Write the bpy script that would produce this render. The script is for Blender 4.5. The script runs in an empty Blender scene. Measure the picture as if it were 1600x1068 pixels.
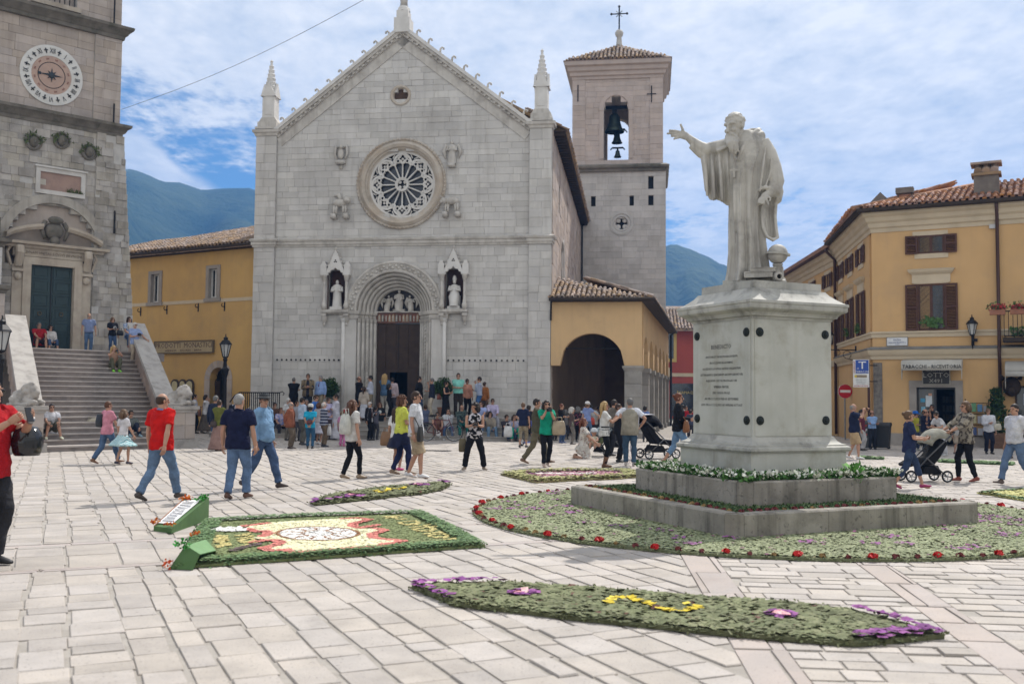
import bpy,bmesh,math,random
import numpy as np
from mathutils import Vector,Matrix,Quaternion
random.seed(7)
rng=np.random.default_rng(11)
SC=bpy.context.scene
COL=SC.collection
PI=math.pi
R=math.radians
CH,CPITCH,CROLL=1.65,3.2,0.5
cd=bpy.data.cameras.new('camera')
cd.sensor_width=36.0
cd.lens=35.0
cd.clip_start=0.1
cd.clip_end=30000
cd.dof.use_dof=True
cd.dof.focus_distance=17.0
cd.dof.aperture_fstop=2.0
cam_ob=bpy.data.objects.new('camera',cd)
COL.objects.link(cam_ob)
cam_ob.matrix_world=Matrix.Translation((0,0,CH))@Matrix.Rotation(R(90+CPITCH),4,'X')@Matrix.Rotation(R(CROLL),4,'Z')
SC.camera=cam_ob
SUN_AZ=(0.52,0.854)
SUN_EL=49.5
wd=bpy.data.worlds.new('World')
SC.world=wd
wd.use_nodes=True
def build_world():
 nt=wd.node_tree;nt.nodes.clear();N=nt.nodes.new;L=nt.links.new
 out=N('ShaderNodeOutputWorld');bg=N('ShaderNodeBackground')
 bg.inputs[1].default_value=0.10
 sky=N('ShaderNodeTexSky');sky.sky_type='NISHITA';sky.sun_disc=False
 sky.sun_elevation=R(SUN_EL);sky.sun_rotation=math.atan2(SUN_AZ[0],SUN_AZ[1])
 sky.air_density=1.0;sky.dust_density=0.3;sky.ozone_density=1.6;sky.altitude=600
 tc=N('ShaderNodeTexCoord');sep=N('ShaderNodeSeparateXYZ');L(tc.outputs['Generated'],sep.inputs[0])
 def m(op,a,b=None,c=None):
  n=N('ShaderNodeMath');n.operation=op
  for i,v in enumerate((a,b,c)):
   if v is None:continue
   if isinstance(v,(int,float)):n.inputs[i].default_value=v
   else:L(v,n.inputs[i])
  return n.outputs[0]
 zc=m('MAXIMUM',m('ADD',sep.outputs[2],0.06),0.04)
 cx=m('DIVIDE',sep.outputs[0],zc);cy=m('DIVIDE',sep.outputs[1],zc)
 cmb=N('ShaderNodeCombineXYZ');L(cx,cmb.inputs[0]);L(cy,cmb.inputs[1])
 def noise(scale,det,rough,off,sx=1.0,dist=0.0):
  mp=N('ShaderNodeMapping');mp.inputs['Location'].default_value=off;mp.inputs['Scale'].default_value=(sx,1,1)
  L(cmb.outputs[0],mp.inputs[0])
  n=N('ShaderNodeTexNoise');n.inputs['Scale'].default_value=scale;n.inputs['Detail'].default_value=det
  n.inputs['Roughness'].default_value=rough;n.inputs['Distortion'].default_value=dist
  L(mp.outputs[0],n.inputs['Vector']);return n.outputs[0]
 big=noise(0.50,3,0.5,(WOFF[0],WOFF[1],0))
 mid=noise(4.2,6,0.58,(3.1,7.7,1),1.25,0.25)
 fine=noise(12.0,5,0.60,(1.1,2.2,2),1.6)
 s=m('ADD',m('MULTIPLY',big,0.55),m('MULTIPLY',mid,0.80))
 s=m('ADD',s,m('MULTIPLY',fine,0.44))
 e0=m('SUBTRACT',0.205,m('MULTIPLY',sep.outputs[0],0.20))
 lift=m('MAXIMUM',m('MINIMUM',m('MULTIPLY',m('SUBTRACT',sep.outputs[2],e0),3.2),0.20),-0.5)
 s2=m('ADD',s,lift)
 cov=N('ShaderNodeMapRange');cov.interpolation_type='SMOOTHSTEP'
 L(s2,cov.inputs[0]);cov.inputs[1].default_value=0.66;cov.inputs[2].default_value=0.96
 cov.inputs[3].default_value=0.0;cov.inputs[4].default_value=0.97
 mp=N('ShaderNodeMapping');L(tc.outputs['Generated'],mp.inputs[0]);mp.inputs['Scale'].default_value=(9,9,16)
 cn=N('ShaderNodeTexNoise');cn.inputs['Scale'].default_value=1.0;cn.inputs['Detail'].default_value=6;cn.inputs['Roughness'].default_value=0.55
 L(mp.outputs[0],cn.inputs['Vector'])
 mp2=N('ShaderNodeMapping');L(tc.outputs['Generated'],mp2.inputs[0]);mp2.inputs['Scale'].default_value=(7,7,0);mp2.inputs['Location'].default_value=(0.62,0.2,0)
 cb=N('ShaderNodeTexNoise');cb.inputs['Scale'].default_value=1.0;cb.inputs['Detail'].default_value=1
 L(mp2.outputs[0],cb.inputs['Vector'])
 top=m('ADD',m('MULTIPLY',cn.outputs[0],0.05),m('MULTIPLY',cb.outputs[0],0.20))
 top=m('ADD',m('SUBTRACT',top,0.125),m('SUBTRACT',0.199,m('MULTIPLY',sep.outputs[0],0.10)))
 d=m('SUBTRACT',top,sep.outputs[2])
 cu=N('ShaderNodeMapRange');cu.interpolation_type='SMOOTHSTEP';L(d,cu.inputs[0])
 cu.inputs[1].default_value=0.0;cu.inputs[2].default_value=0.02;cu.inputs[4].default_value=0.9
 tot=m('MAXIMUM',cov.outputs[0],cu.outputs[0])
 shade=N('ShaderNodeMapRange');L(s,shade.inputs[0]);shade.inputs[1].default_value=0.74;shade.inputs[2].default_value=1.06
 shade.inputs[3].default_value=0.72;shade.inputs[4].default_value=1.0
 cc=N('ShaderNodeMix');cc.data_type='RGBA'
 cc.inputs['A'].default_value=(7.2,7.6,8.0,1);cc.inputs['B'].default_value=(10.3,10.1,9.7,1)
 mr=N('ShaderNodeMapRange');L(shade.outputs[0],mr.inputs[0]);mr.inputs[1].default_value=0.72;mr.inputs[2].default_value=1.0
 L(mr.outputs[0],cc.inputs['Factor'])
 mix=N('ShaderNodeMix');mix.data_type='RGBA';L(tot,mix.inputs['Factor'])
 tint=N('ShaderNodeMix');tint.data_type='RGBA';tint.blend_type='MULTIPLY';tint.inputs['Factor'].default_value=1.0;L(sky.outputs[0],tint.inputs['A']);tint.inputs['B'].default_value=(0.50,0.69,0.84,1)
 L(tint.outputs['Result'],mix.inputs['A']);L(cc.outputs['Result'],mix.inputs['B'])
 L(mix.outputs['Result'],bg.inputs[0]);L(bg.outputs[0],out.inputs[0])
WOFF=(0.0,0.0)
build_world()
sl=bpy.data.lights.new('sun','SUN');sl.energy=4.5;sl.angle=R(0.53);sl.color=(1.0,0.95,0.88)
sun_ob=bpy.data.objects.new('sun',sl);COL.objects.link(sun_ob)
_sd=Vector((SUN_AZ[0]*math.cos(R(SUN_EL)),SUN_AZ[1]*math.cos(R(SUN_EL)),math.sin(R(SUN_EL))))
sun_ob.rotation_euler=_sd.to_track_quat('Z','Y').to_euler()
sun_ob.location=(20,30,60)
SC.view_settings.view_transform='Standard'
SC.view_settings.look='None'
SC.view_settings.gamma=1
SC.view_settings.use_curve_mapping=False
SC.view_settings.exposure=0.25
SC.cycles.max_bounces=6
SC.cycles.diffuse_bounces=4
SC.cycles.glossy_bounces=2
SC.cycles.transmission_bounces=3
SC.cycles.volume_bounces=0
SC.cycles.caustics_reflective=False
SC.cycles.caustics_refractive=False
FPX=1600*35.0/36.0
def ray(px,py):
 u=(px-800)/FPX;v=(534-py)/FPX
 c,s=math.cos(R(CROLL)),math.sin(R(CROLL));u,v=u*c-v*s,u*s+v*c
 c,s=math.cos(R(CPITCH)),math.sin(R(CPITCH))
 return(u,c-v*s,s+v*c)
def G(px,py,z=0.0):
 r=ray(px,py);t=(z-CH)/r[2]
 return(r[0]*t,r[1]*t,z)
def atY(px,py,Y):
 r=ray(px,py);t=Y/r[1]
 return(r[0]*t,Y,CH+r[2]*t)
MATS={}
def material(key,c1,c2=None,scale=3.0,var=0.0,stain=None,stain_amt=0.0,stain_scale=0.6,streak=0.0,rough=0.85,bump=0.3,bscale=40.0,spec=0.3,metal=0.0,coord='world',attr=None,trans=0.0,pits=0.0,bdist=0.01):
 if key in MATS:return MATS[key]
 m=bpy.data.materials.new(key);MATS[key]=m;m.use_nodes=True
 nt=m.node_tree;N=nt.nodes.new;L=nt.links.new
 b=nt.nodes['Principled BSDF']
 b.inputs['Roughness'].default_value=rough;b.inputs['Metallic'].default_value=metal
 b.inputs['Specular IOR Level'].default_value=spec
 if trans:b.inputs['Transmission Weight'].default_value=trans
 if coord=='world':
  g=N('ShaderNodeNewGeometry');vec=g.outputs['Position']
 else:
  g=N('ShaderNodeTexCoord');vec=g.outputs['Object']
 def noise(sc,det=4,ro=0.55,mp=None):
  n=N('ShaderNodeTexNoise');n.inputs['Scale'].default_value=sc;n.inputs['Detail'].default_value=det;n.inputs['Roughness'].default_value=ro
  if mp:
   q=N('ShaderNodeMapping');q.inputs['Scale'].default_value=mp;L(vec,q.inputs[0]);L(q.outputs[0],n.inputs['Vector'])
  else:L(vec,n.inputs['Vector'])
  return n.outputs[0]
 def rng_(v,a,b_,c=0.0,d=1.0):
  n=N('ShaderNodeMapRange');L(v,n.inputs[0]);n.inputs[1].default_value=a;n.inputs[2].default_value=b_;n.inputs[3].default_value=c;n.inputs[4].default_value=d
  return n.outputs[0]
 def mixc(f,a,b_,blend='MIX'):
  n=N('ShaderNodeMix');n.data_type='RGBA';n.blend_type=blend
  for nm,v in(('Factor',f),('A',a),('B',b_)):
   if isinstance(v,(tuple,list)):n.inputs[nm].default_value=(*v[:3],1)
   elif isinstance(v,(int,float)):n.inputs[nm].default_value=v
   else:L(v,n.inputs[nm])
  return n.outputs['Result']
 if attr:
  a=N('ShaderNodeAttribute');a.attribute_name=attr;col=a.outputs['Color']
  col=mixc(1.0,col,mixc(rng_(noise(scale),0.3,0.7),(0.75,0.75,0.75),(1.2,1.2,1.2)),'MULTIPLY')
 else:
  col=mixc(rng_(noise(scale),0.35,0.65),c1,c2 or c1)
 if var:
  at=N('ShaderNodeAttribute');at.attribute_name='rnd';oi=N('ShaderNodeObjectInfo')
  ad=N('ShaderNodeMath');ad.operation='ADD';L(at.outputs['Fac'],ad.inputs[0]);L(oi.outputs['Random'],ad.inputs[1])
  fr=N('ShaderNodeMath');fr.operation='FRACT';L(ad.outputs[0],fr.inputs[0])
  wn=N('ShaderNodeTexWhiteNoise');wn.noise_dimensions='1D';L(fr.outputs[0],wn.inputs['W'])
  hs=N('ShaderNodeHueSaturation');L(col,hs.inputs['Color'])
  L(rng_(fr.outputs[0],0,1,1-var,1+var),hs.inputs['Value'])
  L(rng_(wn.outputs['Value'],0,1,1-1.6*var,1+1.6*var),hs.inputs['Saturation'])
  L(rng_(wn.outputs['Value'],0,1,0.5-0.05*var,0.5+0.05*var),hs.inputs['Hue'])
  col=hs.outputs['Color']
 if stain_amt:
  col=mixc(rng_(noise(stain_scale,6,0.65),0.52,0.72,0,stain_amt),col,stain)
 if streak:
  st=noise(1.0,4,0.6,(5.0,5.0,0.35))
  col=mixc(rng_(st,0.5,0.72,0,streak),col,stain or tuple(x*0.4 for x in c1))
 if pits:
  pt=noise(bscale*0.8,2,0.5)
  col=mixc(rng_(pt,0.62,0.72,0,pits),col,tuple(x*0.25 for x in c1))
 L(col,b.inputs['Base Color'])
 if bump:
  bp=N('ShaderNodeBump');bp.inputs['Strength'].default_value=bump;bp.inputs['Distance'].default_value=bdist
  L(noise(bscale,5,0.6),bp.inputs['Height']);L(bp.outputs[0],b.inputs['Normal'])
 return m
def cloth(rgb,pattern=None,rgb2=None):
 key='cloth_%d_%d_%d_%s'%(int(rgb[0]*255),int(rgb[1]*255),int(rgb[2]*255),pattern or '')
 if rgb2:key+='_%d_%d_%d'%tuple(int(x*255)for x in rgb2)
 if key in MATS:return MATS[key]
 m=material(key,rgb,tuple(x*0.68 for x in rgb),scale=6.0,rough=0.9,bump=0.9,bscale=10.0,spec=0.15,coord='object',bdist=0.045)
 if pattern:
  nt=m.node_tree;N=nt.nodes.new;L=nt.links.new;b=nt.nodes['Principled BSDF']
  src=b.inputs['Base Color'].links[0].from_socket
  tc=N('ShaderNodeTexCoord')
  if pattern in('stripe','hstripe','plaid'):
   w=N('ShaderNodeTexWave');w.bands_direction='Z' if pattern=='hstripe' else 'X'
   w.inputs['Scale'].default_value=3.2 if pattern=='hstripe' else 9.0
   L(tc.outputs['Object'],w.inputs['Vector']);f=w.outputs['Fac'];lo,hi=0.45,0.55
  else:
   w=N('ShaderNodeTexNoise');w.inputs['Scale'].default_value=14.0 if pattern=='blotch' else 22.0;w.inputs['Detail'].default_value=3
   L(tc.outputs['Object'],w.inputs['Vector']);f=w.outputs['Fac'];lo,hi=(0.48,0.54)if pattern=='blotch' else(0.58,0.62)
  mr=N('ShaderNodeMapRange');L(f,mr.inputs[0]);mr.inputs[1].default_value=lo;mr.inputs[2].default_value=hi
  mx=N('ShaderNodeMix');mx.data_type='RGBA';L(mr.outputs[0],mx.inputs['Factor']);L(src,mx.inputs['A']);mx.inputs['B'].default_value=(*rgb2,1)
  L(mx.outputs['Result'],b.inputs['Base Color'])
 return m
def plain(key,rgb,rough=0.6,metal=0.0,spec=0.4,bump=0.0,coord='world'):
 return material(key,rgb,tuple(x*0.85 for x in rgb),scale=5,rough=rough,metal=metal,spec=spec,bump=bump,coord=coord)
def glass(key,rgb=(0.02,0.025,0.03),rough=0.06):
 return material(key,rgb,tuple(x*0.6 for x in rgb),scale=2,rough=rough,spec=0.7,bump=0.0)
class MB:
 def __init__(s):s.v=[];s.f=[];s.r=[];s.c=[]
 def add(s,vs,fs,r=None,col=None):
  k=len(s.v);s.v.extend(vs);s.f.extend([tuple(i+k for i in f)for f in fs])
  r=random.random()if r is None else r
  s.r.extend([r]*len(fs))
  if col is not None:s.c.extend([col]*len(fs))
  return s
 def box(s,x0,x1,y0,y1,z0,z1,r=None,col=None):
  if x1<x0:x0,x1=x1,x0
  if y1<y0:y0,y1=y1,y0
  vs=[(x,y,z)for z in(z0,z1)for x,y in((x0,y0),(x1,y0),(x1,y1),(x0,y1))]
  return s.add(vs,[(3,2,1,0),(4,5,6,7),(0,1,5,4),(1,2,6,5),(2,3,7,6),(3,0,4,7)],r,col)
 def obox(s,c,ax,ay,az,r=None):
  c,ax,ay,az=map(Vector,(c,ax,ay,az))
  vs=[c+ax*i+ay*j+az*k for k in(-1,1)for i,j in((-1,-1),(1,-1),(1,1),(-1,1))]
  return s.add([tuple(v)for v in vs],[(3,2,1,0),(4,5,6,7),(0,1,5,4),(1,2,6,5),(2,3,7,6),(3,0,4,7)],r)
 def block(s,x0,x1,z0,z1,yf,yb,ch=0.012,r=None):
  c=min(ch,(x1-x0)*.3,(z1-z0)*.3)
  j=lambda:random.uniform(-.3,.3)*c
  vs=[(x0,yb,z0),(x1,yb,z0),(x1,yb,z1),(x0,yb,z1),(x0,yf+c,z0),(x1,yf+c,z0),(x1,yf+c,z1),(x0,yf+c,z1),(x0+c+j(),yf+j(),z0+c+j()),(x1-c+j(),yf+j(),z0+c+j()),(x1-c+j(),yf+j(),z1-c+j()),(x0+c+j(),yf+j(),z1-c+j())]
  fs=[(8,9,10,11)]
  for k in range(4):
   l=(k+1)%4;fs+=[(4+k,4+l,8+l,8+k),(k,l,4+l,4+k)]
  return s.add(vs,fs,r)
 def tube(s,pts,rad,n=8,cap=True,r=None,sq=1.0,ref=None):
  pts=[Vector(p)for p in pts];m=len(pts)
  if not isinstance(rad,list):rad=[rad]*m
  vs=[];ref=Vector(ref)if ref else None
  for i,p in enumerate(pts):
   t=(pts[min(i+1,m-1)]-pts[max(i-1,0)])
   t=t.normalized()if t.length>1e-9 else Vector((0,0,1))
   if ref is not None:a=ref
   elif i==0:a=Vector((0,0,1))if abs(t.z)<.9 else Vector((1,0,0))
   else:a=x if x.cross(t).length>.05 else Vector((t.y,t.z,t.x))
   x=(a-t*a.dot(t)).normalized();y=t.cross(x)
   rr=rad[i];ra,rb=rr if isinstance(rr,tuple)else(rr,rr*sq)
   for k in range(n):
    w=2*PI*k/n
    vs.append(tuple(p+x*(ra*math.cos(w))+y*(rb*math.sin(w))))
  fs=[]
  for i in range(m-1):
   for k in range(n):
    l=(k+1)%n;fs.append((i*n+k,i*n+l,(i+1)*n+l,(i+1)*n+k))
  if cap:fs.append(tuple(range(n-1,-1,-1)));fs.append(tuple((m-1)*n+k for k in range(n)))
  return s.add(vs,fs,r)
 def lathe(s,prof,n=16,c=(0,0,0),r=None,axis='z',a0=0.0,a1=2*PI,col=None):
  full=abs(a1-a0-2*PI)<1e-6;k=n if full else n+1;vs=[]
  for rr,h in prof:
   for i in range(k):
    w=a0+(a1-a0)*i/n;x,y=rr*math.cos(w),rr*math.sin(w)
    vs.append((c[0]+x,c[1]+y,c[2]+h)if axis=='z' else(c[0]+x,c[1]-h,c[2]+y))
  fs=[]
  for j in range(len(prof)-1):
   for i in range(n):
    l=(i+1)%k;fs.append((j*k+i,j*k+l,(j+1)*k+l,(j+1)*k+i))
  return s.add(vs,fs,r,col)
 def ell(s,c,rad,n=10,m=7,rot=None,r=None):
  c=Vector(c);vs=[]
  for j in range(1,m):
   p=PI*j/m
   for i in range(n):
    w=2*PI*i/n;v=Vector((rad[0]*math.sin(p)*math.cos(w),rad[1]*math.sin(p)*math.sin(w),rad[2]*math.cos(p)))
    if rot is not None:v=rot@v
    vs.append(tuple(c+v))
  t=Vector((0,0,rad[2]));b=-t
  if rot is not None:t=rot@t;b=rot@b
  vs+=[tuple(c+t),tuple(c+b)];T=len(vs)-2;B=T+1;fs=[]
  for i in range(n):
   l=(i+1)%n;fs.append((T,i,l));fs.append((B,(m-2)*n+l,(m-2)*n+i))
   for j in range(m-2):fs.append((j*n+i,(j+1)*n+i,(j+1)*n+l,j*n+l))
  return s.add(vs,fs,r)
 def prism(s,poly,y0,y1,r=None,plane='xz',col=None):
  n=len(poly)
  f=(lambda p,d:(p[0],d,p[1]))if plane=='xz' else((lambda p,d:(p[0],p[1],d))if plane=='xy' else(lambda p,d:(d,p[0],p[1])))
  vs=[f(p,y0)for p in poly]+[f(p,y1)for p in poly]
  fs=[tuple(range(n)),tuple(range(2*n-1,n-1,-1))]+[(i,i+n,(i+1)%n+n,(i+1)%n)for i in range(n)]
  return s.add(vs,fs,r,col)
 def sweep(s,path,prof,r=None,closed=False):
  m=len(path);vs=[];P=[Vector(p)for p in path]
  for i in range(m):
   a=P[i]-P[i-1]if(i or closed)else P[1]-P[0]
   b=P[(i+1)%m]-P[i]if(i<m-1 or closed)else a
   a=a.normalized();b=b.normalized();na=Vector((a.y,-a.x));nb=Vector((b.y,-b.x));q=(na+nb)
   q=q/max(q.dot(na),.2)
   for o,z in prof:vs.append((P[i].x+q.x*o,P[i].y+q.y*o,z))
  k=len(prof);fs=[]
  for i in range(m if closed else m-1):
   for j in range(k-1):
    u=(i+1)%m;fs.append((i*k+j,u*k+j,u*k+j+1,i*k+j+1))
  if not closed:fs+=[tuple(range(k)),tuple((m-1)*k+j for j in range(k-1,-1,-1))]
  return s.add(vs,fs,r)
 def xf(s,M):
  s.v=[tuple(M@Vector(p))for p in s.v];return s
 def join(s,o):
  k=len(s.v);s.v.extend(o.v);s.f.extend([tuple(i+k for i in f)for f in o.f]);s.r.extend(o.r);s.c.extend(o.c);return s
 def mesh(s,name):
  me=bpy.data.meshes.new(name);me.from_pydata(s.v,[],s.f)
  if len(s.r)==len(me.polygons)and len(s.f)>1:
   a=me.attributes.new('rnd','FLOAT','FACE');a.data.foreach_set('value',s.r)
  if s.c and len(s.c)==len(me.polygons):
   a=me.attributes.new('Col','FLOAT_COLOR','FACE');a.data.foreach_set('color',[x for c in s.c for x in(*c[:3],1.0)])
  return me
 def build(s,name,mat,parent=None,smooth=False,fix=False):
  me=s.mesh(name)
  if fix:
   bm=bmesh.new();bm.from_mesh(me);bmesh.ops.recalc_face_normals(bm,faces=bm.faces);bm.to_mesh(me);bm.free()
  return link(name,me,mat,parent,smooth)
def link(name,me,mat,parent=None,smooth=False):
 if mat is not None and not me.materials:me.materials.append(mat)
 if smooth:
  me.polygons.foreach_set('use_smooth',[True]*len(me.polygons))
  if smooth=='angle':me.set_sharp_from_angle(angle=R(35))
 o=bpy.data.objects.new(name,me);COL.objects.link(o)
 if parent is not None:o.parent=parent
 return o
def tag(o,label=None,cat=None,group=None,kind=None):
 if label:o['label']=label
 if cat:o['category']=cat
 if group:o['group']=group
 if kind:o['kind']=kind
 return o
def thing(name,label,cat,loc=(0,0,0),rotz=0.0,group=None,kind=None):
 o=bpy.data.objects.new(name,None);COL.objects.link(o);o.empty_display_size=.2
 o.location=loc;o.rotation_euler=(0,0,rotz)
 return tag(o,label,cat,group,kind)
def text_mesh(body,size,font_scale=1.0,depth=0.004,res=1):
 cu=bpy.data.curves.new('text','FONT');cu.body=body;cu.size=size;cu.align_x='CENTER';cu.align_y='CENTER';cu.extrude=depth;cu.resolution_u=res
 cu.space_line=1.0
 o=bpy.data.objects.new('text',cu);COL.objects.link(o)
 bpy.context.view_layer.update()
 me=bpy.data.meshes.new_from_object(o.evaluated_get(bpy.context.evaluated_depsgraph_get()))
 bpy.data.objects.remove(o);bpy.data.curves.remove(cu)
 me.transform(Matrix.Rotation(PI/2,4,'X')@Matrix.Diagonal((font_scale,1,1,1)))
 return me
def words(body,size,mat,parent,at,fs=1.0,name='lettering',depth=0.004,rotz=0.0):
 me=text_mesh(body,size,fs,depth);o=link(name,me,mat,parent);o.location=at;o.rotation_euler=(0,0,rotz);return o
class Wall:
 def __init__(s,o,deg):
  s.o=Vector((o[0],o[1],0));s.a=R(deg)
  s.e=Vector((math.cos(s.a),math.sin(s.a),0));s.n=Vector((math.sin(s.a),-math.cos(s.a),0))
 def at(s,px,py,off=0.0):
  r=Vector(ray(px,py));o=s.o+s.n*off
  t=o.dot(s.n)/(r.x*s.n.x+r.y*s.n.y);p=r*t
  return((p-o).dot(s.e),p.z+CH)
 def w(s,u,off,z):return s.o+s.e*u+s.n*off+Vector((0,0,z))
 def loc(s,x,y):
  d=Vector((x,y,0))-s.o;return d.dot(s.e),-d.dot(s.n)
def masonry(parent,mat,mortar,z0,z1,span,course,wmin,wmax,yf=0.0,depth=0.25,holes=(),parts=300,name='stone_block',seed=1,jit=0.005,gap=0.004,ch=0.008,vary=0.25,rough=0.0):
 rs=random.Random(seed);blocks=[];mort=MB();z=z0
 while z<z1-.02:
  h=course*(1+rs.uniform(-vary,vary));zb=min(z1,z+h)
  if z1-zb<course*.45:zb=z1
  a1,b1=span(z);a2,b2=span(zb);ua,ub=max(a1,a2),min(b1,b2)
  if ub-ua>.05:
   iv=[(ua,ub)]
   for hf in holes:
    for(p,q)in hf(z,zb):
     nw=[]
     for(c,d)in iv:
      if q<=c or p>=d:nw.append((c,d));continue
      if p>c+.02:nw.append((c,p))
      if q<d-.02:nw.append((q,d))
     iv=nw
   for(c,d)in iv:
    mort.box(c,d,yf+.022,yf+depth,z,zb,0.5)
    x=c;first=True
    while x<d-1e-4:
     w=rs.uniform(wmin,wmax)
     if first:w*=rs.uniform(.4,1);first=False
     e=min(d,x+w)
     if d-e<wmin*.5:e=d
     dj=rs.gauss(0,jit)
     blocks.append((x+gap*.5,e-gap*.5,z+gap*.5,zb-gap*.5,yf+dj,rs.random()))
     x=e
  z=zb
 blocks.sort(key=lambda b:-(b[1]-b[0])*(b[3]-b[2]))
 rest=MB()
 for i,b in enumerate(blocks):
  if i<parts:
   m=MB().block(b[0],b[1],b[2],b[3],b[4],yf+depth,ch,b[5]);m.build(name,mat,parent)
  else:rest.block(b[0],b[1],b[2],b[3],b[4],yf+depth,ch,b[5])
 mort.build('mortar',mortar,parent)
 if rest.v:
  o=rest.build('small_'+name,mat,parent);o['kind']='stuff'
def tiles(parent,mat,origin,ex,ey,nx,ny,w,l,parts=300,seed=1,lift=0.0,name='roof_tile'):
 rs=random.Random(seed);ex,ey=Vector(ex),Vector(ey);en=ex.cross(ey);o=Vector(origin)
 out=[]
 for i in range(nx):
  r=ny(i)if callable(ny)else(0,ny)
  for j in range(r[0],r[1]):
   dx,dy,dr=rs.gauss(0,.010),rs.gauss(0,.018),rs.gauss(0,.03)
   for kind in(0,1):
    c=o+ex*((i+(.5 if kind else 0))*w+dx)+ey*(j*l+dy-.03*kind)+en*(.015*rs.random()+(.045 if kind else 0.0)+lift)
    ax=(ex+ey*dr).normalized();ay=(ey-ex*dr).normalized()
    vs=[]
    for t,sc in((0,1.0),(1,.82)):
     for k in range(5):
      a=PI*k/4;hx=-math.cos(a)*w*.36*sc;hz=math.sin(a)*w*.30*sc
      if not kind:hz=-hz+.02
      vs.append(tuple(c+ax*hx+ay*(t*l*1.12)+en*(hz+(.022 if t==0 else 0))))
    fs=[(k,k+1,k+6,k+5)for k in range(4)]
    fs.append((0,1,2,3,4)if kind else(4,3,2,1,0))
    out.append((j,vs,fs,rs.random(),kind))
 out.sort(key=lambda t:(-t[4],t[0]));rest=MB()
 for q,t in enumerate(out):
  if q<parts:MB().add(t[1],t[2],t[3]).build(name,mat,parent)
  else:rest.add(t[1],t[2],t[3])
 if rest.v:
  ob=rest.build('row_of_'+name,mat,parent);ob['kind']='stuff'
CTR=(3.61,14.44);PHI=R(24.7)
EU=Vector((math.cos(PHI),math.sin(PHI),0));EV=Vector((-math.sin(PHI),math.cos(PHI),0))
M_PAVE=material('paving_limestone',(0.435,0.392,0.352),(0.365,0.33,0.298),scale=2.6,var=0.10,stain=(0.25,0.225,0.20),stain_amt=0.6,stain_scale=1.1,rough=0.75,bump=0.55,bscale=55,pits=0.6,spec=0.35)
M_PINK=material('paving_pink_stone',(0.40,0.345,0.315),(0.35,0.31,0.288),scale=2.0,var=0.10,stain=(0.2,0.16,0.14),stain_amt=0.4,rough=0.75,bump=0.4,bscale=55,pits=0.4)
M_JOINT=material('paving_joint',(0.30,0.275,0.245),(0.38,0.35,0.315),scale=6,rough=0.95,bump=0.6,bscale=80)
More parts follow.
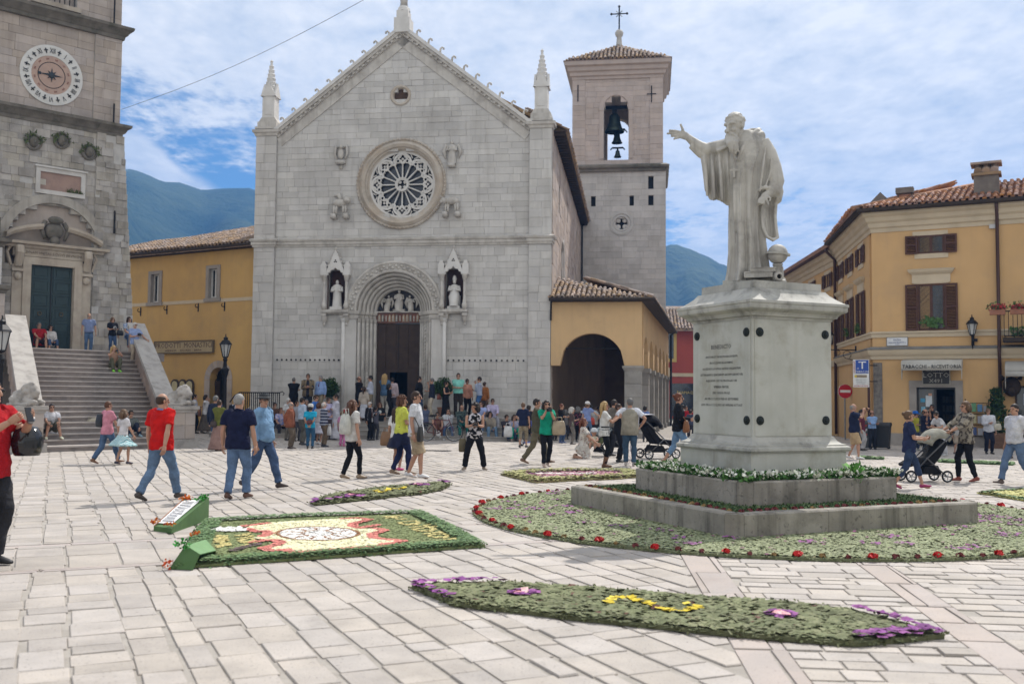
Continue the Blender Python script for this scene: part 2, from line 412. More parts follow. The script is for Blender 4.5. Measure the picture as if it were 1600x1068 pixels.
def build_ground():
 mb=MB();mb.box(-900,900,-30,900,-1.5,-0.03)
 g=mb.build('ground',material('ground_soil',(0.23,0.21,0.17),(0.18,0.17,0.13),scale=.4,bump=0));g['kind']='structure'
 mb=MB();mb.box(-26,30,-3,74,-0.025,-0.012)
 p=mb.build('pavement',M_JOINT);p['kind']='structure'
 def clip(poly,a,b,c):
  out=[]
  for i in range(len(poly)):
   P,Q=poly[i],poly[(i+1)%len(poly)];dp=a*P[0]+b*P[1]+c;dq=a*Q[0]+b*Q[1]+c
   if dp>=0:out.append(P)
   if(dp>=0)!=(dq>=0):
    t=dp/(dp-dq);out.append((P[0]+(Q[0]-P[0])*t,P[1]+(Q[1]-P[1])*t))
  return out
 rs=random.Random(5);stones=[]
 def area(poly):return .5*abs(sum(poly[i][0]*poly[(i+1)%len(poly)][1]-poly[(i+1)%len(poly)][0]*poly[i][1]for i in range(len(poly))))
 def field(ang,s0,s1,t0,t1,cw,lmin,lmax,cuts,mat,limit=None):
  ca,sa=math.cos(ang),math.sin(ang);s=s0
  while s<s1:
   w=cw*rs.uniform(.7,1.3);t=t0+rs.uniform(-.5,0)
   while t<t1:
    l=rs.uniform(lmin,lmax);g=.009
    e1=rs.gauss(0,.012);e2=rs.gauss(0,.012);q=[(s+g*1.7+e1,t+g),(s+w-g*1.7+e2,t+g),(s+w-g*1.7+e2,t+l-g),(s+g*1.7+e1,t+l-g)]
    q=[(a+rs.uniform(-.007,.007),b+rs.uniform(-.007,.007))for a,b in q]
    P=[(a*ca-b*sa,a*sa+b*ca)for a,b in q]
    cx,cy=sum(p[0]for p in P)/4,sum(p[1]for p in P)/4
    t+=l
    if not(-24<cx<28 and 3.2<cy<46):continue
    if cy<5.6 and abs(cx)>6:continue
    if abs(cx)>cy*.56+2.5:continue
    if limit and not limit(cx,cy):continue
    for c in cuts:
     if P:P=clip(P,*c)
    if len(P)>2 and area(P)>.015:stones.append((cx*cx+cy*cy,P,mat,rs.random()))
   s+=w
 l1=lambda o:(-1,0.0803,1.91-0.0803*9.76+o);l2=lambda o:(-1,0.126,3.61-0.126*9.67+o)
 neg=lambda c:tuple(-x for x in c)
 n=lambda o:(-math.sin(PHI),math.cos(PHI),-o)
 for lo,hi,lm,lx,cw in((None,10.30,.22,.58,.275),(10.46,12.02,.45,.95,.38),(12.18,None,.22,.58,.29)):
  cuts=[l1(-.18)]
  if lo is not None:cuts.append(n(lo))
  if hi is not None:cuts.append(neg(n(hi)))
  field(PHI,-30,45,-20,60,cw,lm,lx,cuts,0)
 for o in(10.30,12.02):field(PHI,-30,45,o,o+.16,1.0,.16,.16,[l1(-.18),n(o),neg(n(o+.16))],1)
 field(R(-6)+PI/2,-6,62,-40,30,.225,.22,.56,[neg(l1(.18)),l2(-.16)],0)
 field(R(-6)+PI/2,-6,62,-40,30,.24,.24,.6,[neg(l2(.16))],0)
 field(R(85.4),1.0,70,-4,3,.9,.3,.5,[l1(.17),neg(l1(-.17))],1)
 field(R(82.8),1.0,70,-5,3,.8,.3,.5,[l2(.15),neg(l2(-.15))],1)
 stones.sort(key=lambda t:t[0])
 rest=[MB(),MB()]
 def slab(mb,P,r):
  k=len(P);cx,cy=sum(p[0]for p in P)/k,sum(p[1]for p in P)/k;dz=rs.gauss(0,.0022);tx,ty=rs.gauss(0,.002),rs.gauss(0,.002)
  if sum(P[i][0]*P[(i+1)%k][1]-P[(i+1)%k][0]*P[i][1]for i in range(k))<0:P=P[::-1]
  ins=lambda p:(p[0]+(cx-p[0])*.035,p[1]+(cy-p[1])*.035)
  vs=[(p[0],p[1],-0.012)for p in P]+[(p[0],p[1],-0.004)for p in P]
  vs+=[(a,b,dz+(a-cx)*tx+(b-cy)*ty)for a,b in map(ins,P)]
  fs=[tuple(2*k+i for i in range(k))]
  for i in range(k):
   j=(i+1)%k;fs+=[(i,j,k+j,k+i),(k+i,k+j,2*k+j,2*k+i)]
  mb.add(vs,fs,r)
 for i,(d,P,mt,r)in enumerate(stones):
  if i<300 and True:
   m=MB();slab(m,P,r);m.build('paving_stone',(M_PAVE,M_PINK)[mt],p)
  else:slab(rest[mt],P,r)
 for m,mt in zip(rest,(M_PAVE,M_PINK)):
  o=m.build('far_paving_stone',mt,p);o['kind']='stuff'
build_ground()
def build_hills():
 A=np.linspace(R(-48),R(48),260);D=np.linspace(0,1,46)
 pts=[(-48,.12),(-30,.17),(-26,.20),(-21.2,.214),(-20.3,.209),(-19.6,.203),(-18.7,.2035),(-17.5,.197),(-16.2,.2015),(-15,.203),(-14.2,.1985),(-12,.19),(-5,.17),(3,.155),(8.2,.150),(9.0,.1525),(9.6,.1505),(10.3,.148),(11.2,.1425),(12.3,.130),(14,.118),(20,.10),(30,.09),(48,.09)]
 el=np.interp(np.degrees(A),[p[0]for p in pts],[p[1]for p in pts])
 from mathutils import noise as mn
 vs=[];RD=1300.0
 for i,a in enumerate(A):
  for j,t in enumerate(D):
   d=320+(RD-320)*t if t<=.82 else RD*.82+320*.18+(t-.82)*1500
   tt=min(1,t/.82);h=el[i]*(320+(RD-320)*.82)*(tt**1.5 if t<=.82 else max(0.0,1-((t-.82)/.18)**1.3*.8))
   x,y=d*math.sin(a),d*math.cos(a)
   n1=mn.fractal((x*.0046,y*.0046,3.0),1.0,2.1,5)*52+(abs(mn.noise((a*17+t*2.1,t*3.2,1)))-.25)*48*math.sin(PI*tt)**.7
   w=min(1,tt*1.4)*(1-.93*math.exp(-((tt-1)/.10)**2))
   vs.append((x,y,h+n1*w+CH-14*max(0,1-tt*9)))
 n=len(D);fs=[(i*n+j,(i+1)*n+j,(i+1)*n+j+1,i*n+j+1)for i in range(len(A)-1)for j in range(n-1)]
 me=bpy.data.meshes.new('hills');me.from_pydata(vs,[],fs)
 m=material('hill_meadow_and_wood',(0.022,0.045,0.025),(0.075,0.10,0.045),scale=.008,stain=(0.012,0.028,0.016),stain_amt=0.9,stain_scale=.034,rough=0.95,bump=1.0,bscale=.11,spec=.1,bdist=5.0)
 o=link('hills',me,m,None,True);o['kind']='structure'
build_hills()
def build_haze():
 mb=MB();mb.box(-1420,1420,-40,1700,-2.6,330)
 m=bpy.data.materials.new('haze');m.use_nodes=True;nt=m.node_tree;nt.nodes.clear()
 out=nt.nodes.new('ShaderNodeOutputMaterial');v=nt.nodes.new('ShaderNodeVolumePrincipled')
 v.inputs['Color'].default_value=(0.13,0.37,0.88,1);v.inputs['Density'].default_value=HAZE;v.inputs['Anisotropy'].default_value=0.2
 nt.links.new(v.outputs[0],out.inputs['Volume'])
 o=mb.build('haze',m);o['kind']='stuff'
HAZE=0.00052
build_haze()
M_LIME=material('pale_limestone',(0.535,0.52,0.495),(0.465,0.45,0.43),scale=1.3,var=0.095,stain=(0.27,0.25,0.225),stain_amt=0.40,stain_scale=.45,streak=0.28,rough=0.85,bump=0.45,bscale=30)
M_LIMEM=material('limestone_mortar',(0.47,0.455,0.43),(0.40,0.385,0.365),scale=4,rough=0.95,bump=0.3)
M_CARVE=material('carved_limestone',(0.53,0.505,0.465),(0.43,0.405,0.37),scale=2.5,stain=(0.15,0.13,0.11),stain_amt=0.5,stain_scale=1.6,streak=0.3,rough=0.8,bump=0.6,bscale=26)
M_ROSE=material('rose_window_stone',(0.50,0.46,0.405),(0.41,0.345,0.275),scale=1.1,stain=(0.14,0.13,0.115),stain_amt=0.55,stain_scale=.9,rough=0.85,bump=0.7,bscale=22)
M_WHITE=material('white_tracery_stone',(0.62,0.605,0.58),(0.54,0.525,0.50),scale=2.5,rough=0.8,bump=0.2)
M_DARKGL=glass('dark_leaded_glass',(0.018,0.022,0.030),0.25)
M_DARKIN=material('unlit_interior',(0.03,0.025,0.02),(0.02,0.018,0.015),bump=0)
M_OAK=material('dark_oak',(0.050,0.030,0.020),(0.032,0.019,0.013),scale=3,rough=0.6,bump=0.4,bscale=30)
M_TILE=material('old_roof_tile',(0.36,0.26,0.19),(0.25,0.19,0.15),scale=2.2,var=0.30,stain=(0.12,0.105,0.09),stain_amt=0.6,stain_scale=2.2,rough=0.9,bump=0.5,bscale=40)
M_TIMBER=material('dark_eave_timber',(0.050,0.036,0.027),(0.035,0.026,0.02),scale=3,rough=0.85,bump=0.3)
M_IRON=plain('black_iron',(0.018,0.018,0.02),0.5,0.6)
F=Wall(atY(860,600,42.0),-8)
church=thing('church','pale grey stone church with rose window, gable and carved round arch portal','church',tuple(F.o),F.a)
def circ(uc,zc,r):
 def h(za,zb):
  d=max(abs(za-zc),abs(zb-zc))
  if za>=zc+r or zb<=zc-r:return[]
  k=math.sqrt(max(0.0,r*r-d*d))
  return[(uc-k,uc+k)]if k>.02 else[]
 return h
def rect(u0,u1,z0,z1):
 return lambda za,zb:[(u0,u1)]if zb>z0+.05 and za<z1-.05 else[]
PC=-6.80
def arch_hole(uc,r,zs):
 def h(za,zb):
  if za<zs:return[(uc-r,uc+r)]
  if za>=zs+r:return[]
  k=math.sqrt(max(0,r*r-(max(za,min(zb,zs+r))-zs)**2));return[(uc-k,uc+k)]if k>.02 else[]
 return h
PODZ=0.83
def facade():
 AP=(-6.6,17.45)
 def span(z):
  if z<=13.2:return(-12.25,-0.95)
  t=(z-13.2)/(AP[1]-13.2);return(-12.25+t*5.65,-0.95-t*5.65)
 holes=[circ(-6.58,10.9,1.72),circ(-6.67,14.81,.43),arch_hole(PC,2.0,5.35),rect(-9.78,-9.02,5.45,7.05),rect(-4.56,-3.80,5.45,7.05)]
 masonry(church,M_LIME,M_LIMEM,0.5,AP[1],span,.30,.38,.95,0.0,.5,holes,250,'stone_block',3)
 for u0,u1,sd in((-13.2,-12.25,4),(-0.95,0.0,5)):
  masonry(church,M_LIME,M_LIMEM,0.5,13.15,lambda z:(u0,u1),.36,.42,.8,-0.13,.45,(),25,'pilaster_block',sd)
 path=lambda d=0.0:[(-13.2,.6),(-13.2,-.13),(-12.25,-.13),(-12.25,0),(-.95,0),(-.95,-.13),(0,-.13),(0,.6)]
 def course(name,prof,segs=None):
  m=MB()
  for p in(segs or[path()]):m.sweep(p,prof)
  m.build(name,M_CARVE,church,'angle',True)
 course('string_course',[(-.02,8.18),(.05,8.18),(.06,8.26),(.10,8.28),(.10,8.40),(.15,8.43),(.17,8.50),(.10,8.55),(-.02,8.58)])
 lp=[[(-13.2,.6),(-13.2,-.13),(-12.25,-.13),(-12.25,0),(-9.1,0)],[(-4.5,0),(-.95,0),(-.95,-.13),(0,-.13),(0,.6)]]
 course('plinth_moulding',[(-.02,1.02),(.06,1.02),(.06,1.10),(.03,1.16),(-.02,1.17)],lp)
 course('pilaster_cap',[(-.02,13.15),(.04,13.15),(.07,13.26),(.13,13.30),(.15,13.42),(-.02,13.46)],[[(-13.2,.6),(-13.2,-.13),(-12.25,-.13),(-12.25,.0)],[(-.95,.0),(-.95,-.13),(0,-.13),(0,.6)]])
 for sgn in(-1,1):
  xe=-12.3 if sgn<0 else-.9;ze=13.28
  d=Vector((AP[0]-xe,0,17.72-ze));L=d.length;d.normalize();up=Vector((-d.z,0,d.x))if d.x>0 else Vector((d.z,0,-d.x))
  def bar(t0,t1,a0,a1,y0,y1,nm):
   m=MB();c=[]
   for y in(y0,y1):
    for t,a in((t0,a0),(t1,a0),(t1,a1),(t0,a1)):
     p=Vector((xe,y,ze))+d*t+up*a;c.append(tuple(p))
   m.add(c,[(0,1,2,3),(7,6,5,4),(0,4,5,1),(1,5,6,2),(2,6,7,3),(3,7,4,0)]);return m
  bar(-.15,L,-.62,-.22,-.04,.3,'').build('gable_band',M_CARVE,church,False,True)
  bar(-.05,L+.02,-.22,-.10,-.10,.4,'').build('gable_fillet',M_CARVE,church,False,True)
  bar(0,L+.05,-.10,.02,-.20,.5,'').build('gable_cornice',M_CARVE,church,False,True)
  bar(.0,L+.10,.02,.16,-.26,.6,'').build('gable_coping',M_WHITE,church,False,True)
  m=MB()
  for i in range(26):m.join(bar(.2+i*L/26.5,.2+i*L/26.5+.12,-.20,-.10,-.17,-.1,''))
  m.build('gable_bracket',M_CARVE,church,False,True)
  for i in range(10):
   b=Vector((xe,-.02,ze))+d*(.55+i*(L-1.0)/9.3)+up*.15;o=-1 if sgn<0 else 1
   pts=[b+Vector((o*dx,0,dz))for dx,dz in((0,-.02),(.02,.10),(.03,.19),(.10,.25),(.17,.22),(.16,.15))]
   MB().tube(pts,[.055,.05,.045,.045,.04,.05],6).build('crocket',M_CARVE,church,True)
 m=MB();m.box(-6.95,-6.25,-.28,.42,17.55,18.2);m.box(-6.86,-6.34,-.2,.34,18.2,18.55);m.lathe([(.30,18.55),(.27,18.7),(.2,18.75),(.2,18.8)],8,(-6.6,.07,0))
 m.build('apex_pedestal',M_WHITE,church,False,True)
 m=MB();m.lathe([(0,18.8),(.17,18.8),(.16,19.0),(.19,19.2),(.24,19.35),(.17,19.5),(.13,19.62),(.22,19.7),(.2,19.95),(.08,20.1),(0,20.1)],10,(-6.6,.07,0));m.build('apex_finial',M_CARVE,church,True)
 for uc in(-12.72,-.48):
  m=MB();m.box(uc-.52,uc+.52,-.22,.8,13.46,13.56);m.box(uc-.44,uc+.44,-.14,.72,13.56,13.80)
  m.prism([(uc-.44,13.8),(uc+.44,13.8),(uc+.30,14.02),(uc-.30,14.02)],-.02,.58)
  m.build('pinnacle_base',M_CARVE,church,False,True)
  m=MB();y0,y1=.0,.56
  m.box(uc-.28,uc+.28,y0,y1,14.02,15.15)
  m.box(uc-.17,uc+.17,y0-.02,y0,14.15,14.95);m.prism([(uc-.17,14.95),(uc+.17,14.95),(uc,15.2)],y0-.021,y0+.01)
  for k in range(4):
   g=MB();g.prism([(-.36,14.98),(.36,14.98),(0,15.62)],-.33,-.24);g.xf(Matrix.Translation((uc,.28,0))@Matrix.Rotation(k*PI/2,4,'Z'));m.join(g)
  m.build('pinnacle_shaft',M_WHITE,church,False,True)
  m=MB();pr=[(.30,15.15)]
  for k in range(7):z=15.28+k*.19;r=.29*(1-(z-15.15)/1.66);pr+=[(r+.045,z),(r-.01,z+.05)]
  pr+=[(.05,16.60),(.075,16.64),(.0,16.74)]
  m.lathe(pr,8,(uc,.28,0));m.build('pinnacle_spire',M_WHITE,church)
 m=MB();m.lathe([(.46,-.01),(.46,.04),(.40,.06),(.34,.03),(.30,-.2),(.30,-.3)],28,(-6.67,0,14.81),axis='y');m.build('oculus_ring',M_ROSE,church,True,True)
 MB().lathe([(0,-.14),(.34,-.14)],24,(-6.67,0,14.81),axis='y').build('oculus_shutter',material('rusty_board',(.10,.06,.04),(.07,.045,.03),rough=.9),church)
 MB().box(-6.9,-6.44,.36,.4,14.55,15.05).build('oculus_back',M_DARKIN,church)
facade()
def rose():
 c=(-6.58,0,10.9)
 p=bpy.data.objects.new('rose_window',None);COL.objects.link(p);p.parent=church;p.location=c
 m=MB();m.lathe([(2.0,-.03),(2.0,.06),(1.94,.11),(1.88,.05),(1.84,.10),(1.74,.16),(1.62,.10),(1.60,.02),(1.54,-.02),(1.52,-.10),(1.47,-.14),(1.45,-.32)],64,axis='y');m.build('ring_moulding',M_ROSE,p,'angle',True)
 m=MB()
 for k in range(72):
  a=2*PI*k/72;m.ell((1.955*math.cos(a),-.115,1.955*math.sin(a)),(.05,.035,.05),6,4)
 m.build('leaf_carving',M_ROSE,p,True)['kind']='stuff'
 MB().lathe([(0,-.36),(1.5,-.36)],40,axis='y').build('glass',M_DARKGL,p)
 Y=.20
 def ring(m,cx,cz,r0,r1,n=14,a0=0,a1=2*PI,y=Y,d=.05):
  m.lathe([(r0,d),(r1,d),(r1,-d),(r0,-d),(r0,d)],n,(cx,y,cz),axis='y',a0=a0,a1=a1)
 m=MB();ring(m,0,0,1.38,1.47,64)
 m.build('outer_tracery_ring',M_WHITE,p,False,True)
 m=MB();ring(m,0,0,.20,.31,28,d=.09);ring(m,0,0,.27,.31,28,d=.11)
 for k in range(4):
  a=PI/4+k*PI/2;m.ell((.155*math.cos(a),Y,.155*math.sin(a)),(.075,.05,.075),8,6)
 m.build('hub',M_WHITE,p,'angle',True)
 arcs=MB();eyes=MB()
 for k in range(16):
  a=2*PI*k/16+PI/2;ca,sa=math.cos(a),math.sin(a)
  s=MB();pt=lambda r:(r*ca,Y,r*sa)
  s.tube([pt(.29),pt(.33),pt(.34),pt(.90),pt(.91),pt(.96)],[.05,.05,.034,.034,.05,.052],8);s.build('spoke',M_WHITE,p,True)
  b=a+PI/16
  ring(eyes,1.06*math.cos(b),1.06*math.sin(b),.062,.105,12)
  for q in(-1,1):
   e=b+q*PI/16*.72
   eyes.tube([((1.0)*math.cos(e),Y,1.0*math.sin(e)),(.95*math.cos(b+q*PI/16*.5),Y,.95*math.sin(b+q*PI/16*.5))],.045,6)
   eyes.tube([(.93*math.cos(a),Y,.93*math.sin(a)),(1.10*math.cos(a+q*.10),Y,1.10*math.sin(a+q*.10))],.05,6)
 for k in range(8):
  a=2*PI*k/8+PI/2;cx,cz=.98*math.cos(a),.98*math.sin(a)
  ring(arcs,cx,cz,.33,.42,14,a-1.62,a+1.62,d=.055)
  tx,tz=1.24*math.cos(a),1.24*math.sin(a)
  for q in range(3):
   e=a+q*2*PI/3+PI/3;arcs.ell((tx+.10*math.cos(e),Y,tz+.10*math.sin(e)),(.055,.045,.055),6,5)
  for q in(-1,1):arcs.tube([(tx+.1*math.cos(a+q*1.4),Y,tz+.1*math.sin(a+q*1.4)),(1.18*math.cos(a+q*.19),Y,1.18*math.sin(a+q*.19))],.055,6)
  b=a+PI/8
  for q in(-1,1):arcs.tube([(1.40*math.cos(b+q*.14),Y,1.40*math.sin(b+q*.14)),(1.24*math.cos(b+q*.03),Y,1.24*math.sin(b+q*.03))],.028,5)
 arcs.build('tracery_arches',M_WHITE,p,'angle',True);eyes.build('eyelets',M_WHITE,p,'angle',True)
rose()
def robed(m,c,h,lean=0.0,seated=False,wings=False,hands=True,s=1.0):
 x,y,z=c;pr=[]
 vs=[];n=14
 lev=[(0,.19,.15),(.12,.18,.15),(.35,.155,.13),(.5,.145,.12),(.62,.16,.125),(.74,.185,.12),(.80,.15,.10),(.84,.07,.065)]
 if seated:lev=[(0,.18,.22),(.10,.17,.21),(.34,.19,.24),(.44,.18,.17),(.55,.15,.13),(.70,.18,.12),(.77,.14,.10),(.81,.06,.06)]
 for t,a,b in lev:
  for k in range(n):
   w=2*PI*k/n;f=1+(.09*math.sin(k*3.1+t*2)if t<.6 else 0)
   vs.append((x+lean*t*h+a*h*f*math.cos(w),y-(b*.35*h if seated and t<.4 else 0)+b*h*f*math.sin(w),z+t*h))
 fs=[(i*n+k,i*n+(k+1)%n,(i+1)*n+(k+1)%n,(i+1)*n+k)for i in range(len(lev)-1)for k in range(n)]
 m.add(vs,fs)
 m.ell((x+lean*.9*h,y-.01*h,z+.91*h),(.065*h,.07*h,.09*h),10,7)
 for q in(-1,1):
  m.tube([(x+q*.16*h+lean*.7*h,y,z+.74*h),(x+q*.20*h,y-.05*h,z+.58*h),(x+q*.07*h,y-.15*h,z+.60*h)],[.055*h,.055*h,.035*h],7)
  if wings:m.tube([(x+q*.10*h,y+.06*h,z+.74*h),(x+q*.26*h,y+.05*h,z+.82*h),(x+q*.36*h,y+.04*h,z+.55*h),(x+q*.28*h,y+.04*h,z+.22*h)],[(.05*h,.04*h),(.09*h,.03*h),(.10*h,.03*h),(.02*h,.02*h)],7)
 return m
def portal():
 p=bpy.data.objects.new('portal',None);COL.objects.link(p);p.parent=church;p.location=(PC,0,0)
 ZS=5.35
 m=MB();m.lathe([(2.16,.0),(2.16,.16),(2.08,.2),(2.02,.15),(1.80,.13),(1.74,.18),(1.68,.16),(1.66,-.05)],40,(0,0,ZS),axis='y',a0=0,a1=PI);m.build('carved_archivolt',M_CARVE,p,'angle',True)
 m=MB();rs=random.Random(2)
 for k in range(46):
  a=PI*(k+.5)/46;r=1.91+.05*(-1)**k
  m.ell((r*math.cos(a),-.15,ZS+r*math.sin(a)),(.075,.04,.06),6,5,Matrix.Rotation(-a*(1 if k%2 else-1),3,'Y'))
  m.tube([((1.91+.09*math.sin(q*1.57))*math.cos(a+q*.018),-.14,ZS+(1.91+.09*math.sin(q*1.57))*math.sin(a+q*.018))for q in range(5)],.018,5)
 m.build('leaf_scroll',M_CARVE,p,True)
 steps=[(1.66,.02),(1.52,.20),(1.38,.36),(1.25,.52),(1.12,.68)]
 for i,(r,d)in enumerate(steps):
  m=MB();r2=r-.14
  pr=[(r+.01,-d),(r-.02,-d)]
  for q in range(7):
   a=PI*q/6;pr.append((r-.075+.05*math.cos(a),-d+.015+.055*math.sin(a)))
  pr+=[(r2,-d),(r2,-d-.18)]
  m.lathe(pr,36,(0,0,ZS),axis='y',a0=0,a1=PI);m.build('arch_order',M_CARVE,p,'angle',True)
 for sgn in(-1,1):
  m=MB();m.box(sgn*2.20,sgn*1.66,-.10,.4,PODZ,5.0)
  for r,d in steps:m.box(sgn*(r+.0),sgn*(r-.14),d,d+.25,PODZ,5.0)
  m.build('jamb',M_LIME,p,False,True)
  for i,(r,d)in enumerate([(2.24,-.06)]+steps):
   x=sgn*(r-(.075 if i else 0));y=d-(.02 if i else .06);sh=MB();rr=.062 if i else .085
   sh.tube([(x,y,PODZ+.12),(x,y,4.95)],rr,10);sh.lathe([(rr+.05,PODZ),(rr+.05,PODZ+.08),(rr+.02,PODZ+.13),(rr,PODZ+.16)],10,(x,y,0));sh.lathe([(rr,4.86),(rr+.02,4.88),(rr+.05,5.02)],10,(x,y,0))
   if i==3:
    for q in(0,1):sh.tube([(x+rr*math.cos(w+q*PI),y+rr*math.sin(w+q*PI),PODZ+.2+w*.052)for w in np.linspace(0,74,300)],.024,5,False)
   sh.build('shaft',M_WHITE if i==0 else M_CARVE,p,True)
  m=MB();path=[(sgn*1.04,.9),(sgn*1.04,.66),(sgn*1.18,.66),(sgn*1.18,.50),(sgn*1.31,.50),(sgn*1.31,.34),(sgn*1.45,.34),(sgn*1.45,.18),(sgn*1.60,.18),(sgn*1.60,-.12),(sgn*2.36,-.12),(sgn*2.36,.3)]
  if sgn>0:pass
  else:path=path[::-1]
  m.sweep([(a,b)for a,b in path][::-1]if False else path,[(-.2,5.0),(.02,5.0),(.05,5.10),(.03,5.16),(.09,5.22),(.11,5.35),(-.2,5.35)]);m.build('impost_moulding',M_CARVE,p,'angle',True)
  m=MB();m.box(sgn*2.30,sgn*1.66,-.16,.3,PODZ-.02,PODZ+.3);m.build('jamb_base',M_CARVE,p,False,True)
 m=MB();m.box(-1.04,1.04,.70,.95,4.88,5.34);m.build('lintel',material('red_marble_lintel',(.16,.075,.06),(.12,.06,.05),rough=.6),p)
 for i in range(12):
  x=-.94+(i+.5)*1.88/12
  a=MB();a.prism([(x-.065,4.93),(x+.065,4.93),(x+.065,5.15),(x+.035,5.24),(x,5.28),(x-.035,5.24),(x-.065,5.15)],.686,.70)
  a.build('lintel_arch',(material('lintel_ochre',(.36,.26,.17),(.30,.2,.13)),material('lintel_red',(.24,.09,.06),(.18,.07,.05)),material('lintel_slate',(.12,.12,.12),(.2,.17,.14)))[(i*2+i//4)%3],p,False,True)
  MB().tube([(x,.68,4.95),(x,.67,5.12),(x,.675,5.2)],[.035,.028,.02],6).build('lintel_figure',M_CARVE,p,True)
 m=MB();m.box(-1.08,1.08,.62,.72,5.335,5.385);m.build('lintel_ledge',M_CARVE,p)
 m=MB();pts=[(1.0*math.cos(PI*k/24),ZS+.03+1.0*math.sin(PI*k/24))for k in range(25)];m.prism(pts,.92,1.0);m.build('tympanum',material('blue_black_fresco',(.045,.05,.065),(.07,.06,.055),scale=3),p,False,True)
 for x,s,kw in((0,.98,dict(seated=True)),(-.55,.72,dict(seated=True,lean=.12,wings=True)),(.55,.72,dict(seated=True,lean=-.12,wings=True))):
  m=MB();robed(m,(x,.80,ZS+.04),s,**kw)
  if not x:m.ell((.10,.70,ZS+.62),(.07,.06,.13),8,6);m.box(-.26,.26,.70,.92,ZS+.02,ZS+.14)
  m.build('tympanum_figure',M_CARVE,p,True)
 d=MB();d.box(-1.03,-.38,.80,.90,PODZ,4.86);d.box(.42,1.03,.80,.90,PODZ,4.86);d.box(-.38,.42,.80,.90,2.72,4.86)
 dr=d.build('door',M_OAK,p)
 for x0 in(-.98,-.49,.05,.54):
  for z0,z1 in((2.9,3.75),(3.85,4.75)):MB().box(x0,x0+.40,.772,.80,z0,z1).build('door_panel',M_OAK,dr)
 for x0 in(-.98,.56):
  for z0,z1 in((.95,1.7),(1.8,2.65)):MB().box(x0,x0+.42,.772,.80,z0,z1).build('door_panel',M_OAK,dr)
 MB().box(-.012,.012,.785,.80,2.75,4.86).build('door_seam',M_IRON,dr)
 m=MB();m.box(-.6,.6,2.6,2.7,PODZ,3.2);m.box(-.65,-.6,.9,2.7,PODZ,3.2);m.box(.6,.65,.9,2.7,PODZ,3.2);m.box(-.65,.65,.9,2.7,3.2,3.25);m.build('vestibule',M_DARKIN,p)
portal()
def niche(uc,lab,fig):
 p=bpy.data.objects.new('niche',None);COL.objects.link(p);p.parent=church;p.location=(uc,0,0)
 m=MB();m.box(-.42,.42,.46,.5,5.3,7.2);m.box(-.42,-.38,-.02,.46,5.3,7.1);m.box(.38,.42,-.02,.46,5.3,7.1);m.build('niche_back',material('niche_red_plaster',(.10,.055,.045),(.07,.045,.04)),p,False,True)
 m=MB();m.box(-.62,.62,-.30,.46,5.28,5.40);m.box(-.55,.55,-.2,.4,5.22,5.28);m.build('niche_sill',M_CARVE,p)
 for s in(-1,1):
  m=MB();m.tube([(s*.50,-.22,5.40),(s*.50,-.22,5.8),(s*.50,-.22,5.82),(s*.50,-.22,6.62)],[.11,.08,.062,.062],8);m.lathe([(.06,6.6),(.09,6.68),(.12,6.82),(.13,6.84),(.13,6.9)],8,(s*.5,-.22,0));m.ell((s*.5,-.26,5.55),(.12,.10,.16),8,6);m.build('niche_column',M_CARVE,p,True)
  m=MB();m.box(s*.40,s*.66,-.30,.0,6.9,7.30);m.prism([(s*.38,7.30),(s*.68,7.30),(s*.60,7.42),(s*.46,7.42)],-.28,-.02);m.box(s*.46,s*.60,-.27,-.05,7.42,7.5);m.build('niche_pier',M_WHITE,p,False,True)
  m=MB();m.box(s*.62,s*.40,-.28,0,5.12,5.24);m.lathe([(0,4.72),(.07,4.74),(.05,4.82),(.11,4.95),(.13,5.12)],8,(s*.5,-.12,0));m.build('niche_bracket',M_CARVE,p,False,True)
 outer=[(-.40,6.9),(-.40,7.08),(0,8.02),(.40,7.08),(.40,6.9)]
 inner=[(.34,6.9),(.33,7.0),(.25,7.02),(.20,7.12),(.10,7.13),(0,7.24),(-.10,7.13),(-.20,7.12),(-.25,7.02),(-.33,7.0),(-.34,6.9)]
 m=MB();m.prism(outer+inner,-.27,-.12);m.build('niche_canopy',M_WHITE,p,False,True)
 m=MB()
 for a in range(3):e=PI/2+a*2*PI/3;m.lathe([(0,.0),(.034,.0),(.034,-.02)],10,(.045*math.cos(e),-.272,7.5+.045*math.sin(e)),axis='y')
 m.build('trefoil',M_DARKIN,p)
 m=MB()
 for s in(-1,1):
  for k in range(6):t=(k+.5)/6;m.ell((s*(.42*(1-t)+.02),-.2,7.08+t*.94),(.05,.05,.05),6,4)
 m.ell((0,-.2,8.06),(.06,.06,.09),6,5);m.build('canopy_crocket',M_CARVE,p,True)
 st=thing('niche_statue',lab,'statue',F.w(uc,-.10,5.40),F.a,'saints in the niches beside the portal')
 m=MB();m.box(-.27,.27,-.22,.2,0,.14);m.build('plinth',M_WHITE,st)
 m=MB();robed(m,(0,-.02,.14),1.18,seated=fig=='seated')
 if fig=='seated':m.lathe([(.085,1.27),(.1,1.33),(.06,1.45),(0,1.5)],8,(0,-.03,0));m.box(-.24,.24,.02,.22,.14,.62)
 m.build('figure',M_WHITE,st,True)
niche(-9.40,'slim standing stone saint in the niche left of the arch','standing')
niche(-4.18,'seated stone bishop in a mitre in the niche right of the arch','seated')
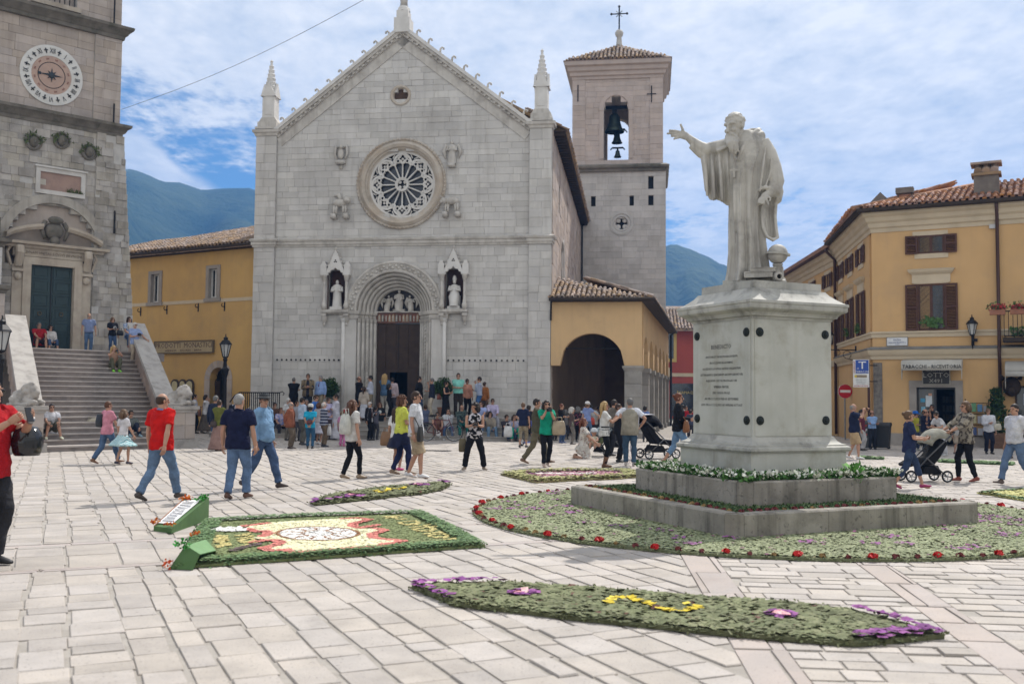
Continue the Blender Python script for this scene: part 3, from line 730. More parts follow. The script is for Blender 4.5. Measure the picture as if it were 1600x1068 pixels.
def reliefs():
 m=MB();c=(-9.29,-.12,12.05);m.ell((c[0],c[1],c[2]+.22),(.14,.13,.26),8,6);m.ell((c[0]+.02,c[1]-.08,c[2]+.5),(.08,.1,.09),8,6)
 for s in(-1,1):m.tube([(c[0]+s*.08,c[1],c[2]+.42),(c[0]+s*.24,c[1]+.03,c[2]+.55),(c[0]+s*.27,c[1]+.03,c[2]+.2),(c[0]+s*.18,c[1]+.02,c[2]-.05)],[(.06,.05),(.1,.06),(.1,.05),(.03,.03)],7)
 m.box(c[0]-.2,c[0]+.2,-.3,.02,11.8,11.95);m.tube([(c[0],0,11.8),(c[0],-.1,11.6)],[.1,.05],6);m.build('eagle_relief',M_CARVE,church,True)
 m=MB();robed(m,(-4.33,-.10,11.7),1.0,wings=True);m.box(-4.48,-4.18,-.26,.02,11.55,11.7);m.build('angel_relief',M_CARVE,church,True)
 for uc,nm in((-9.27,'lion_relief'),(-4.30,'ox_relief')):
  m=MB();z=9.95;f=-1 if nm[0]=='o' else 1
  m.ell((uc,-.2,z+.12),(.34,.16,.17),10,7);m.ell((uc+f*.33,-.28,z+(.12 if f<0 else .24)),(.14,.15,.15),8,6)
  m.ell((uc+f*.42,-.36,z+(.05 if f<0 else .18)),(.07,.09,.07),6,5)
  for dx in(-.24,-.14,.16,.26):m.tube([(uc+dx,-.2,z),(uc+dx*1.05,-.24,z-.18),(uc+dx*1.05,-.24,z-.36)],[.07,.05,.045],6)
  if f>0:m.tube([(uc,-.1,z+.2),(uc-.08,-.08,z+.5),(uc-.3,-.08,z+.45)],[.08,.12,.04],6);m.ell((uc+.33,-.24,z+.24),(.19,.12,.19),8,6)
  else:m.tube([(uc-.4,-.3,z+.24),(uc-.5,-.32,z+.34)],[.03,.015],5);m.tube([(uc-.28,-.34,z+.26),(uc-.24,-.4,z+.36)],[.03,.015],5)
  for s in(-.28,.28):m.box(uc+s-.11,uc+s+.11,-.34,.02,z-.58,z-.36)
  m.build(nm,M_CARVE,church,True)
 for u0,u1,n in((-12.05,-9.25,14),(-4.4,-1.15,15)):
  for k in range(n):u=u0+(u1-u0)*k/(n-1);MB().lathe([(0,.035),(.04,.035),(.045,-.02)],7,(u,0,3.22),axis='y').build('putlog_shade_stud',M_IRON,church)  # dark raised studs added in place of the shaded putlog holes
reliefs()
def church_steps():
 st=thing('church_steps','broad grey stone steps and terrace in front of the church door','steps',tuple(F.o),F.a)
 mt=material('worn_step_stone',(.34,.32,.295),(.27,.25,.225),scale=1.5,stain=(.15,.13,.115),stain_amt=.5,rough=.8,bump=.4,bscale=40)
 for k in range(5):
  m=MB();m.box(-13.1,-.25,-4.35+k*.36,-4.35+k*.36+(.37 if k<4 else 5.2),0 if k==0 else k*.166-.002,(k+1)*.166-.03);m.box(-13.13,-.22,-4.38+k*.36,-4.35+k*.36+(.36 if k<4 else 5.19),(k+1)*.166-.03,(k+1)*.166);m.build('step',mt,st)
 m=MB();m.box(-12.1,-9.3,-.42,.0,PODZ,PODZ+.22);m.box(-4.3,-1.0,-.42,.0,PODZ,PODZ+.22);m.build('stone_bench',mt,st)
church_steps()
NA=Vector(atY(864.5,600,43.0));NB=Vector(atY(906,600,65.0));NA.z=NB.z=0
def nave():
 d=(NB-NA);ang=math.degrees(math.atan2(d.y,d.x));W=Wall(NA,ang);L=d.length
 p=bpy.data.objects.new('nave',None);COL.objects.link(p);p.parent=church
 p.matrix_parent_inverse=(Matrix.Translation(F.o)@Matrix.Rotation(F.a,4,'Z')).inverted()
 p.location=W.o;p.rotation_euler=(0,0,W.a)
 mt=material('pinkish_rubble_stone',(.43,.355,.305),(.35,.285,.245),scale=1.2,var=.14,stain=(.16,.13,.11),stain_amt=.4,rough=.9,bump=.5,bscale=26)
 win=[W.at(874,310),W.at(887,331),W.at(901,372)]
 holes=[rect(u-.28,u+.28,z-.5,z+.5)for u,z in win]
 masonry(p,mt,M_LIMEM,0,13.2,lambda z:(-.9,L),.33,.4,.9,0,.5,holes,0,'stone_block',8)
 for u,z in win:MB().box(u-.3,u+.3,.3,.34,z-.6,z+.6).build('window',M_DARKIN,p)
 u,z=W.at(879,398);m=MB();m.lathe([(.75,.06),(.6,.06),(.6,-.02)],16,(u,0,z),axis='y',a0=0,a1=PI);m.box(u-.75,u-.6,-.06,0,z-2.5,z);m.box(u+.6,u+.75,-.06,0,z-2.5,z);m.build('blind_arch',M_LIME,p,False,True)
 m=MB();m.box(-.6,L+.5,-.5,.6,13.12,13.2);m.build('eave_board',M_TIMBER,p)
 for k in range(46):MB().box(-.5+k*(L+.8)/46,-.38+k*(L+.8)/46,-.46,.1,12.98,13.12).build('rafter',M_TIMBER,p)
 m=MB();m.prism([(-.55,13.2),(6.2,16.9),(6.2,16.75),(-.4,13.12)],-.2,L+1,plane='yz');m.prism([(12.9,13.2),(6.2,16.9),(6.2,16.75),(12.8,13.12)],-.2,L+1,plane='yz');m.build('roof',M_TILE,p,False,True)
 tiles(p,M_TILE,(-.4,-.56,13.22),(1,0,0),(0,.8767,.4806),int((L+.8)/.24),6,.24,.34,0,5)
 m=MB();m.tube([(L-.35,-.12,0),(L-.35,-.12,12.9),(L-.4,-.4,13.05)],.06,8);m.build('downpipe',M_IRON,p)
 m=MB();m.box(0,L,12.3,12.5,0,13.2);m.build('north_wall',mt,p)
nave()
M_BELLST=material('bell_tower_stone',(.52,.50,.48),(.44,.42,.40),scale=1.1,var=.09,stain=(.25,.23,.21),stain_amt=.35,stain_scale=.5,streak=.2,rough=.9,bump=.45,bscale=24)
M_BELLPK=material('bell_tower_pink_stone',(.49,.415,.375),(.43,.37,.335),scale=1.1,var=.08,stain=(.26,.22,.195),stain_amt=.3,stain_scale=.5,streak=.2,rough=.9,bump=.4,bscale=24)
T=Wall(atY(892,600,65.0),-8)
def bell_tower():
 t=thing('bell_tower','square stone bell tower behind the church with open belfry and tiled cap','bell tower',tuple(T.o),T.a)
 uR=T.at(1036,200)[0];W=uR;D=6.2
 zc=T.at(960,268)[1];ze=T.at(960,122)[1]
 aL,zb=T.at(943,248);aR,_=T.at(982,248);_,zt=T.at(962,149);ac=(aL+aR)/2;ar=(aR-aL)/2;zs=zt-ar
 wins=[(927,314,.15,.42),(987,312,.14,.38),(1017,282,.17,.34),(1017,312,.17,.34)]
 holes=[rect(T.at(x,y)[0]-a,T.at(x,y)[0]+a,T.at(x,y)[1]-b*.55,T.at(x,y)[1]+b*.55)for x,y,a,b in wins]
 qu,qz=T.at(971,349)
 holes.append(circ(qu,qz,.52))
 masonry(t,M_BELLST,M_LIMEM,0,zc,lambda z:(-.15,W+.18),.36,.45,1.05,0,.6,holes,150,'stone_block',11)
 for x,y,a,b in wins:
  u,z=T.at(x,y);MB().box(u-a,u+a,.35,.4,z-b-.2,z+b+.2).build('window',M_DARKIN,t)
 m=MB();m.lathe([(.78,-.02),(.78,.04),(.64,.06),(.6,.02),(.46,.05),(.40,-.02),(.34,-.25)],26,(qu,0,qz),axis='y');m.build('quatrefoil_ring',M_LIME,t,'angle',True)
 m=MB()
 for k in range(4):a=PI/4+k*PI/2;m.ell((qu+.3*math.cos(a),.12,qz+.3*math.sin(a)),(.17,.06,.17),8,5)
 m.build('quatrefoil_cusp',M_LIME,t,True);MB().box(qu-.5,qu+.5,.4,.45,qz-.5,qz+.5).build('quatrefoil_dark',M_DARKIN,t)
 h=[arch_hole(ac,ar,zs)]
 low=[lambda za,zb2:[(ac-ar,ac+ar)]if False else[]]
 def hh(za,zb2):
  if zb2<=zb+.05:return[]
  return arch_hole(ac,ar,zs)(za,zb2)
 masonry(t,M_BELLPK,M_LIMEM,zc+.45,ze,lambda z:(0.02,W-.02),.34,.45,1.0,.06,.7,[hh],110,'belfry_block',12)
 for u0,u1 in((0,.85),(W-.85,W)):masonry(t,M_BELLPK,M_LIMEM,zc+.45,ze,lambda z:(u0,u1),.38,.8,1.2,.0,.5,[],20,'quoin_block',13)
 def strips(name,fn):
  m=MB();n=16
  segs=[(0,ac-ar,None)]+[(ac-ar+2*ar*k/n,ac-ar+2*ar*(k+1)/n,k)for k in range(n)]+[(ac+ar,W,None)]
  for a,b,k in segs:
   if k is None:fn(m,a,b,zc,ze,zc,ze)
   else:
    za=zs+math.sqrt(max(0,ar**2-(a-ac)**2));zb3=zs+math.sqrt(max(0,ar**2-(b-ac)**2));zl=min(za,zb3)
    fn(m,a,b,zl,ze,zl,ze);fn(m,a,b,zc,zb,zc,zb)
  m.build(name,M_BELLPK,t,False,True)
 strips('belfry_back_wall',lambda m,a,b,z0,z1,*_:m.box(a,b,D-.7,D,z0,z1))
 strips('belfry_side_wall',lambda m,a,b,z0,z1,*_:(m.box(0.04,.7,.78+a*(D-1.5)/W,.78+b*(D-1.5)/W,z0,z1),m.box(W-.7,W-.04,.78+a*(D-1.5)/W,.78+b*(D-1.5)/W,z0,z1)))
 m=MB();m.lathe([(ar+.28,-.01),(ar+.28,.05),(ar+.02,.05),(ar,.0)],24,(ac,.05,zs),axis='y',a0=0,a1=PI)
 for s in(-1,1):m.box(ac+s*ar,ac+s*(ar+.28),.0,.1,zb,zs);m.box(ac+s*(ar-.03),ac+s*(ar+.3),-.03,.1,zs-.16,zs)
 m.build('belfry_arch',M_BELLPK,t,'angle',True)
 m=MB();m.box(0.1,W-.1,.1,D-.1,ze-.2,ze-.1);m.box(.1,W-.1,.1,D-.1,zc,zc+.1);m.box(0,.6,.6,D,0,zc);m.box(W-.5,W+.18,.6,D,0,zc);m.build('floor',M_BELLST,t)
 sq=lambda e:[(-e,D+e),(-e,-e),(W+e,-e),(W+e,D+e)]
 m=MB();m.sweep(sq(.15),[(-.2,zc-.02),(.02,zc-.02),(.05,zc+.12),(.22,zc+.20),(.26,zc+.32),(.02,zc+.46),(-.2,zc+.46)],closed=True);m.build('belfry_string_course',material('mossy_cornice_stone',(.24,.215,.185),(.16,.15,.125),scale=2,stain=(.05,.055,.035),stain_amt=.8,bump=.6),t,'angle',True)
 m=MB();zt2=T.at(960,97)[1]
 m.sweep(sq(0),[(-.2,ze-.05),(.03,ze-.05),(.05,ze+.12),(.16,ze+.18),(.18,ze+.40),(.30,ze+.48),(.34,ze+.72),(.5,ze+.80),(.52,zt2+.0),(-.2,zt2)],closed=True);m.build('crowning_cornice',M_BELLPK,t,'angle',True)
 z0=zt2+.02;e=.58;ap=atY(965,78,68.6)[2];cx,cy=W/2,D/2
 m=MB();m.add([(-e,-e,z0),(W+e,-e,z0),(W+e,D+e,z0),(-e,D+e,z0),(cx,cy,ap)],[(0,1,4),(1,2,4),(2,3,4),(3,0,4),(3,2,1,0)]);m.build('roof',M_TILE,t,False,True)
 rise=ap-z0;run=cy+e;sl=math.hypot(rise,run);ey=(0,run/sl,rise/sl);wx=W+2*e;nx=int(wx/.26);ny=int(sl/.36)
 tiles(t,M_TILE,(-e,-e,z0+.03),(1,0,0),ey,nx,lambda i:(0,max(0,int(ny*(1-abs((i+.5)/nx*2-1))))),.26,.36,0,6)
 m=MB();m.lathe([(0,ap-.3),(.3,ap-.3),(.2,ap+.1),(.16,ap+.55),(.24,ap+.62),(.3,ap+.85),(.2,ap+1.02),(0,ap+1.05)],12,(cx,cy,0));m.build('finial',M_CARVE,t,True)
 m=MB();m.tube([(cx,cy,ap+1.0),(cx,cy,ap+2.7)],.05,6);m.tube([(cx-.52,cy,ap+2.2),(cx+.52,cy,ap+2.2)],.045,6)
 for p in((-.54,2.2),(.54,2.2),(0,2.72)):m.ell((cx+p[0],cy,ap+p[1]),(.09,.09,.09),6,5)
 for a in(PI/4,3*PI/4,5*PI/4,7*PI/4):m.tube([(cx+.1*math.cos(a),cy,ap+2.2+.1*math.sin(a)),(cx+.3*math.cos(a),cy,ap+2.2+.3*math.sin(a))],.025,5)
 m.build('iron_cross',M_IRON,t)
 brz=plain('green_bronze',(.055,.075,.062),.5,.7)
 def bell(px,py,s,y,lab):
  u,z=T.at(px,py,-y);o=thing('bell',lab,'bell',T.w(u,-y,z),T.a)
  m=MB();m.lathe([(s*.5,0),(s*.52,.04*s),(s*.40,.22*s),(s*.30,.55*s),(s*.27,.82*s),(s*.16,.96*s),(0,1.0*s)],18);m.build('body',brz,o,True)
  m=MB();m.box(-s*.12,s*.12,-.06,.06,s,s*1.25);m.box(-s*.75,s*.75,-.07,.07,s*1.2,s*1.38)
  for q in(-1,1):m.tube([(q*s*.75,0,s*1.28),(q*s*.95,0,s*1.0)],.04,5)
  m.build('headstock',M_IRON,o);MB().tube([(0,0,s*.6),(0,0,-.05*s)],[.03,.07],6).build('clapper',M_IRON,o)
 bell(960,207,1.3,1.6,'large bronze bell hanging highest in the belfry opening')
 bell(964,224,.72,2.0,'middle bronze bell hanging just below the large bell')
 bell(965,246,.5,1.4,'smallest bronze bell hanging lowest in the belfry opening')
 for px,py in((903,146),(1018,147),(903,290)):
  u,z=T.at(px,py);m=MB();m.tube([(u,-.03,z-.55),(u,-.03,z+.55)],.035,5)
  if px==1018:m.tube([(u-.3,-.03,z),(u+.3,-.03,z)],.03,5)
  m.build('wall_tie',M_IRON,t)
bell_tower()
M_OCHRE=material('ochre_plaster',(.60,.41,.215),(.54,.37,.20),scale=.9,stain=(.38,.28,.17),stain_amt=.4,stain_scale=.7,streak=.2,rough=.92,bump=.25,bscale=20)
def arch_panel(m,u0,u1,z1,y0,y1,openings,n=18):
 us=sorted(set([u0,u1]+[min(u1,max(u0,c-r+2*r*k/n))for c,r,zs in openings for k in range(n+1)]))
 def low(u):
  z=None
  for c,r,zs in openings:
   if abs(u-c)<=r+1e-6:z=zs+math.sqrt(max(0,r*r-(u-c)**2))
  return z
 for a,b in zip(us[:-1],us[1:]):
  if b-a<1e-5:continue
  mid=low((a+b)/2)
  zb=openings[0][2]
  za,zc=(low(a)or zb,low(b)or zb)if mid is not None else(zb,zb)
  m.add([(a,y0,za),(b,y0,zc),(b,y0,z1),(a,y0,z1),(a,y1,za),(b,y1,zc),(b,y1,z1),(a,y1,z1)],[(0,1,2,3),(7,6,5,4),(0,4,5,1),(2,6,7,3)],.5)
 m.add([(u0,y0,zb),(u0,y0,z1),(u0,y1,z1),(u0,y1,zb)],[(0,1,2,3)],.5);m.add([(u1,y0,zb),(u1,y0,z1),(u1,y1,z1),(u1,y1,zb)],[(0,1,2,3)],.5)
Q=Wall(F.w(0,.10,0),-8)
def portico():
 p=thing('portico','ochre plastered portico with stone pillars and a tiled roof beside the church','portico',tuple(Q.o),Q.a)
 uc,_=Q.at(925,560);uR,_=Q.at(1003,560);uP,_=Q.at(975,560);zs=3.02;r=uP-uc+.02;ze=Q.at(930,468)[1]
 m=MB();arch_panel(m,0.02,uR,ze,0,.55,[(uc,r,zs)]);m.build('front_wall',M_OCHRE,p,'angle',True)
 mst=material('speckled_pillar_stone',(.33,.315,.29),(.27,.255,.235),scale=2,var=.1,stain=(.15,.14,.12),stain_amt=.4,bump=.6,bscale=40,pits=.6)
 def pillar(u,y,w,d,nm='pillar'):
  q=bpy.data.objects.new(nm,None);COL.objects.link(q);q.parent=p
  z=0
  for k in range(5):MB().block(u,u+w,z+.004,z+2.84/5-.004,y,y+d,.01).build('stone_block',mst,q);z+=2.84/5
  m=MB();m.sweep([(u,y+d),(u,y),(u+w,y),(u+w,y+d)],[(-.05,2.82),(.02,2.82),(.05,2.88),(.09,2.93),(.09,3.02),(-.05,3.02)],closed=True);m.box(u,u+w,y,y+d,2.8,3.015);m.build('capital',mst,q,False,True)
  m=MB();m.sweep([(u,y+d),(u,y),(u+w,y),(u+w,y+d)],[(-.02,0),(.08,0),(.08,.22),(.0,.3)],closed=True);m.build('pillar_foot',mst,q,False,True)
 pillar(uP+.02,0.0,uR-uP-.02,.62)
 S=Wall(Q.w(uR,0,0),78);L=20.5;na=6;bay=(L-.6)/na;ar=(bay-.62)/2;Mx=(Matrix.Translation(Q.o)@Matrix.Rotation(Q.a,4,'Z')).inverted()@(Matrix.Translation(S.o)@Matrix.Rotation(S.a,4,'Z'))
 m=MB();arch_panel(m,.56,L,ze,0.0,.5,[(.6+bay*(k+.5)-.31+.31,ar,zs)for k in range(na)]);m.xf(Mx);m.build('side_arcade',M_OCHRE,p,'angle',True)
 for k in range(na):
  u=.6+bay*(k+1)-.31;q=bpy.data.objects.new('pillar',None);COL.objects.link(q);q.parent=p;q.matrix_local=Mx
  z=0
  for j in range(5):m=MB().block(u,u+.62,z+.004,z+2.84/5-.004,-.02,.52,.01);m.build('stone_block',mst,q);z+=2.84/5
  m=MB();m.box(u-.06,u+.68,-.09,.6,2.82,3.02);m.build('capital',mst,q)
  m=MB();m.box(u-.05,u+.67,-.08,.58,0,.26);m.build('pillar_foot',mst,q)
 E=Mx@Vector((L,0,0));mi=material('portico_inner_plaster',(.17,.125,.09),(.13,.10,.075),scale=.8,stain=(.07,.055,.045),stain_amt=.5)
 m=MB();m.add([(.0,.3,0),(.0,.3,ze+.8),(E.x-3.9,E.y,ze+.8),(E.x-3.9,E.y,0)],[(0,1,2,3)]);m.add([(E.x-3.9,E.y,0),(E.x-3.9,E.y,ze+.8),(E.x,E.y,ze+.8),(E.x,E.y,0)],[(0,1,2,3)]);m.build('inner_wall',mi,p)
 m=MB();m.add([(0,.05,ze-.02),(uR,.05,ze-.02),(E.x,E.y,ze-.02),(E.x-3.9,E.y,ze-.02)],[(0,1,2,3)]);m.build('ceiling',M_TIMBER,p)
 m=MB();m.tube([(0.02,.3,3.75),(uR-.3,.3,3.75)],.025,6);m.build('tie_rod',M_IRON,p)
 ef=-.35;zE=ze+.02;C=Vector((-.02,3.2,zE+1.25));A=Vector((-.02,ef,zE));B=Vector((uR+.42,ef,zE));Es=Mx@Vector((L+.4,-.42,0));Es.z=zE;Rr=Vector((E.x-4.1,E.y+.3,zE+1.25))
 m=MB();m.add([tuple(A),tuple(B),tuple(C)],[(0,1,2)]);m.add([tuple(B),tuple(Es),tuple(Rr),tuple(C)],[(0,1,2,3)]);m.build('roof',M_TILE,p)
 ey=(C-A).normalized();w=.215;nx=int((B-A).length/w);sl=(C-A).length;l=.33
 tiles(p,M_TILE,A+Vector((0,0,.03)),(1,0,0),ey,nx,lambda i:(0,max(1,int(sl*(1-(i+.3)/nx)/l))),w,l,230,3)
 sx=(Es-B).normalized();up=sx.cross(Vector((0,0,1)));up=-up if up.x>0 else up;ey2=(up*3.4+Vector((0,0,1.25))).normalized()
 tiles(p,M_TILE,B+Vector((0,0,.03)),-sx if False else sx,ey2,int((Es-B).length/.24),lambda i:(0,min(9,1+int(i*.75))),.24,.38,0,4)
 m=MB();m.tube([A+Vector((-.02,-.05,-.03)),B+Vector((.05,-.05,-.03)),Es+Vector((.05,0,-.03))],.075,8);m.build('gutter',M_TIMBER,p,True)
 m=MB();m.add([tuple(A+Vector((0,.02,-.06))),tuple(B+Vector((-.02,.02,-.06))),(uR,.02,ze-.10),(0,.02,ze-.10)],[(0,1,2,3)]);m.add([tuple(B+Vector((-.02,.02,-.06))),tuple(Es+Vector((-.02,0,-.06))),(E.x,E.y,ze-.1),(uR,.02,ze-.1)],[(0,1,2,3)]);m.build('soffit',M_TIMBER,p)
 m=MB();m.tube([(.06,-.36,zE-.05),(.02,-.1,zE-.5),(.02,-.1,zE-.9)],.045,6);m.tube([tuple(Mx@Vector((L,-.15,0))),tuple(Mx@Vector((L,-.15,ze-.2))),tuple(Mx@Vector((L,-.4,ze)))],.07,6);m.build('downpipe',M_IRON,p)
portico()
M_OLDST=material('old_tower_stone',(.40,.372,.335),(.295,.27,.24),scale=1.4,var=.19,stain=(.12,.115,.10),stain_amt=.6,stain_scale=.8,streak=.35,rough=.92,bump=.8,bscale=16)
M_OLDPK=material('pinkish_tower_stone',(.43,.37,.325),(.36,.31,.27),scale=1.3,var=.12,stain=(.2,.165,.14),stain_amt=.45,stain_scale=.7,streak=.3,rough=.9,bump=.45,bscale=22)
M_DARKST=material('lichened_cornice_stone',(.19,.17,.145),(.12,.11,.09),scale=2.4,stain=(.05,.055,.035),stain_amt=.7,stain_scale=2.5,rough=.95,bump=.9,bscale=14)
M_FRAMEST=material('cream_door_surround_stone',(.46,.405,.33),(.39,.33,.265),scale=2.0,stain=(.17,.14,.11),stain_amt=.5,stain_scale=1.2,streak=.25,rough=.8,bump=.4,bscale=30)
M_WHITEST=material('white_marble_slab',(.55,.53,.50),(.47,.45,.42),scale=3,stain=(.25,.22,.2),stain_amt=.4,rough=.7,bump=.2)
M_BLACK=plain('black_paint',(.012,.012,.013),.6)
TW=Wall(atY(207,600,40.7),43)
def tower():
 t=thing('clock_tower','weathered stone tower with a white dial clock above a dark green doorway','clock tower',tuple(TW.o),TW.a)
 DC=-3.28;z1,z2=12.15,16.2
 dh=[rect(DC-.79,DC+.79,0,6.6),arch_hole(DC,1.72,7.3)]
 def hole(za,zb):
  if zb>6.75:return arch_hole(DC,1.72,7.35)(za,zb)if za<9.2 else[]
  return[(DC-1.45,DC+1.45)]
 masonry(t,M_OLDST,M_LIMEM,2.4,z1,lambda z:(-7.6,-1.75),.27,.24,.68,0,.6,[hole],170,'stone_block',21,jit=.014)
 masonry(t,M_OLDST,M_LIMEM,0,z1,lambda z:(-1.75,.03-.078*max(0,z-3.3)),.26,.2,.6,-.06,.6,[],80,'corner_block',22,jit=.022)
 masonry(t,M_OLDPK,M_LIMEM,z1+.45,z2,lambda z:(-7.6,-1.9),.34,.5,1.2,.12,.6,[],30,'ashlar_block',23)
 masonry(t,M_OLDPK,M_LIMEM,z1+.45,z2,lambda z:(-1.9,-.82),.34,.45,1.0,.05,.6,[],20,'ashlar_block',24)
 bu,_=TW.at(89,5)
 masonry(t,M_OLDPK,M_LIMEM,z2+.5,20.5,lambda z:(-7.6,-.84),.34,.5,1.1,.14,.6,[rect(bu-.82,bu+.82,17.0,20.5)],0,'ashlar_block',25)
 MB().box(bu-1.0,bu+1.0,.7,.74,16.9,20.5).build('belfry_dark',M_DARKIN,t)
 m=MB();m.box(bu-.95,bu+.95,.02,.5,16.82,17.0);m.build('belfry_sill',M_FRAMEST,t)
 for k in range(9):MB().tube([(bu-.75+k*.19,.3,17.0),(bu-.75+k*.19,.3,17.9)],.02,5).build('belfry_railing',M_IRON,t)
 m=MB();m.box(-7.6,-.9,.58,6.5,0,20.5);m.build('core',M_OLDPK,t)
 pth=[(-7.8,0),(0,0),(0,6)]
 for z,e,nm in((z1,-.78,'string_course'),(z2,-.80,'upper_string_course')):
  m=MB();m.sweep([(a if i==0 else a+e,b)for i,(a,b)in enumerate(pth)],[(-.3,z-.05),(.04,z-.05),(.06,z+.08),(.14,z+.13),(.20,z+.26),(.32,z+.33),(.34,z+.44),(.10,z+.50),(-.3,z+.52)]);m.build(nm,M_DARKST,t,'angle',True)
 cu,cz=TW.at(82,117)
 ck=bpy.data.objects.new('clock',None);COL.objects.link(ck);ck.parent=t;ck.location=(cu,.12,cz)
 mw=material('white_clock_enamel',(.62,.61,.58),(.55,.54,.51),scale=3,stain=(.35,.3,.26),stain_amt=.3,rough=.6,bump=.1)
 m=MB();m.lathe([(1.18,-.02),(1.18,.05),(1.12,.06),(.76,.04),(.74,.0)],48,axis='y');m.build('dial_ring',mw,ck,'angle',True)
 MB().lathe([(0,.02),(.76,.02)],40,axis='y').build('dial_centre',material('pink_dial_stone',(.44,.31,.25),(.38,.27,.22),scale=3,bump=.2),ck)
 m=MB();m.lathe([(.52,.02),(.52,.03),(.495,.03),(.495,.02)],40,axis='y');m.build('dial_line',M_BLACK,ck)
 ROM=['XII','I','II','III','IIII','V','VI','VII','VIII','IX','X','XI']
 mred=plain('faded_red_paint',(.22,.06,.045),.8)
 for k,s in enumerate(ROM):
  a=PI/2-k*PI/6
  o=words(s,.29,M_BLACK,ck,(.955*math.cos(a),-.066,.955*math.sin(a)),.62,'numeral');o.rotation_euler=(0,PI/2-a,0)
  b=a-PI/12;m=MB();c=Vector((.955*math.cos(b),-.066,.955*math.sin(b)));e1=Vector((math.cos(b),0,math.sin(b)));e2=Vector((-math.sin(b),0,math.cos(b)))
  m.obox(c,e1*.10,e2*.022,Vector((0,.006,0)));m.obox(c+e1*.02,e1*.022,e2*.07,Vector((0,.005,0)));m.build('quarter_cross',M_BLACK,ck)
  o=words('IOI',.10,mred,ck,(.64*math.cos(b),-.03,.64*math.sin(b)),.8,'inner_numeral');o.rotation_euler=(0,PI/2-b,0)
 m=MB()
 for k in range(8):
  a=k*PI/4;L=.30 if k%2==0 else .24
  if k==4:L=.54
  if k==0:L=.42
  e1=Vector((math.cos(a),0,math.sin(a)));e2=Vector((-math.sin(a),0,math.cos(a)));y=Vector((0,-.05,0))
  m.add([tuple(y+e2*.055),tuple(y+e1*L),tuple(y-e2*.055),tuple(y*1.6)],[(0,3,1),(3,2,1)])
  if k==4:m.obox(y+e1*.46,e1*.06,e2*.05,Vector((0,.008,0)))
 m.lathe([(0,.09),(.11,.08),(.12,.03)],14,axis='y');m.build('sunburst_hand',plain('blue_black_paint',(.02,.03,.04),.5),ck)
 u0,zz=TW.at(70,176);u1,_=TW.at(106,186);MB().box(u0,u1,.02,.2,zz-.38,zz+.02).build('marble_slab',M_WHITEST,t)
 for px,py in((52,222),(96,220),(139,238)):
  u,z=TW.at(px,py);q=MB();q.lathe([(.33,-.02),(.33,.06),(.27,.08),(.25,.02)],16,(u,0,z),axis='y');q.ell((u,-.08,z),(.17,.15,.22),9,7);q.ell((u,-.22,z-.02),(.05,.05,.08),6,5)
  q.build('carved_head',M_DARKST,t,True)
  w=MB();rs=random.Random(px)
  for k in range(60):
   a=rs.uniform(-.2,PI+.2);r=rs.uniform(.22,.42);c=Vector((u+r*math.cos(a),-.06-rs.uniform(0,.12),z+r*math.sin(a)*.8));d=Vector((rs.gauss(0,.06),rs.gauss(-.03,.04),rs.gauss(0,.07)))
   s=Vector((d.z,0,-d.x))*.35+Vector((0,.015,0));w.add([tuple(c-s),tuple(c+s),tuple(c+d)],[(0,1,2)])
  o=w.build('weeds',material('wall_weeds',(.05,.075,.025),(.09,.10,.04),scale=20,bump=0),t);o['kind']='stuff'
 a0,ztop=TW.at(56,256);a1,_=TW.at(133,262);_,zbot=TW.at(56,293);_,zt1=TW.at(133,265)
 zt,zb=ztop-.1,zbot-.2
 m=MB();m.box(a0,a1,-.10,.1,zt-.16,zt);m.box(a0,a1,-.10,.1,zb,zb+.16);m.box(a0,a0+.16,-.095,.1,zb+.16,zt-.16);m.box(a1-.16,a1,-.095,.1,zb+.16,zt-.16);m.box(a0-.06,a1+.06,-.16,.1,zt+.003,zt+.07);m.build('tablet_frame',M_WHITEST,t)
 MB().box(a0+.1,a1-.1,-.03,.1,zb+.1,zt-.1).build('tablet',material('pink_tablet_stone',(.34,.235,.19),(.28,.19,.16),scale=3,stain=(.14,.12,.1),stain_amt=.5),t)
 w=MB();rs=random.Random(4)
 for k in range(70):c=Vector((a1-rs.uniform(.1,.7),-.12,zb+.16));d=Vector((rs.gauss(0,.06),rs.gauss(-.03,.03),rs.uniform(.02,.22)));w.add([tuple(c-Vector((.02,0,0))),tuple(c+Vector((.02,0,0))),tuple(c+d)],[(0,1,2)])
 o=w.build('weeds',MATS['wall_weeds'],t);o['kind']='stuff'
 m=MB();m.lathe([(2.08,.0),(2.08,.07),(1.74,.07),(1.72,-.25)],36,(DC,0,7.3),axis='y',a0=.05,a1=PI-.05);m.build('relieving_arch',M_OLDST,t,'angle',True)
 m=MB();m.prism([(DC+1.74*math.cos(PI*k/24),7.3+1.74*math.sin(PI*k/24))for k in range(25)],.22,.5);m.build('arch_infill',M_OLDPK,t,False,True)
 f=bpy.data.objects.new('doorway',None);COL.objects.link(f);f.parent=t;f.location=(DC,0,0)
 m=MB()
 for s in(-1,1):
  m.box(s*.80,s*1.10,-.14,.4,3.36,6.66);m.box(s*.78,s*.86,-.05,.4,3.36,6.66);m.box(s*1.10,s*1.46,-.06,.4,3.36,6.55)
  m.tube([(s*1.27,-.08,6.5),(s*1.27,-.30,7.0),(s*1.27,-.25,7.25)],[(.16,.10),(.16,.15),(.16,.10)],8)
  m.ell((s*1.27,-.10,6.1),(.15,.10,.16),8,6);m.tube([(s*1.5,0,6.5),(s*1.66,-.02,7.0),(s*1.52,-.02,7.25)],.07,6)
  m.box(s*1.06,s*1.50,-.17,.3,6.28,6.38)
 m.box(-1.10,1.10,-.12,.4,6.58,6.86);m.box(-1.46,1.46,-.08,.4,6.88,7.2)
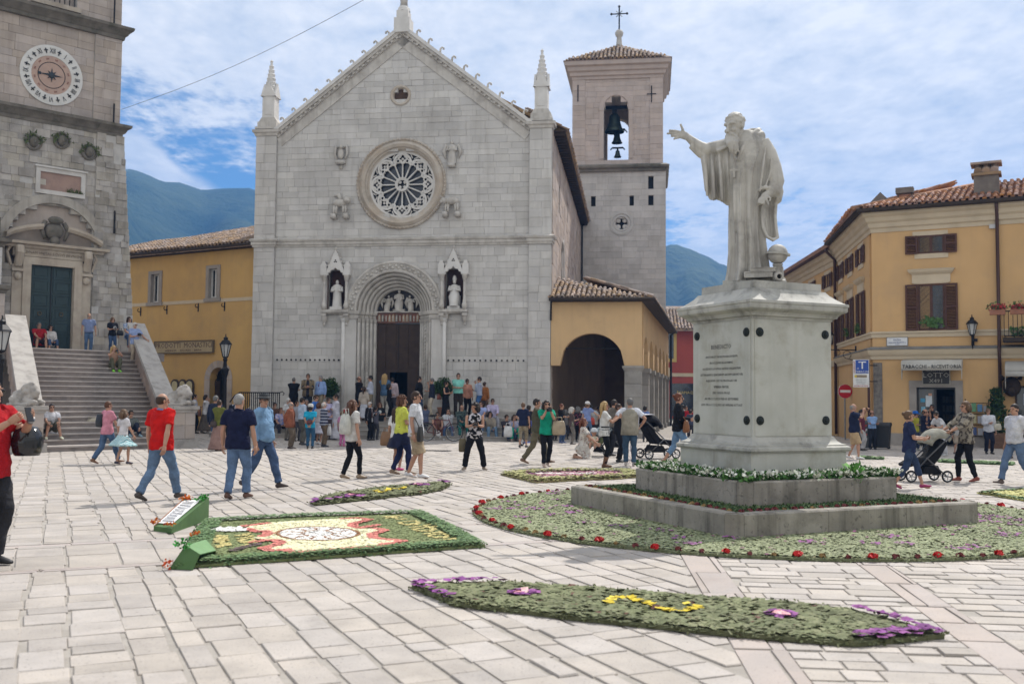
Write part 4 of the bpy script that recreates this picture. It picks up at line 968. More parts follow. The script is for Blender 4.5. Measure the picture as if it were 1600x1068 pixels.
 m.build('door_surround',M_FRAMEST,f,False,True)
 words('LIVNAM VNITAS ECVSVS BRVNGNI',.155,material('faded_inscription',(.16,.13,.10)),f,(0,-.088,7.03),.9,'inscription')
 pr=[(-.02,7.2),(.16,7.2),(.2,7.28),(.34,7.32),(.36,7.42),(.1,7.46),(-.02,7.46)]
 m=MB();m.sweep([(-1.72,.3),(-1.72,0),(1.72,0),(1.72,.3)],pr);m.build('door_cornice',M_FRAMEST,f,'angle',True)
 for s in(-1,1):
  m=MB();n=9;vs=[]
  for k in range(n):
   x=1.78-k/(n-1)*1.32;z=7.46+.62*(1-(x/1.95)**2)**.8*1.0
   for o_,dz in((.0,-.1),(-.28,-.1),(-.36,.0),(-.36,.10),(.0,.14)):vs.append((s*x,o_,z+dz))
  fs=[(i*5+j,(i+1)*5+j,(i+1)*5+j+1,i*5+j+1)for i in range(n-1)for j in range(4)]+[(0,1,2,3,4),tuple((n-1)*5+j for j in(4,3,2,1,0))]
  m.add(vs,fs);m.build('broken_pediment',M_FRAMEST,f,False,True)
 m=MB();m.lathe([(0,.30),(.2,.28),(.33,.18),(.36,.0)],14,(0,0,7.95),axis='y');m.ell((0,-.22,8.35),(.3,.16,.16),10,6);m.ell((0,-.2,7.55),(.2,.14,.18),8,6)
 for s in(-1,1):m.tube([(s*.34,-.1,8.3),(s*.5,-.14,8.0),(s*.36,-.14,7.6)],[.09,.10,.06],7)
 m.build('coat_of_arms',M_DARKST,f,True)
 mg=material('dark_green_door_paint',(.022,.045,.046),(.015,.033,.035),scale=4,rough=.5,bump=.15,spec=.4)
 d=MB().box(-.80,.80,.08,.14,3.36,6.62).build('door',mg,f)
 for s in(-1,1):
  for k in range(6):
   z0=3.44+k*.53;x0,x1=(s*.07,s*.74)
   m=MB();m.box(x0,x1,.055,.082,z0,z0+.05);m.box(x0,x1,.055,.082,z0+.41,z0+.46);m.box(x0,x0+s*.06,.056,.082,z0+.05,z0+.41);m.box(x1-s*.06,x1,.056,.082,z0+.05,z0+.41);m.box(x0+s*.12,x1-s*.12,.06,.082,z0+.1,z0+.36);m.build('door_panel',mg,d)
  m=MB();m.tube([(s*.4+.07*math.cos(w),.04,4.73+.07*math.sin(w))for w in np.linspace(0,2*PI,12)],.015,5);m.build('door_knocker',plain('aged_brass',(.15,.11,.06),.5,.6),d)
 MB().box(-.015,.015,.05,.08,3.36,6.62).build('door_seam',M_BLACK,d)
 m=MB();m.box(-1.75,1.75,-.55,.1,3.2,3.36);m.build('threshold',M_FRAMEST,f)
 for px,y0,y1 in((177,163,202),(178,330,365),(178,0,38)):
  u,za=TW.at(px,y0);_,zb=TW.at(px,y1);MB().tube([(u,-.1,za),(u,-.1,zb)],.035,6).build('wall_tie',M_IRON,t)
 lo=thing('loggia_pier','moulded stone pier at the left end of the landing','pier',TW.w(-5.25,0,0),TW.a)
 masonry(lo,M_OLDPK,M_LIMEM,3.2,5.3,lambda z:(-1.9,0),.4,.5,.9,-1.1,1.0,[],30,'stone_block',31)
 masonry(lo,M_LIME,M_LIMEM,5.62,7.0,lambda z:(-1.9,-.12),.4,.5,.9,-1.0,.9,[],10,'stone_block',32)
 m=MB();m.sweep([(-2.2,-1.1),(0,-1.1),(0,0)],[(-.1,5.3),(.03,5.3),(.06,5.4),(.14,5.45),(.14,5.58),(-.1,5.62)]);m.sweep([(-2.2,-1.0),(-.12,-1.0),(-.12,0)],[(-.1,6.98),(.05,7.0),(.1,7.12),(.24,7.18),(.26,7.3),(-.1,7.36)]);m.box(-1.9,-.2,-.95,0,7.36,8.1);m.build('mouldings',M_DARKST,lo,'angle',True)
tower()
TRD=.2865
O_ST=G(258,698.5)
ST=Wall(O_ST,49.5)
def stairway():
 wl=ST.at(66,703)[0];N=20;rz=3.2/N;tr=TRD;SH=Matrix(((1,.325,0,0),(0,1,0,0),(0,0,1,0),(0,0,0,1)))
 s=thing('grand_stairway','wide flight of worn brown stone steps climbing to the tower door','stairway',tuple(ST.o),ST.a)
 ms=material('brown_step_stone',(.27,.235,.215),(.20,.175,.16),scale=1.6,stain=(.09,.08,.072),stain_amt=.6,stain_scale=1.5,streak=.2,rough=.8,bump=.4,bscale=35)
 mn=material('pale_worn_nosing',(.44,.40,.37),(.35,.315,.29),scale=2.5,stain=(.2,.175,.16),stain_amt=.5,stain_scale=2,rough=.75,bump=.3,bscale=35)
 for k in range(N):
  m=MB();e=.30 if k==0 else 0
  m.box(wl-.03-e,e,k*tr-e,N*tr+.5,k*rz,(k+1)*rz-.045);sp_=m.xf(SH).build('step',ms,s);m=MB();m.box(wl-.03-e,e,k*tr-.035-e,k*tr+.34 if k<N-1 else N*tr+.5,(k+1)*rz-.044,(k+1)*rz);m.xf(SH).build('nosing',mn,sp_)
 a=Vector(ST.w(wl+.2,-(N*tr+.3),0));b=Vector(ST.w(3.4,-(N*tr+.3),0));c=TW.w(.0,-.1,0);d=TW.w(-6.6,-.1,0);inv=(Matrix.Translation(ST.o)@Matrix.Rotation(ST.a,4,'Z')).inverted()
 P=[inv@v for v in(a,b,c,d)]
 m=MB();m.prism([(p.x,p.y)for p in P],2.9,3.196,plane='xy');m.build('landing',ms,s,False,True)
 mc=material('pale_coping_stone',(.40,.375,.345),(.33,.305,.28),scale=3,stain=(.2,.19,.17),stain_amt=.6,stain_scale=3,bump=.5)
 mr=material('reddish_parapet_stone',(.33,.255,.215),(.26,.205,.175),scale=1.5,var=.15,stain=(.14,.11,.1),stain_amt=.5,bump=.5,bscale=25)
 for x0,x1,x2,lab in((0.0,.55,1.25,'right'),(wl-.55,wl,wl-.6,'left')):
  p=bpy.data.objects.new('parapet',None);COL.objects.link(p);p.parent=s
  yb,yt=.35,N*tr+.4;zb,zt=1.0,4.15;n=13
  for k in range(n):
   ya,yc=yb+(yt-yb)*k/n,yb+(yt-yb)*(k+1)/n;za,zc=zb+(zt-zb)*k/n,zb+(zt-zb)*(k+1)/n
   zs=0
   for j in range(4):
    f0,f1=j/4,(j+1)/4
    g=.006;m=MB();off=.5*(j%2)*(yc-ya)
    base=max(0,ya/tr*rz-.4)*1.0
    q0,q1,q2,q3=base+(za-base)*f0,base+(zc-base)*f0,base+(zc-base)*f1,base+(za-base)*f1
    vs=[(x0,ya+g,q0+g),(x0,yc-g,q1+g),(x0,yc-g,q2-g),(x0,ya+g,q3-g)];vs+=[(x1,v[1],v[2])for v in vs]
    m.add(vs,[(0,1,2,3),(7,6,5,4),(0,4,5,1),(1,5,6,2),(2,6,7,3),(3,7,4,0)]);m.xf(SH).build('stone_block',mr,p,False,True)
  xa,xb=x0-.07,x1+.07
  for k in range(4):
   ya,yc=yb+(yt-yb)*k/4+.005,yb+(yt-yb)*(k+1)/4-.005;za=zb+(zt-zb)*k/4;zc=zb+(zt-zb)*(k+1)/4
   m=MB();vs=[(x,y,z+h)for h in(0.004,.16)for x,y,z in((xa,ya,za),(xb,ya,za),(xb,yc,zc),(xa,yc,zc))];m.add(vs,[(3,2,1,0),(4,5,6,7),(0,1,5,4),(1,2,6,5),(2,3,7,6),(3,0,4,7)]);m.xf(SH).build('coping_stone',mc,p)
 for x0,lab in((.40,'right'),(wl-.55,'left')):
  o=thing('lion_pedestal','stone pedestal at the %s foot of the stairs'%('church-side' if lab=='right' else 'tower-side'),'pedestal',ST.w(x0,.1,0),ST.a)
  m=MB();m.box(-.44,.44,-.44,.40,0,.26);m.build('foot',mc,o)
  for k in range(2):
   for q in range(2):m=MB().block(-.36+q*.36+.004,-.36+(q+1)*.36-.004,.27+k*.42,.27+(k+1)*.42-.008,-.36,.3,.012);m.build('stone_block',M_OLDPK,o)
  m=MB();m.sweep([(-.36,.36),(-.36,-.36),(.36,-.36),(.36,.36)],[(-.1,1.10),(.03,1.10),(.03,1.16),(.09,1.20),(.09,1.30),(-.1,1.31)],closed=True);m.box(-.34,.34,-.34,.34,.26,1.3);m.build('cap',mc,o)
  li=thing('stone_lion','weathered white stone lion lying on the %s pedestal'%('church-side' if lab=='right' else 'tower-side'),'lion statue',ST.w(x0,.1,1.31),ST.a+R(25))
  m=MB();m.box(-.36,.36,-.34,.34,0,.07);m.tube([(0,.32,.22),(0,.1,.26),(0,-.08,.28),(0,-.2,.30)],[.20,.23,.23,.15],10);m.ell((0,-.22,.40),(.21,.17,.22),10,8);m.ell((0,-.36,.37),(.10,.09,.09),8,6);m.ell((0,-.30,.30),(.12,.1,.09),8,6)
  rs=random.Random(3)
  for k in range(26):a=rs.uniform(0,2*PI);m.ell((.20*math.cos(a),-.17+rs.uniform(-.08,.12),.40+.21*math.sin(a)),(.07,.08,.07),6,5)
  for q in(-1,1):m.tube([(q*.17,-.1,.18),(q*.17,-.26,.10),(q*.15,-.42,.10)],[.10,.08,.075],8);m.ell((q*.15,-.44,.10),(.085,.07,.06),7,5);m.tube([(q*.2,.28,.2),(q*.26,.1,.12),(q*.24,-.02,.1)],[.12,.1,.06],8);m.ell((q*.1,-.2,.6),(.05,.04,.06),6,5)
  li2=m.build('body',mc,li,True)
  rm=li2.modifiers.new('r','REMESH');rm.mode='VOXEL';rm.voxel_size=.022;REMESH.append(li2)
REMESH=[]
stairway()
M_YEL=material('yellow_plaster',(.56,.36,.135),(.50,.32,.125),scale=.7,stain=(.38,.265,.13),stain_amt=.7,stain_scale=.5,streak=.25,rough=.92,bump=.2,bscale=18)
M_FRGREY=material('grey_window_stone',(.33,.30,.27),(.27,.245,.22),scale=3,stain=(.16,.14,.12),stain_amt=.4,bump=.4)
M_CREAM=material('cream_plaster_trim',(.56,.47,.34),(.50,.42,.30),scale=1.5,stain=(.33,.27,.2),stain_amt=.35,rough=.9,bump=.2)
M_GLASS=glass('window_glass')
YB=Wall(atY(397,600,44.5),-30)
def yellow_building():
 y=thing('yellow_shop_building','long yellow plastered building with tiled roof between tower and church','building',tuple(YB.o),YB.a)
 ze=8.45;au,az=YB.at(342,563);al,ar=YB.at(320,600)[0],YB.at(363,600)[0];rr=(ar-al)/2;ac=(al+ar)/2;zs=az-rr
 wins=[]
 for l,r,px,t,b in((233,253,243,424,473),(323,344,333,415,466)):
  wins.append((YB.at(l,(t+b)/2)[0],YB.at(r,(t+b)/2)[0],YB.at(px,b)[1],YB.at(px,t)[1]))
 m=MB();us=[-11.5]+[v for w in wins for v in w[:2]]+[.6]
 zb=5.0
 i0=rr-.32
 arch_panel(m,-11.5,.6,zb,0,.4,[(ac,i0,zs)])
 m.box(-11.5,ac-i0,0,.4,0,zs);m.box(ac+i0,.6,0,.4,0,zs)
 for k,(a,b)in enumerate(zip(us[::2],us[1::2])):m.box(a,b,0,.4,zb,ze)
 for(a,b,c,d)in wins:m.box(a,b,0,.4,zb,c);m.box(a,b,0,.4,d,ze)
 m.build('wall',M_YEL,y)
 MB().box(-11.5,.6,4.5,8,0,ze-.5).build('rear_block',M_YEL,y)
 MB().box(-11.5,.6,-.022,.1,5.92,6.08).build('belt_band',M_CREAM,y)
 for(a,b,c,d)in wins:
  w=bpy.data.objects.new('window',None);COL.objects.link(w);w.parent=y
  m=MB();m.box(a-.02,a+.16,-.05,.3,c-.06,d+.02);m.box(b-.16,b+.02,-.05,.3,c-.06,d+.02);m.box(a+.16,b-.16,-.05,.3,d-.14,d+.02);m.box(a-.1,b+.1,-.09,.3,c-.14,c+.02);m.build('stone_surround',M_FRGREY,w)
  m=MB();mid=(a+b)/2
  for q0,q1 in((a+.16,a+.22),(b-.22,b-.16),(mid-.04,mid+.04)):m.box(q0,q1,.14,.2,c+.02,d-.14)
  m.box(a+.22,b-.22,.145,.195,c+.02,c+.1);m.box(a+.22,b-.22,.145,.195,d-.2,d-.14);m.build('white_frame',plain('white_window_paint',(.62,.62,.60),.5),w)
  MB().box(a+.1,b-.1,.22,.24,c,d-.1).build('pane',M_GLASS,w)
 for px,py in((220,487),(261,484),(310,480),(351,479)):
  u,z=YB.at(px,py);m=MB();m.tube([(u,.0,z),(u,-.16,z),(u,-.2,z+.08),(u,-.14,z+.14)],.022,6);m.box(u-.03,u+.03,-.02,.02,z-.2,z+.22);m.build('iron_bracket',M_IRON,y)
 dw=bpy.data.objects.new('doorway',None);COL.objects.link(dw);dw.parent=y
 n=11
 for k in range(n):
  a0,a1=PI*k/n+.01,PI*(k+1)/n-.01
  m=MB();m.lathe([(i0,-.05),(i0,.04),(rr,.04),(rr,-.05)],3,(ac,0,zs),axis='y',a0=a0,a1=a1);m.build('voussoir',M_OLDPK,dw,False,True)
 for s in(-1,1):
  for k in range(4):m=MB();m.box(ac+s*i0,ac+s*rr,-.04,.42,zs*k/4+.006,zs*(k+1)/4-.006);m.build('jamb_stone',M_OLDPK,dw)
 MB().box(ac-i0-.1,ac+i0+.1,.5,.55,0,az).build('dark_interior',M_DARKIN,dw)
 m=MB();m.tube([(ac-i0,.35,zs),(ac+i0,.35,zs)],.03,5)
 for k in range(1,8):a=PI*k/8;m.tube([(ac+.16*math.cos(a),.35,zs+.16*math.sin(a)),(ac+i0*math.cos(a),.35,zs+i0*math.sin(a))],.016,5)
 m.tube([(ac+.17*math.cos(a),.35,zs+.17*math.sin(a))for a in np.linspace(0,PI,9)],.02,5);m.build('fanlight_grille',M_IRON,dw)
 m=MB();m.box(ac-i0,ac-i0+.32,.3,.36,0,zs-.05);m.build('open_door_leaf',M_OAK,dw)
 sl,szb=YB.at(243,550);sr,szt=YB.at(336,530);cx=(sl+sr)/2;zc=YB.at(290,542)[1];hh=.30
 sg=thing('shop_sign','long cream board with PRODOTTI MONASTICI in brown letters above the doorway','sign',YB.w(cx,.04,zc),YB.a)
 W2=(sr-sl)/2;mf=plain('brown_sign_frame',(.13,.10,.06),.7)
 MB().box(-W2+.04,W2-.04,-.05,.02,-hh+.04,hh-.04).build('board',material('tan_sign_board',(.40,.32,.19),(.35,.28,.17),scale=4,rough=.7,bump=.1),sg)
 m=MB();m.box(-W2,W2,-.08,.02,hh-.05,hh);m.box(-W2,W2,-.08,.02,-hh,-hh+.05);m.box(-W2,-W2+.05,-.079,.02,-hh+.05,hh-.05);m.box(W2-.05,W2,-.079,.02,-hh+.05,hh-.05);m.build('frame',mf,sg)
 mt=plain('brown_lettering',(.12,.075,.05),.8)
 words('PRODOTTI  MONASTICI',.36,mt,sg,(0,-.053,.07),.98);words('HERBALIA  ·  RICORDI  ·  BIRRA',.14,mt,sg,(0,-.053,-.16),1.25)
 for k,(px,w)in enumerate(((275,.42),(287,.38),(298,.44))):
  u,zt=YB.at(px,592);_,zb2=YB.at(px,633)
  o=thing('arched_notice_board',['cream arched notice board nearest the stairs','middle arched notice board with a white sheet','cream arched notice board with small emblem nearest the doorway'][k],'notice board',YB.w(u,.02,zb2),YB.a,'arched boards on the yellow wall')
  h=zt-zb2;r=w/2+.06;pts=lambda r,b:[(-r,b),(r,b)]+[(r*math.cos(PI*j/14),h-w/2-.06+r*math.sin(PI*j/14))for j in range(15)]
  m=MB();m.prism(pts(r,0),-.06,.0);m.build('frame',plain('dark_brown_wood',(.05,.032,.02),.6),o,False,True)
  m=MB();m.prism(pts(r-.09,.1),-.075,-.058);m.build('panel',plain('cream_board',(.55,.48,.28),.7),o,False,True)
  if k==1:MB().box(-.1,.1,-.085,-.075,.2,h-.35).build('paper_sheet',plain('white_paper',(.7,.7,.68),.8),o)
  if k==2:
   m=MB();m.lathe([(0,.08),(.06,.08)],10,(0,0,h-.38),axis='y');m.build('emblem',mt,o)
   words('MONASTERO',.06,mt,o,(0,-.08,h-.62));words('SHOP',.08,mt,o,(0,-.08,h-.85));words('APERTO',.06,mt,o,(0,-.08,h-1.0))
 rise,run=1.55,5.0;sl2=math.hypot(rise,run);ey=(0,run/sl2,rise/sl2)
 m=MB();m.prism([(-.45,ze-.02),(run,ze+rise),(run,ze+rise-.2),(-.40,ze-.14)],-11.6,.62,plane='yz');m.build('roof',M_TILE,y,False,True)
 tiles(y,M_TILE,(-11.6,-.5,ze+.03),(1,0,0),ey,int(12.2/.225),int(sl2/.36),.225,.36,260,7)
 m=MB()
 m.box(-11.5,.6,-.32,-.02,ze-.16,ze-.08);m.build('eave_cornice',M_TIMBER,y)
 m=MB();m.tube([(-11.6,-.52,ze-.06),(.62,-.52,ze-.06)],.06,6);m.build('gutter',M_TIMBER,y)
 h2=thing('rear_house','ochre house with low tiled roof and brick chimney behind the yellow building','house',YB.w(-9.5,-9.5,0),YB.a)
 zt=atY(250,356.5,YB.w(-6.0,-8.9,0).y)[2];rr2=atY(260,338,YB.w(-6.0,-13,0).y)[2]-zt
 MB().box(-6,5.0,0,7,0,zt-.15).build('wall',M_OCHRE,h2)
 m=MB();m.add([(-6.5,-.6,zt),(5.6,-.6,zt),(5.6,7.6,zt),(-6.5,7.6,zt),(-2.5,3.5,zt+rr2),(1.6,3.5,zt+rr2)],[(0,1,5,4),(1,2,5),(2,3,4,5),(3,0,4),(3,2,1,0)]);m.build('roof',M_TILE,h2,False,True)
 sl3=math.hypot(rr2,4.1);n3=int(12.1/.24)
 tiles(h2,M_TILE,(-6.5,-.6,zt+.02),(1,0,0),(0,4.1/sl3,rr2/sl3),n3,lambda i:(0,int(min(11,(i+1)*.7,(n3-i)*.7))),.24,.38,0,8)
 c=MB();c.box(3.3,4.5,2.3,3.2,zt+.6,zt+2.0);cb=c.build('chimney',material('chimney_brick',(.30,.17,.12),(.22,.13,.10),scale=5,var=.1,bump=.6),h2)
 m=MB();m.box(3.2,4.6,2.2,3.3,zt+2.0,zt+2.08);m.prism([(3.15,zt+2.36),(4.65,zt+2.36),(3.9,zt+2.75)],2.1,3.4);m.box(3.25,3.45,2.25,3.25,zt+2.08,zt+2.36);m.box(4.35,4.55,2.25,3.25,zt+2.08,zt+2.36);m.box(3.8,4.0,2.25,3.25,zt+2.08,zt+2.36);m.build('chimney_cap',MATS['chimney_brick'],h2,False,True)
yellow_building()
M_OCH2=material('orange_ochre_plaster',(.58,.37,.175),(.53,.34,.16),scale=.8,stain=(.44,.30,.165),stain_amt=.6,stain_scale=.55,streak=.25,rough=.92,bump=.2,bscale=18)
M_SHUT=material('brown_shutter_paint',(.085,.035,.022),(.065,.028,.018),scale=5,rough=.55,bump=.1)
M_REDTILE=material('red_roof_tile',(.42,.23,.155),(.32,.19,.14),scale=2.0,var=.28,stain=(.18,.13,.11),stain_amt=.5,stain_scale=2,rough=.9,bump=.4)
M_ZINC=material('grey_ledge_lead',(.22,.22,.21),(.17,.165,.155),scale=3,stain=(.1,.09,.08),stain_amt=.4)
RB=Wall(atY(1364,600,38.0),-28)
L1=8.3
RLo=RB.o+Vector((math.cos(R(80.5)),math.sin(R(80.5)),0))*L1
RL=Wall(RLo,260.5)
def local_to(parentW,W):return(Matrix.Translation(parentW.o)@Matrix.Rotation(parentW.a,4,'Z')).inverted()@(Matrix.Translation(W.o)@Matrix.Rotation(W.a,4,'Z'))
def shuttered(parent,M,u,z0,z1,w,sw,lintel=False,flat=False,flowers=False):
 p=bpy.data.objects.new('window',None);COL.objects.link(p);p.parent=parent;p.matrix_local=M
 a,b=u-w/2,u+w/2
 m=MB();m.box(a,a+.06,-.03,.05,z0,z1);m.box(b-.06,b,-.03,.05,z0,z1);m.box(a+.06,b-.06,-.03,.05,z1-.06,z1);m.box(a+.06,b-.06,-.03,.05,z0,z0+.06);m.box(u-.045,u+.045,-.028,.05,z0+.06,z1-.06)
 m.build('frame',M_SHUT,p)
 for s in(-1,1):MB().box(u+s*.045,u+s*(w/2-.06),.0,.012,z0+.06,z1-.06).build('pane',M_GLASS,p)
 for s in(-1,1):
  x0=u+s*w/2;x1=x0+s*sw;y0=-.075
  m=MB();m.box(x0+s*.01,x0+s*.07,y0,y0+.045,z0,z1);m.box(x1-s*.07,x1,y0,y0+.045,z0,z1)
  for z in(z0,z0+(z1-z0)*.5-.03,z1-.07):m.box(x0+s*.07,x1-s*.07,y0+.001,y0+.044,z,z+.07)
  sh=m.build('shutter',M_SHUT,p)
  m=MB();n=int((z1-z0-.14)/.055)
  for k in range(n):z=z0+.08+k*.055;m.obox(((x0+x1)/2,y0+.022,z+.02),(abs(x1-x0)/2-.06,0,0),(0,.018,-.014),(0,.005,.006))
  o=m.build('louvres',M_SHUT,sh);o['kind']='stuff'
 if lintel:
  m=MB();m.sweep([(a-.16,.1),(a-.16,0),(b+.16,0),(b+.16,.1)],[(-.02,z1+.05),(.05,z1+.05),(.05,z1+.36),(.10,z1+.40),(.16,z1+.46),(.20,z1+.56),(-.02,z1+.60)]);m.box(a-.15,b+.15,-.045,.05,z1+.02,z1+.38);m.build('lintel',M_CREAM,p,False,True)
 elif flat:
  m=MB();m.box(a-.18,b+.14,-.03,.05,z1+.0,z1+.16);m.box(a-.12,b+.14,-.03,.05,z0-.18,z0-.0);m.build('trim',M_CREAM,p)
 if flowers:
  g=MB();rs=random.Random(int(u*10))
  for k in range(90):c=Vector((u+rs.gauss(0,w*.22),-.1-rs.random()*.12,z0+.1+rs.random()*.35));d=Vector((rs.gauss(0,.07),rs.gauss(-.03,.04),rs.gauss(.02,.06)));s=Vector((-d.z,.03,d.x))*.5;g.add([tuple(c-s),tuple(c+s),tuple(c+d)],[(0,1,2)])
  o=g.build('window_plant',material('pot_plant_leaf',(.05,.12,.03),(.09,.16,.05),scale=20,bump=0),p);o['kind']='stuff'
 return p
def lantern(parent,c,s,n=6,body=None):
 body=body or M_IRON;M=Matrix.Translation(c)
 l=bpy.data.objects.new('lantern',None);COL.objects.link(l);l.parent=parent;l.location=c
 m=MB();m.lathe([(0,-.08*s),(.10*s,-.04*s),(.14*s,0),(.14*s,.03*s)],n);m.lathe([(.27*s,.62*s),(.33*s,.62*s),(.30*s,.68*s),(.17*s,.84*s),(.11*s,.86*s),(.11*s,.93*s),(.13*s,.95*s),(.04*s,1.02*s),(.02*s,1.1*s),(.035*s,1.13*s),(0,1.17*s)],n)
 for k in range(n):a=2*PI*k/n;m.tube([(.14*s*math.cos(a),.14*s*math.sin(a),.02*s),(.28*s*math.cos(a),.28*s*math.sin(a),.64*s)],.016*s,4)
 m.build('cage',body,l)
 m=MB();m.lathe([(.12*s,.03*s),(.255*s,.62*s)],n);m.build('glass',material('frosted_lamp_glass',(.42,.43,.42),(.36,.37,.37),rough=.15,bump=0,spec=.5),l)
def right_building():
 b=thing('corner_building','orange ochre corner building with brown shutters and a tobacco shop below','building',tuple(RB.o),RB.a)
 ML=local_to(RB,RL);ze=8.92;W=9.0
 C0=Vector((0,0,0));far=ML@Vector((0,0,0))
 dl,dr,dt=1.54,2.88,2.17
 m=MB();m.box(0,dl-.25,0,.4,0,ze-.1);m.box(dr+.25,W,0,.4,0,ze-.1);m.box(dl-.25,dr+.25,0,.4,dt+.25,ze-.1);m.build('wall',M_OCH2,b)
 m=MB();m.box(0,L1-.41,0,.4,0,ze-.1);m.xf(ML);m.build('side_wall',M_OCH2,b)
 m=MB();m.add([tuple(far),(W,8,0),(W,8,ze),(far.x,far.y,ze)],[(0,1,2,3)]);m.build('rear_wall',M_OCH2,b)
 plan=[(far.x,far.y),(0,0),(W,0),(W,2)]
 def course(nm,prof,mat):mm=MB();mm.sweep(plan,prof);mm.build(nm,mat,b,'angle',True)
 course('eave_cornice',[(-.02,8.08),(.03,8.08),(.05,8.22),(.12,8.27),(.13,8.42),(.22,8.50),(.25,8.64),(.36,8.72),(.38,8.84),(-.02,8.86)],M_CREAM)
 course('sill_band',[(-.02,4.05),(.04,4.05),(.05,4.18),(.09,4.21),(.09,4.27),(-.02,4.29)],M_CREAM)
 course('shop_cornice',[(-.02,3.22),(.06,3.22),(.08,3.34),(.16,3.40),(.20,3.52),(.22,3.58),(-.02,3.60)],M_CREAM)
 course('ledge',[(-.02,3.602),(.24,3.585),(.25,3.62),(.06,3.70),(-.02,3.70)],M_ZINC)
 course('gutter',[(.40,8.83),(.50,8.80),(.58,8.85),(.60,8.96),(.40,8.97)],M_TIMBER)
 m=MB();m.box(0.02,.34,-.03,.1,0,3.1);m.build('corner_stone_strip',material('rough_corner_stone',(.22,.2,.18),(.13,.12,.11),scale=9,bump=.9,bscale=30),b)
 m=MB();m.box(0.34,dl-.25,-.05,.1,0,.45);m.box(dr+.25,W,-.05,.1,0,.45);m.build('plinth',M_FRGREY,b)
 I=Matrix.Identity(4)
 shuttered(b,I,2.115,7.17,7.86,.91,.44,flat=True);shuttered(b,I,2.105,4.30,6.02,.91,.45,lintel=True,flowers=True)
 for px,w,fl in((1346,.9,True),(1329,.9,True),(1314.5,.9,False)):
  u=RL.at(px,490)[0]
  shuttered(b,ML,u,4.30,6.02,w,.5,lintel=True,flowers=fl)
  shuttered(b,ML,u,7.17,7.86,w,.5,flat=True)
 d=bpy.data.objects.new('shop_door',None);COL.objects.link(d);d.parent=b
 m=MB();m.box(dl-.25,dl,-.05,.42,0,dt+.25);m.box(dr,dr+.25,-.05,.42,0,dt+.25);m.box(dl,dr,-.05,.42,dt,dt+.25);m.build('stone_frame',M_FRGREY,d)
 m=MB();md=(dl+dr)/2
 for x in(dl,md-.09,dr-.06):m.box(x,x+(.09 if x==md-.09 else .06),.2,.26,.05,dt)
 m.box(dl+.06,md-.09,.2,.26,.05,.18);m.box(dl+.06,dr-.06,.201,.259,dt-.07,dt);m.build('metal_frame',plain('dark_grey_metal',(.05,.05,.052),.4,.5),d)
 MB().box(dl+.05,md-.08,.225,.235,.18,dt-.06).build('pane',glass('shop_glass',(.05,.055,.055)),d)
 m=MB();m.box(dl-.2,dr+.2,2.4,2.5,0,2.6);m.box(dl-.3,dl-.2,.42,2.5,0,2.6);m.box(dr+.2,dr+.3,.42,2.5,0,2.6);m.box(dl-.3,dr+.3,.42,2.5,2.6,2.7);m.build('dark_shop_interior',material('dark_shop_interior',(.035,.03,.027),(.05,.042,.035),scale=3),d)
 for x0,z0,w,h,c in((dl+.12,1.62,.16,.14,(.08,.35,.55)),(dl+.30,1.45,.22,.42,(.6,.65,.68)),(dl+.40,1.85,.12,.1,(.55,.3,.2)),(dl+.14,1.25,.14,.2,(.2,.45,.6)),(dl+.35,1.2,.2,.12,(.7,.7,.6))):
  MB().box(x0,x0+w,.19,.198,z0,z0+h).build('sticker',plain('sticker_%d'%int(x0*100),c,.5),d)
 m=MB()
 for k in range(14):m.box(md+.05+(k%5)*.12,md+.14+(k%5)*.12,2.2,2.38,.9+(k//5)*.35,1.15+(k//5)*.35)
 m.build('shop_shelf_goods',plain('shelf_goods',(.11,.10,.085),.6),d)
 e=.55;rx,ry=6.2,4.6;zr=ze+1.62
 eF=ML@Vector((0,-e,0));nR=(RL.e,);k0=Vector((-.62,-e,ze));kF=Vector((eF.x,eF.y,ze));kR=Vector((W,-e,ze));A=Vector((4.2,ry,zr));B2=Vector((W,ry,zr));Fr=Vector((far.x+4.4,far.y+1.0,zr))
 m=MB();m.add([tuple(k0),tuple(kR),tuple(B2),tuple(A)],[(0,1,2,3)]);m.add([tuple(kF),tuple(k0),tuple(A),tuple(Fr)],[(0,1,2,3)]);m.build('roof',M_REDTILE,b)
 rn=ry+e;sl=math.hypot(rn,zr-ze);ey=Vector((0,rn/sl,(zr-ze)/sl));tw=.23;nx=int((W+.62)/tw);hip=(4.2+.62)
 tiles(b,M_REDTILE,k0+Vector((0,0,.05)),(1,0,0),ey,nx,lambda i:(0,int(min(1.0,(i+.5)*tw/hip)*sl/.36)),tw,.36,290,9)
 sx=(k0-kF).normalized();up=Vector((-sx.y,sx.x,0));up=up if up.x>0 else-up
 ey2=(up*4.5+Vector((0,0,zr-ze))).normalized()
 tiles(b,M_REDTILE,kF+Vector((0,0,.05)),sx,ey2,int((k0-kF).length/.24),lambda i:(0,int(min(1,(int((k0-kF).length/.24)-i)*.24/3.5)*13)),.24,.38,0,10)
 m=MB();m.tube([k0+Vector((0,0,.07)),A+Vector((0,0,.07))],.10,7);m.build('hip_ridge',M_REDTILE,b,True)
 brick=MATS['chimney_brick']if 'chimney_brick' in MATS else M_REDTILE
 cm=material('chimney_render',(.20,.175,.15),(.14,.12,.105),scale=3,bump=.6)
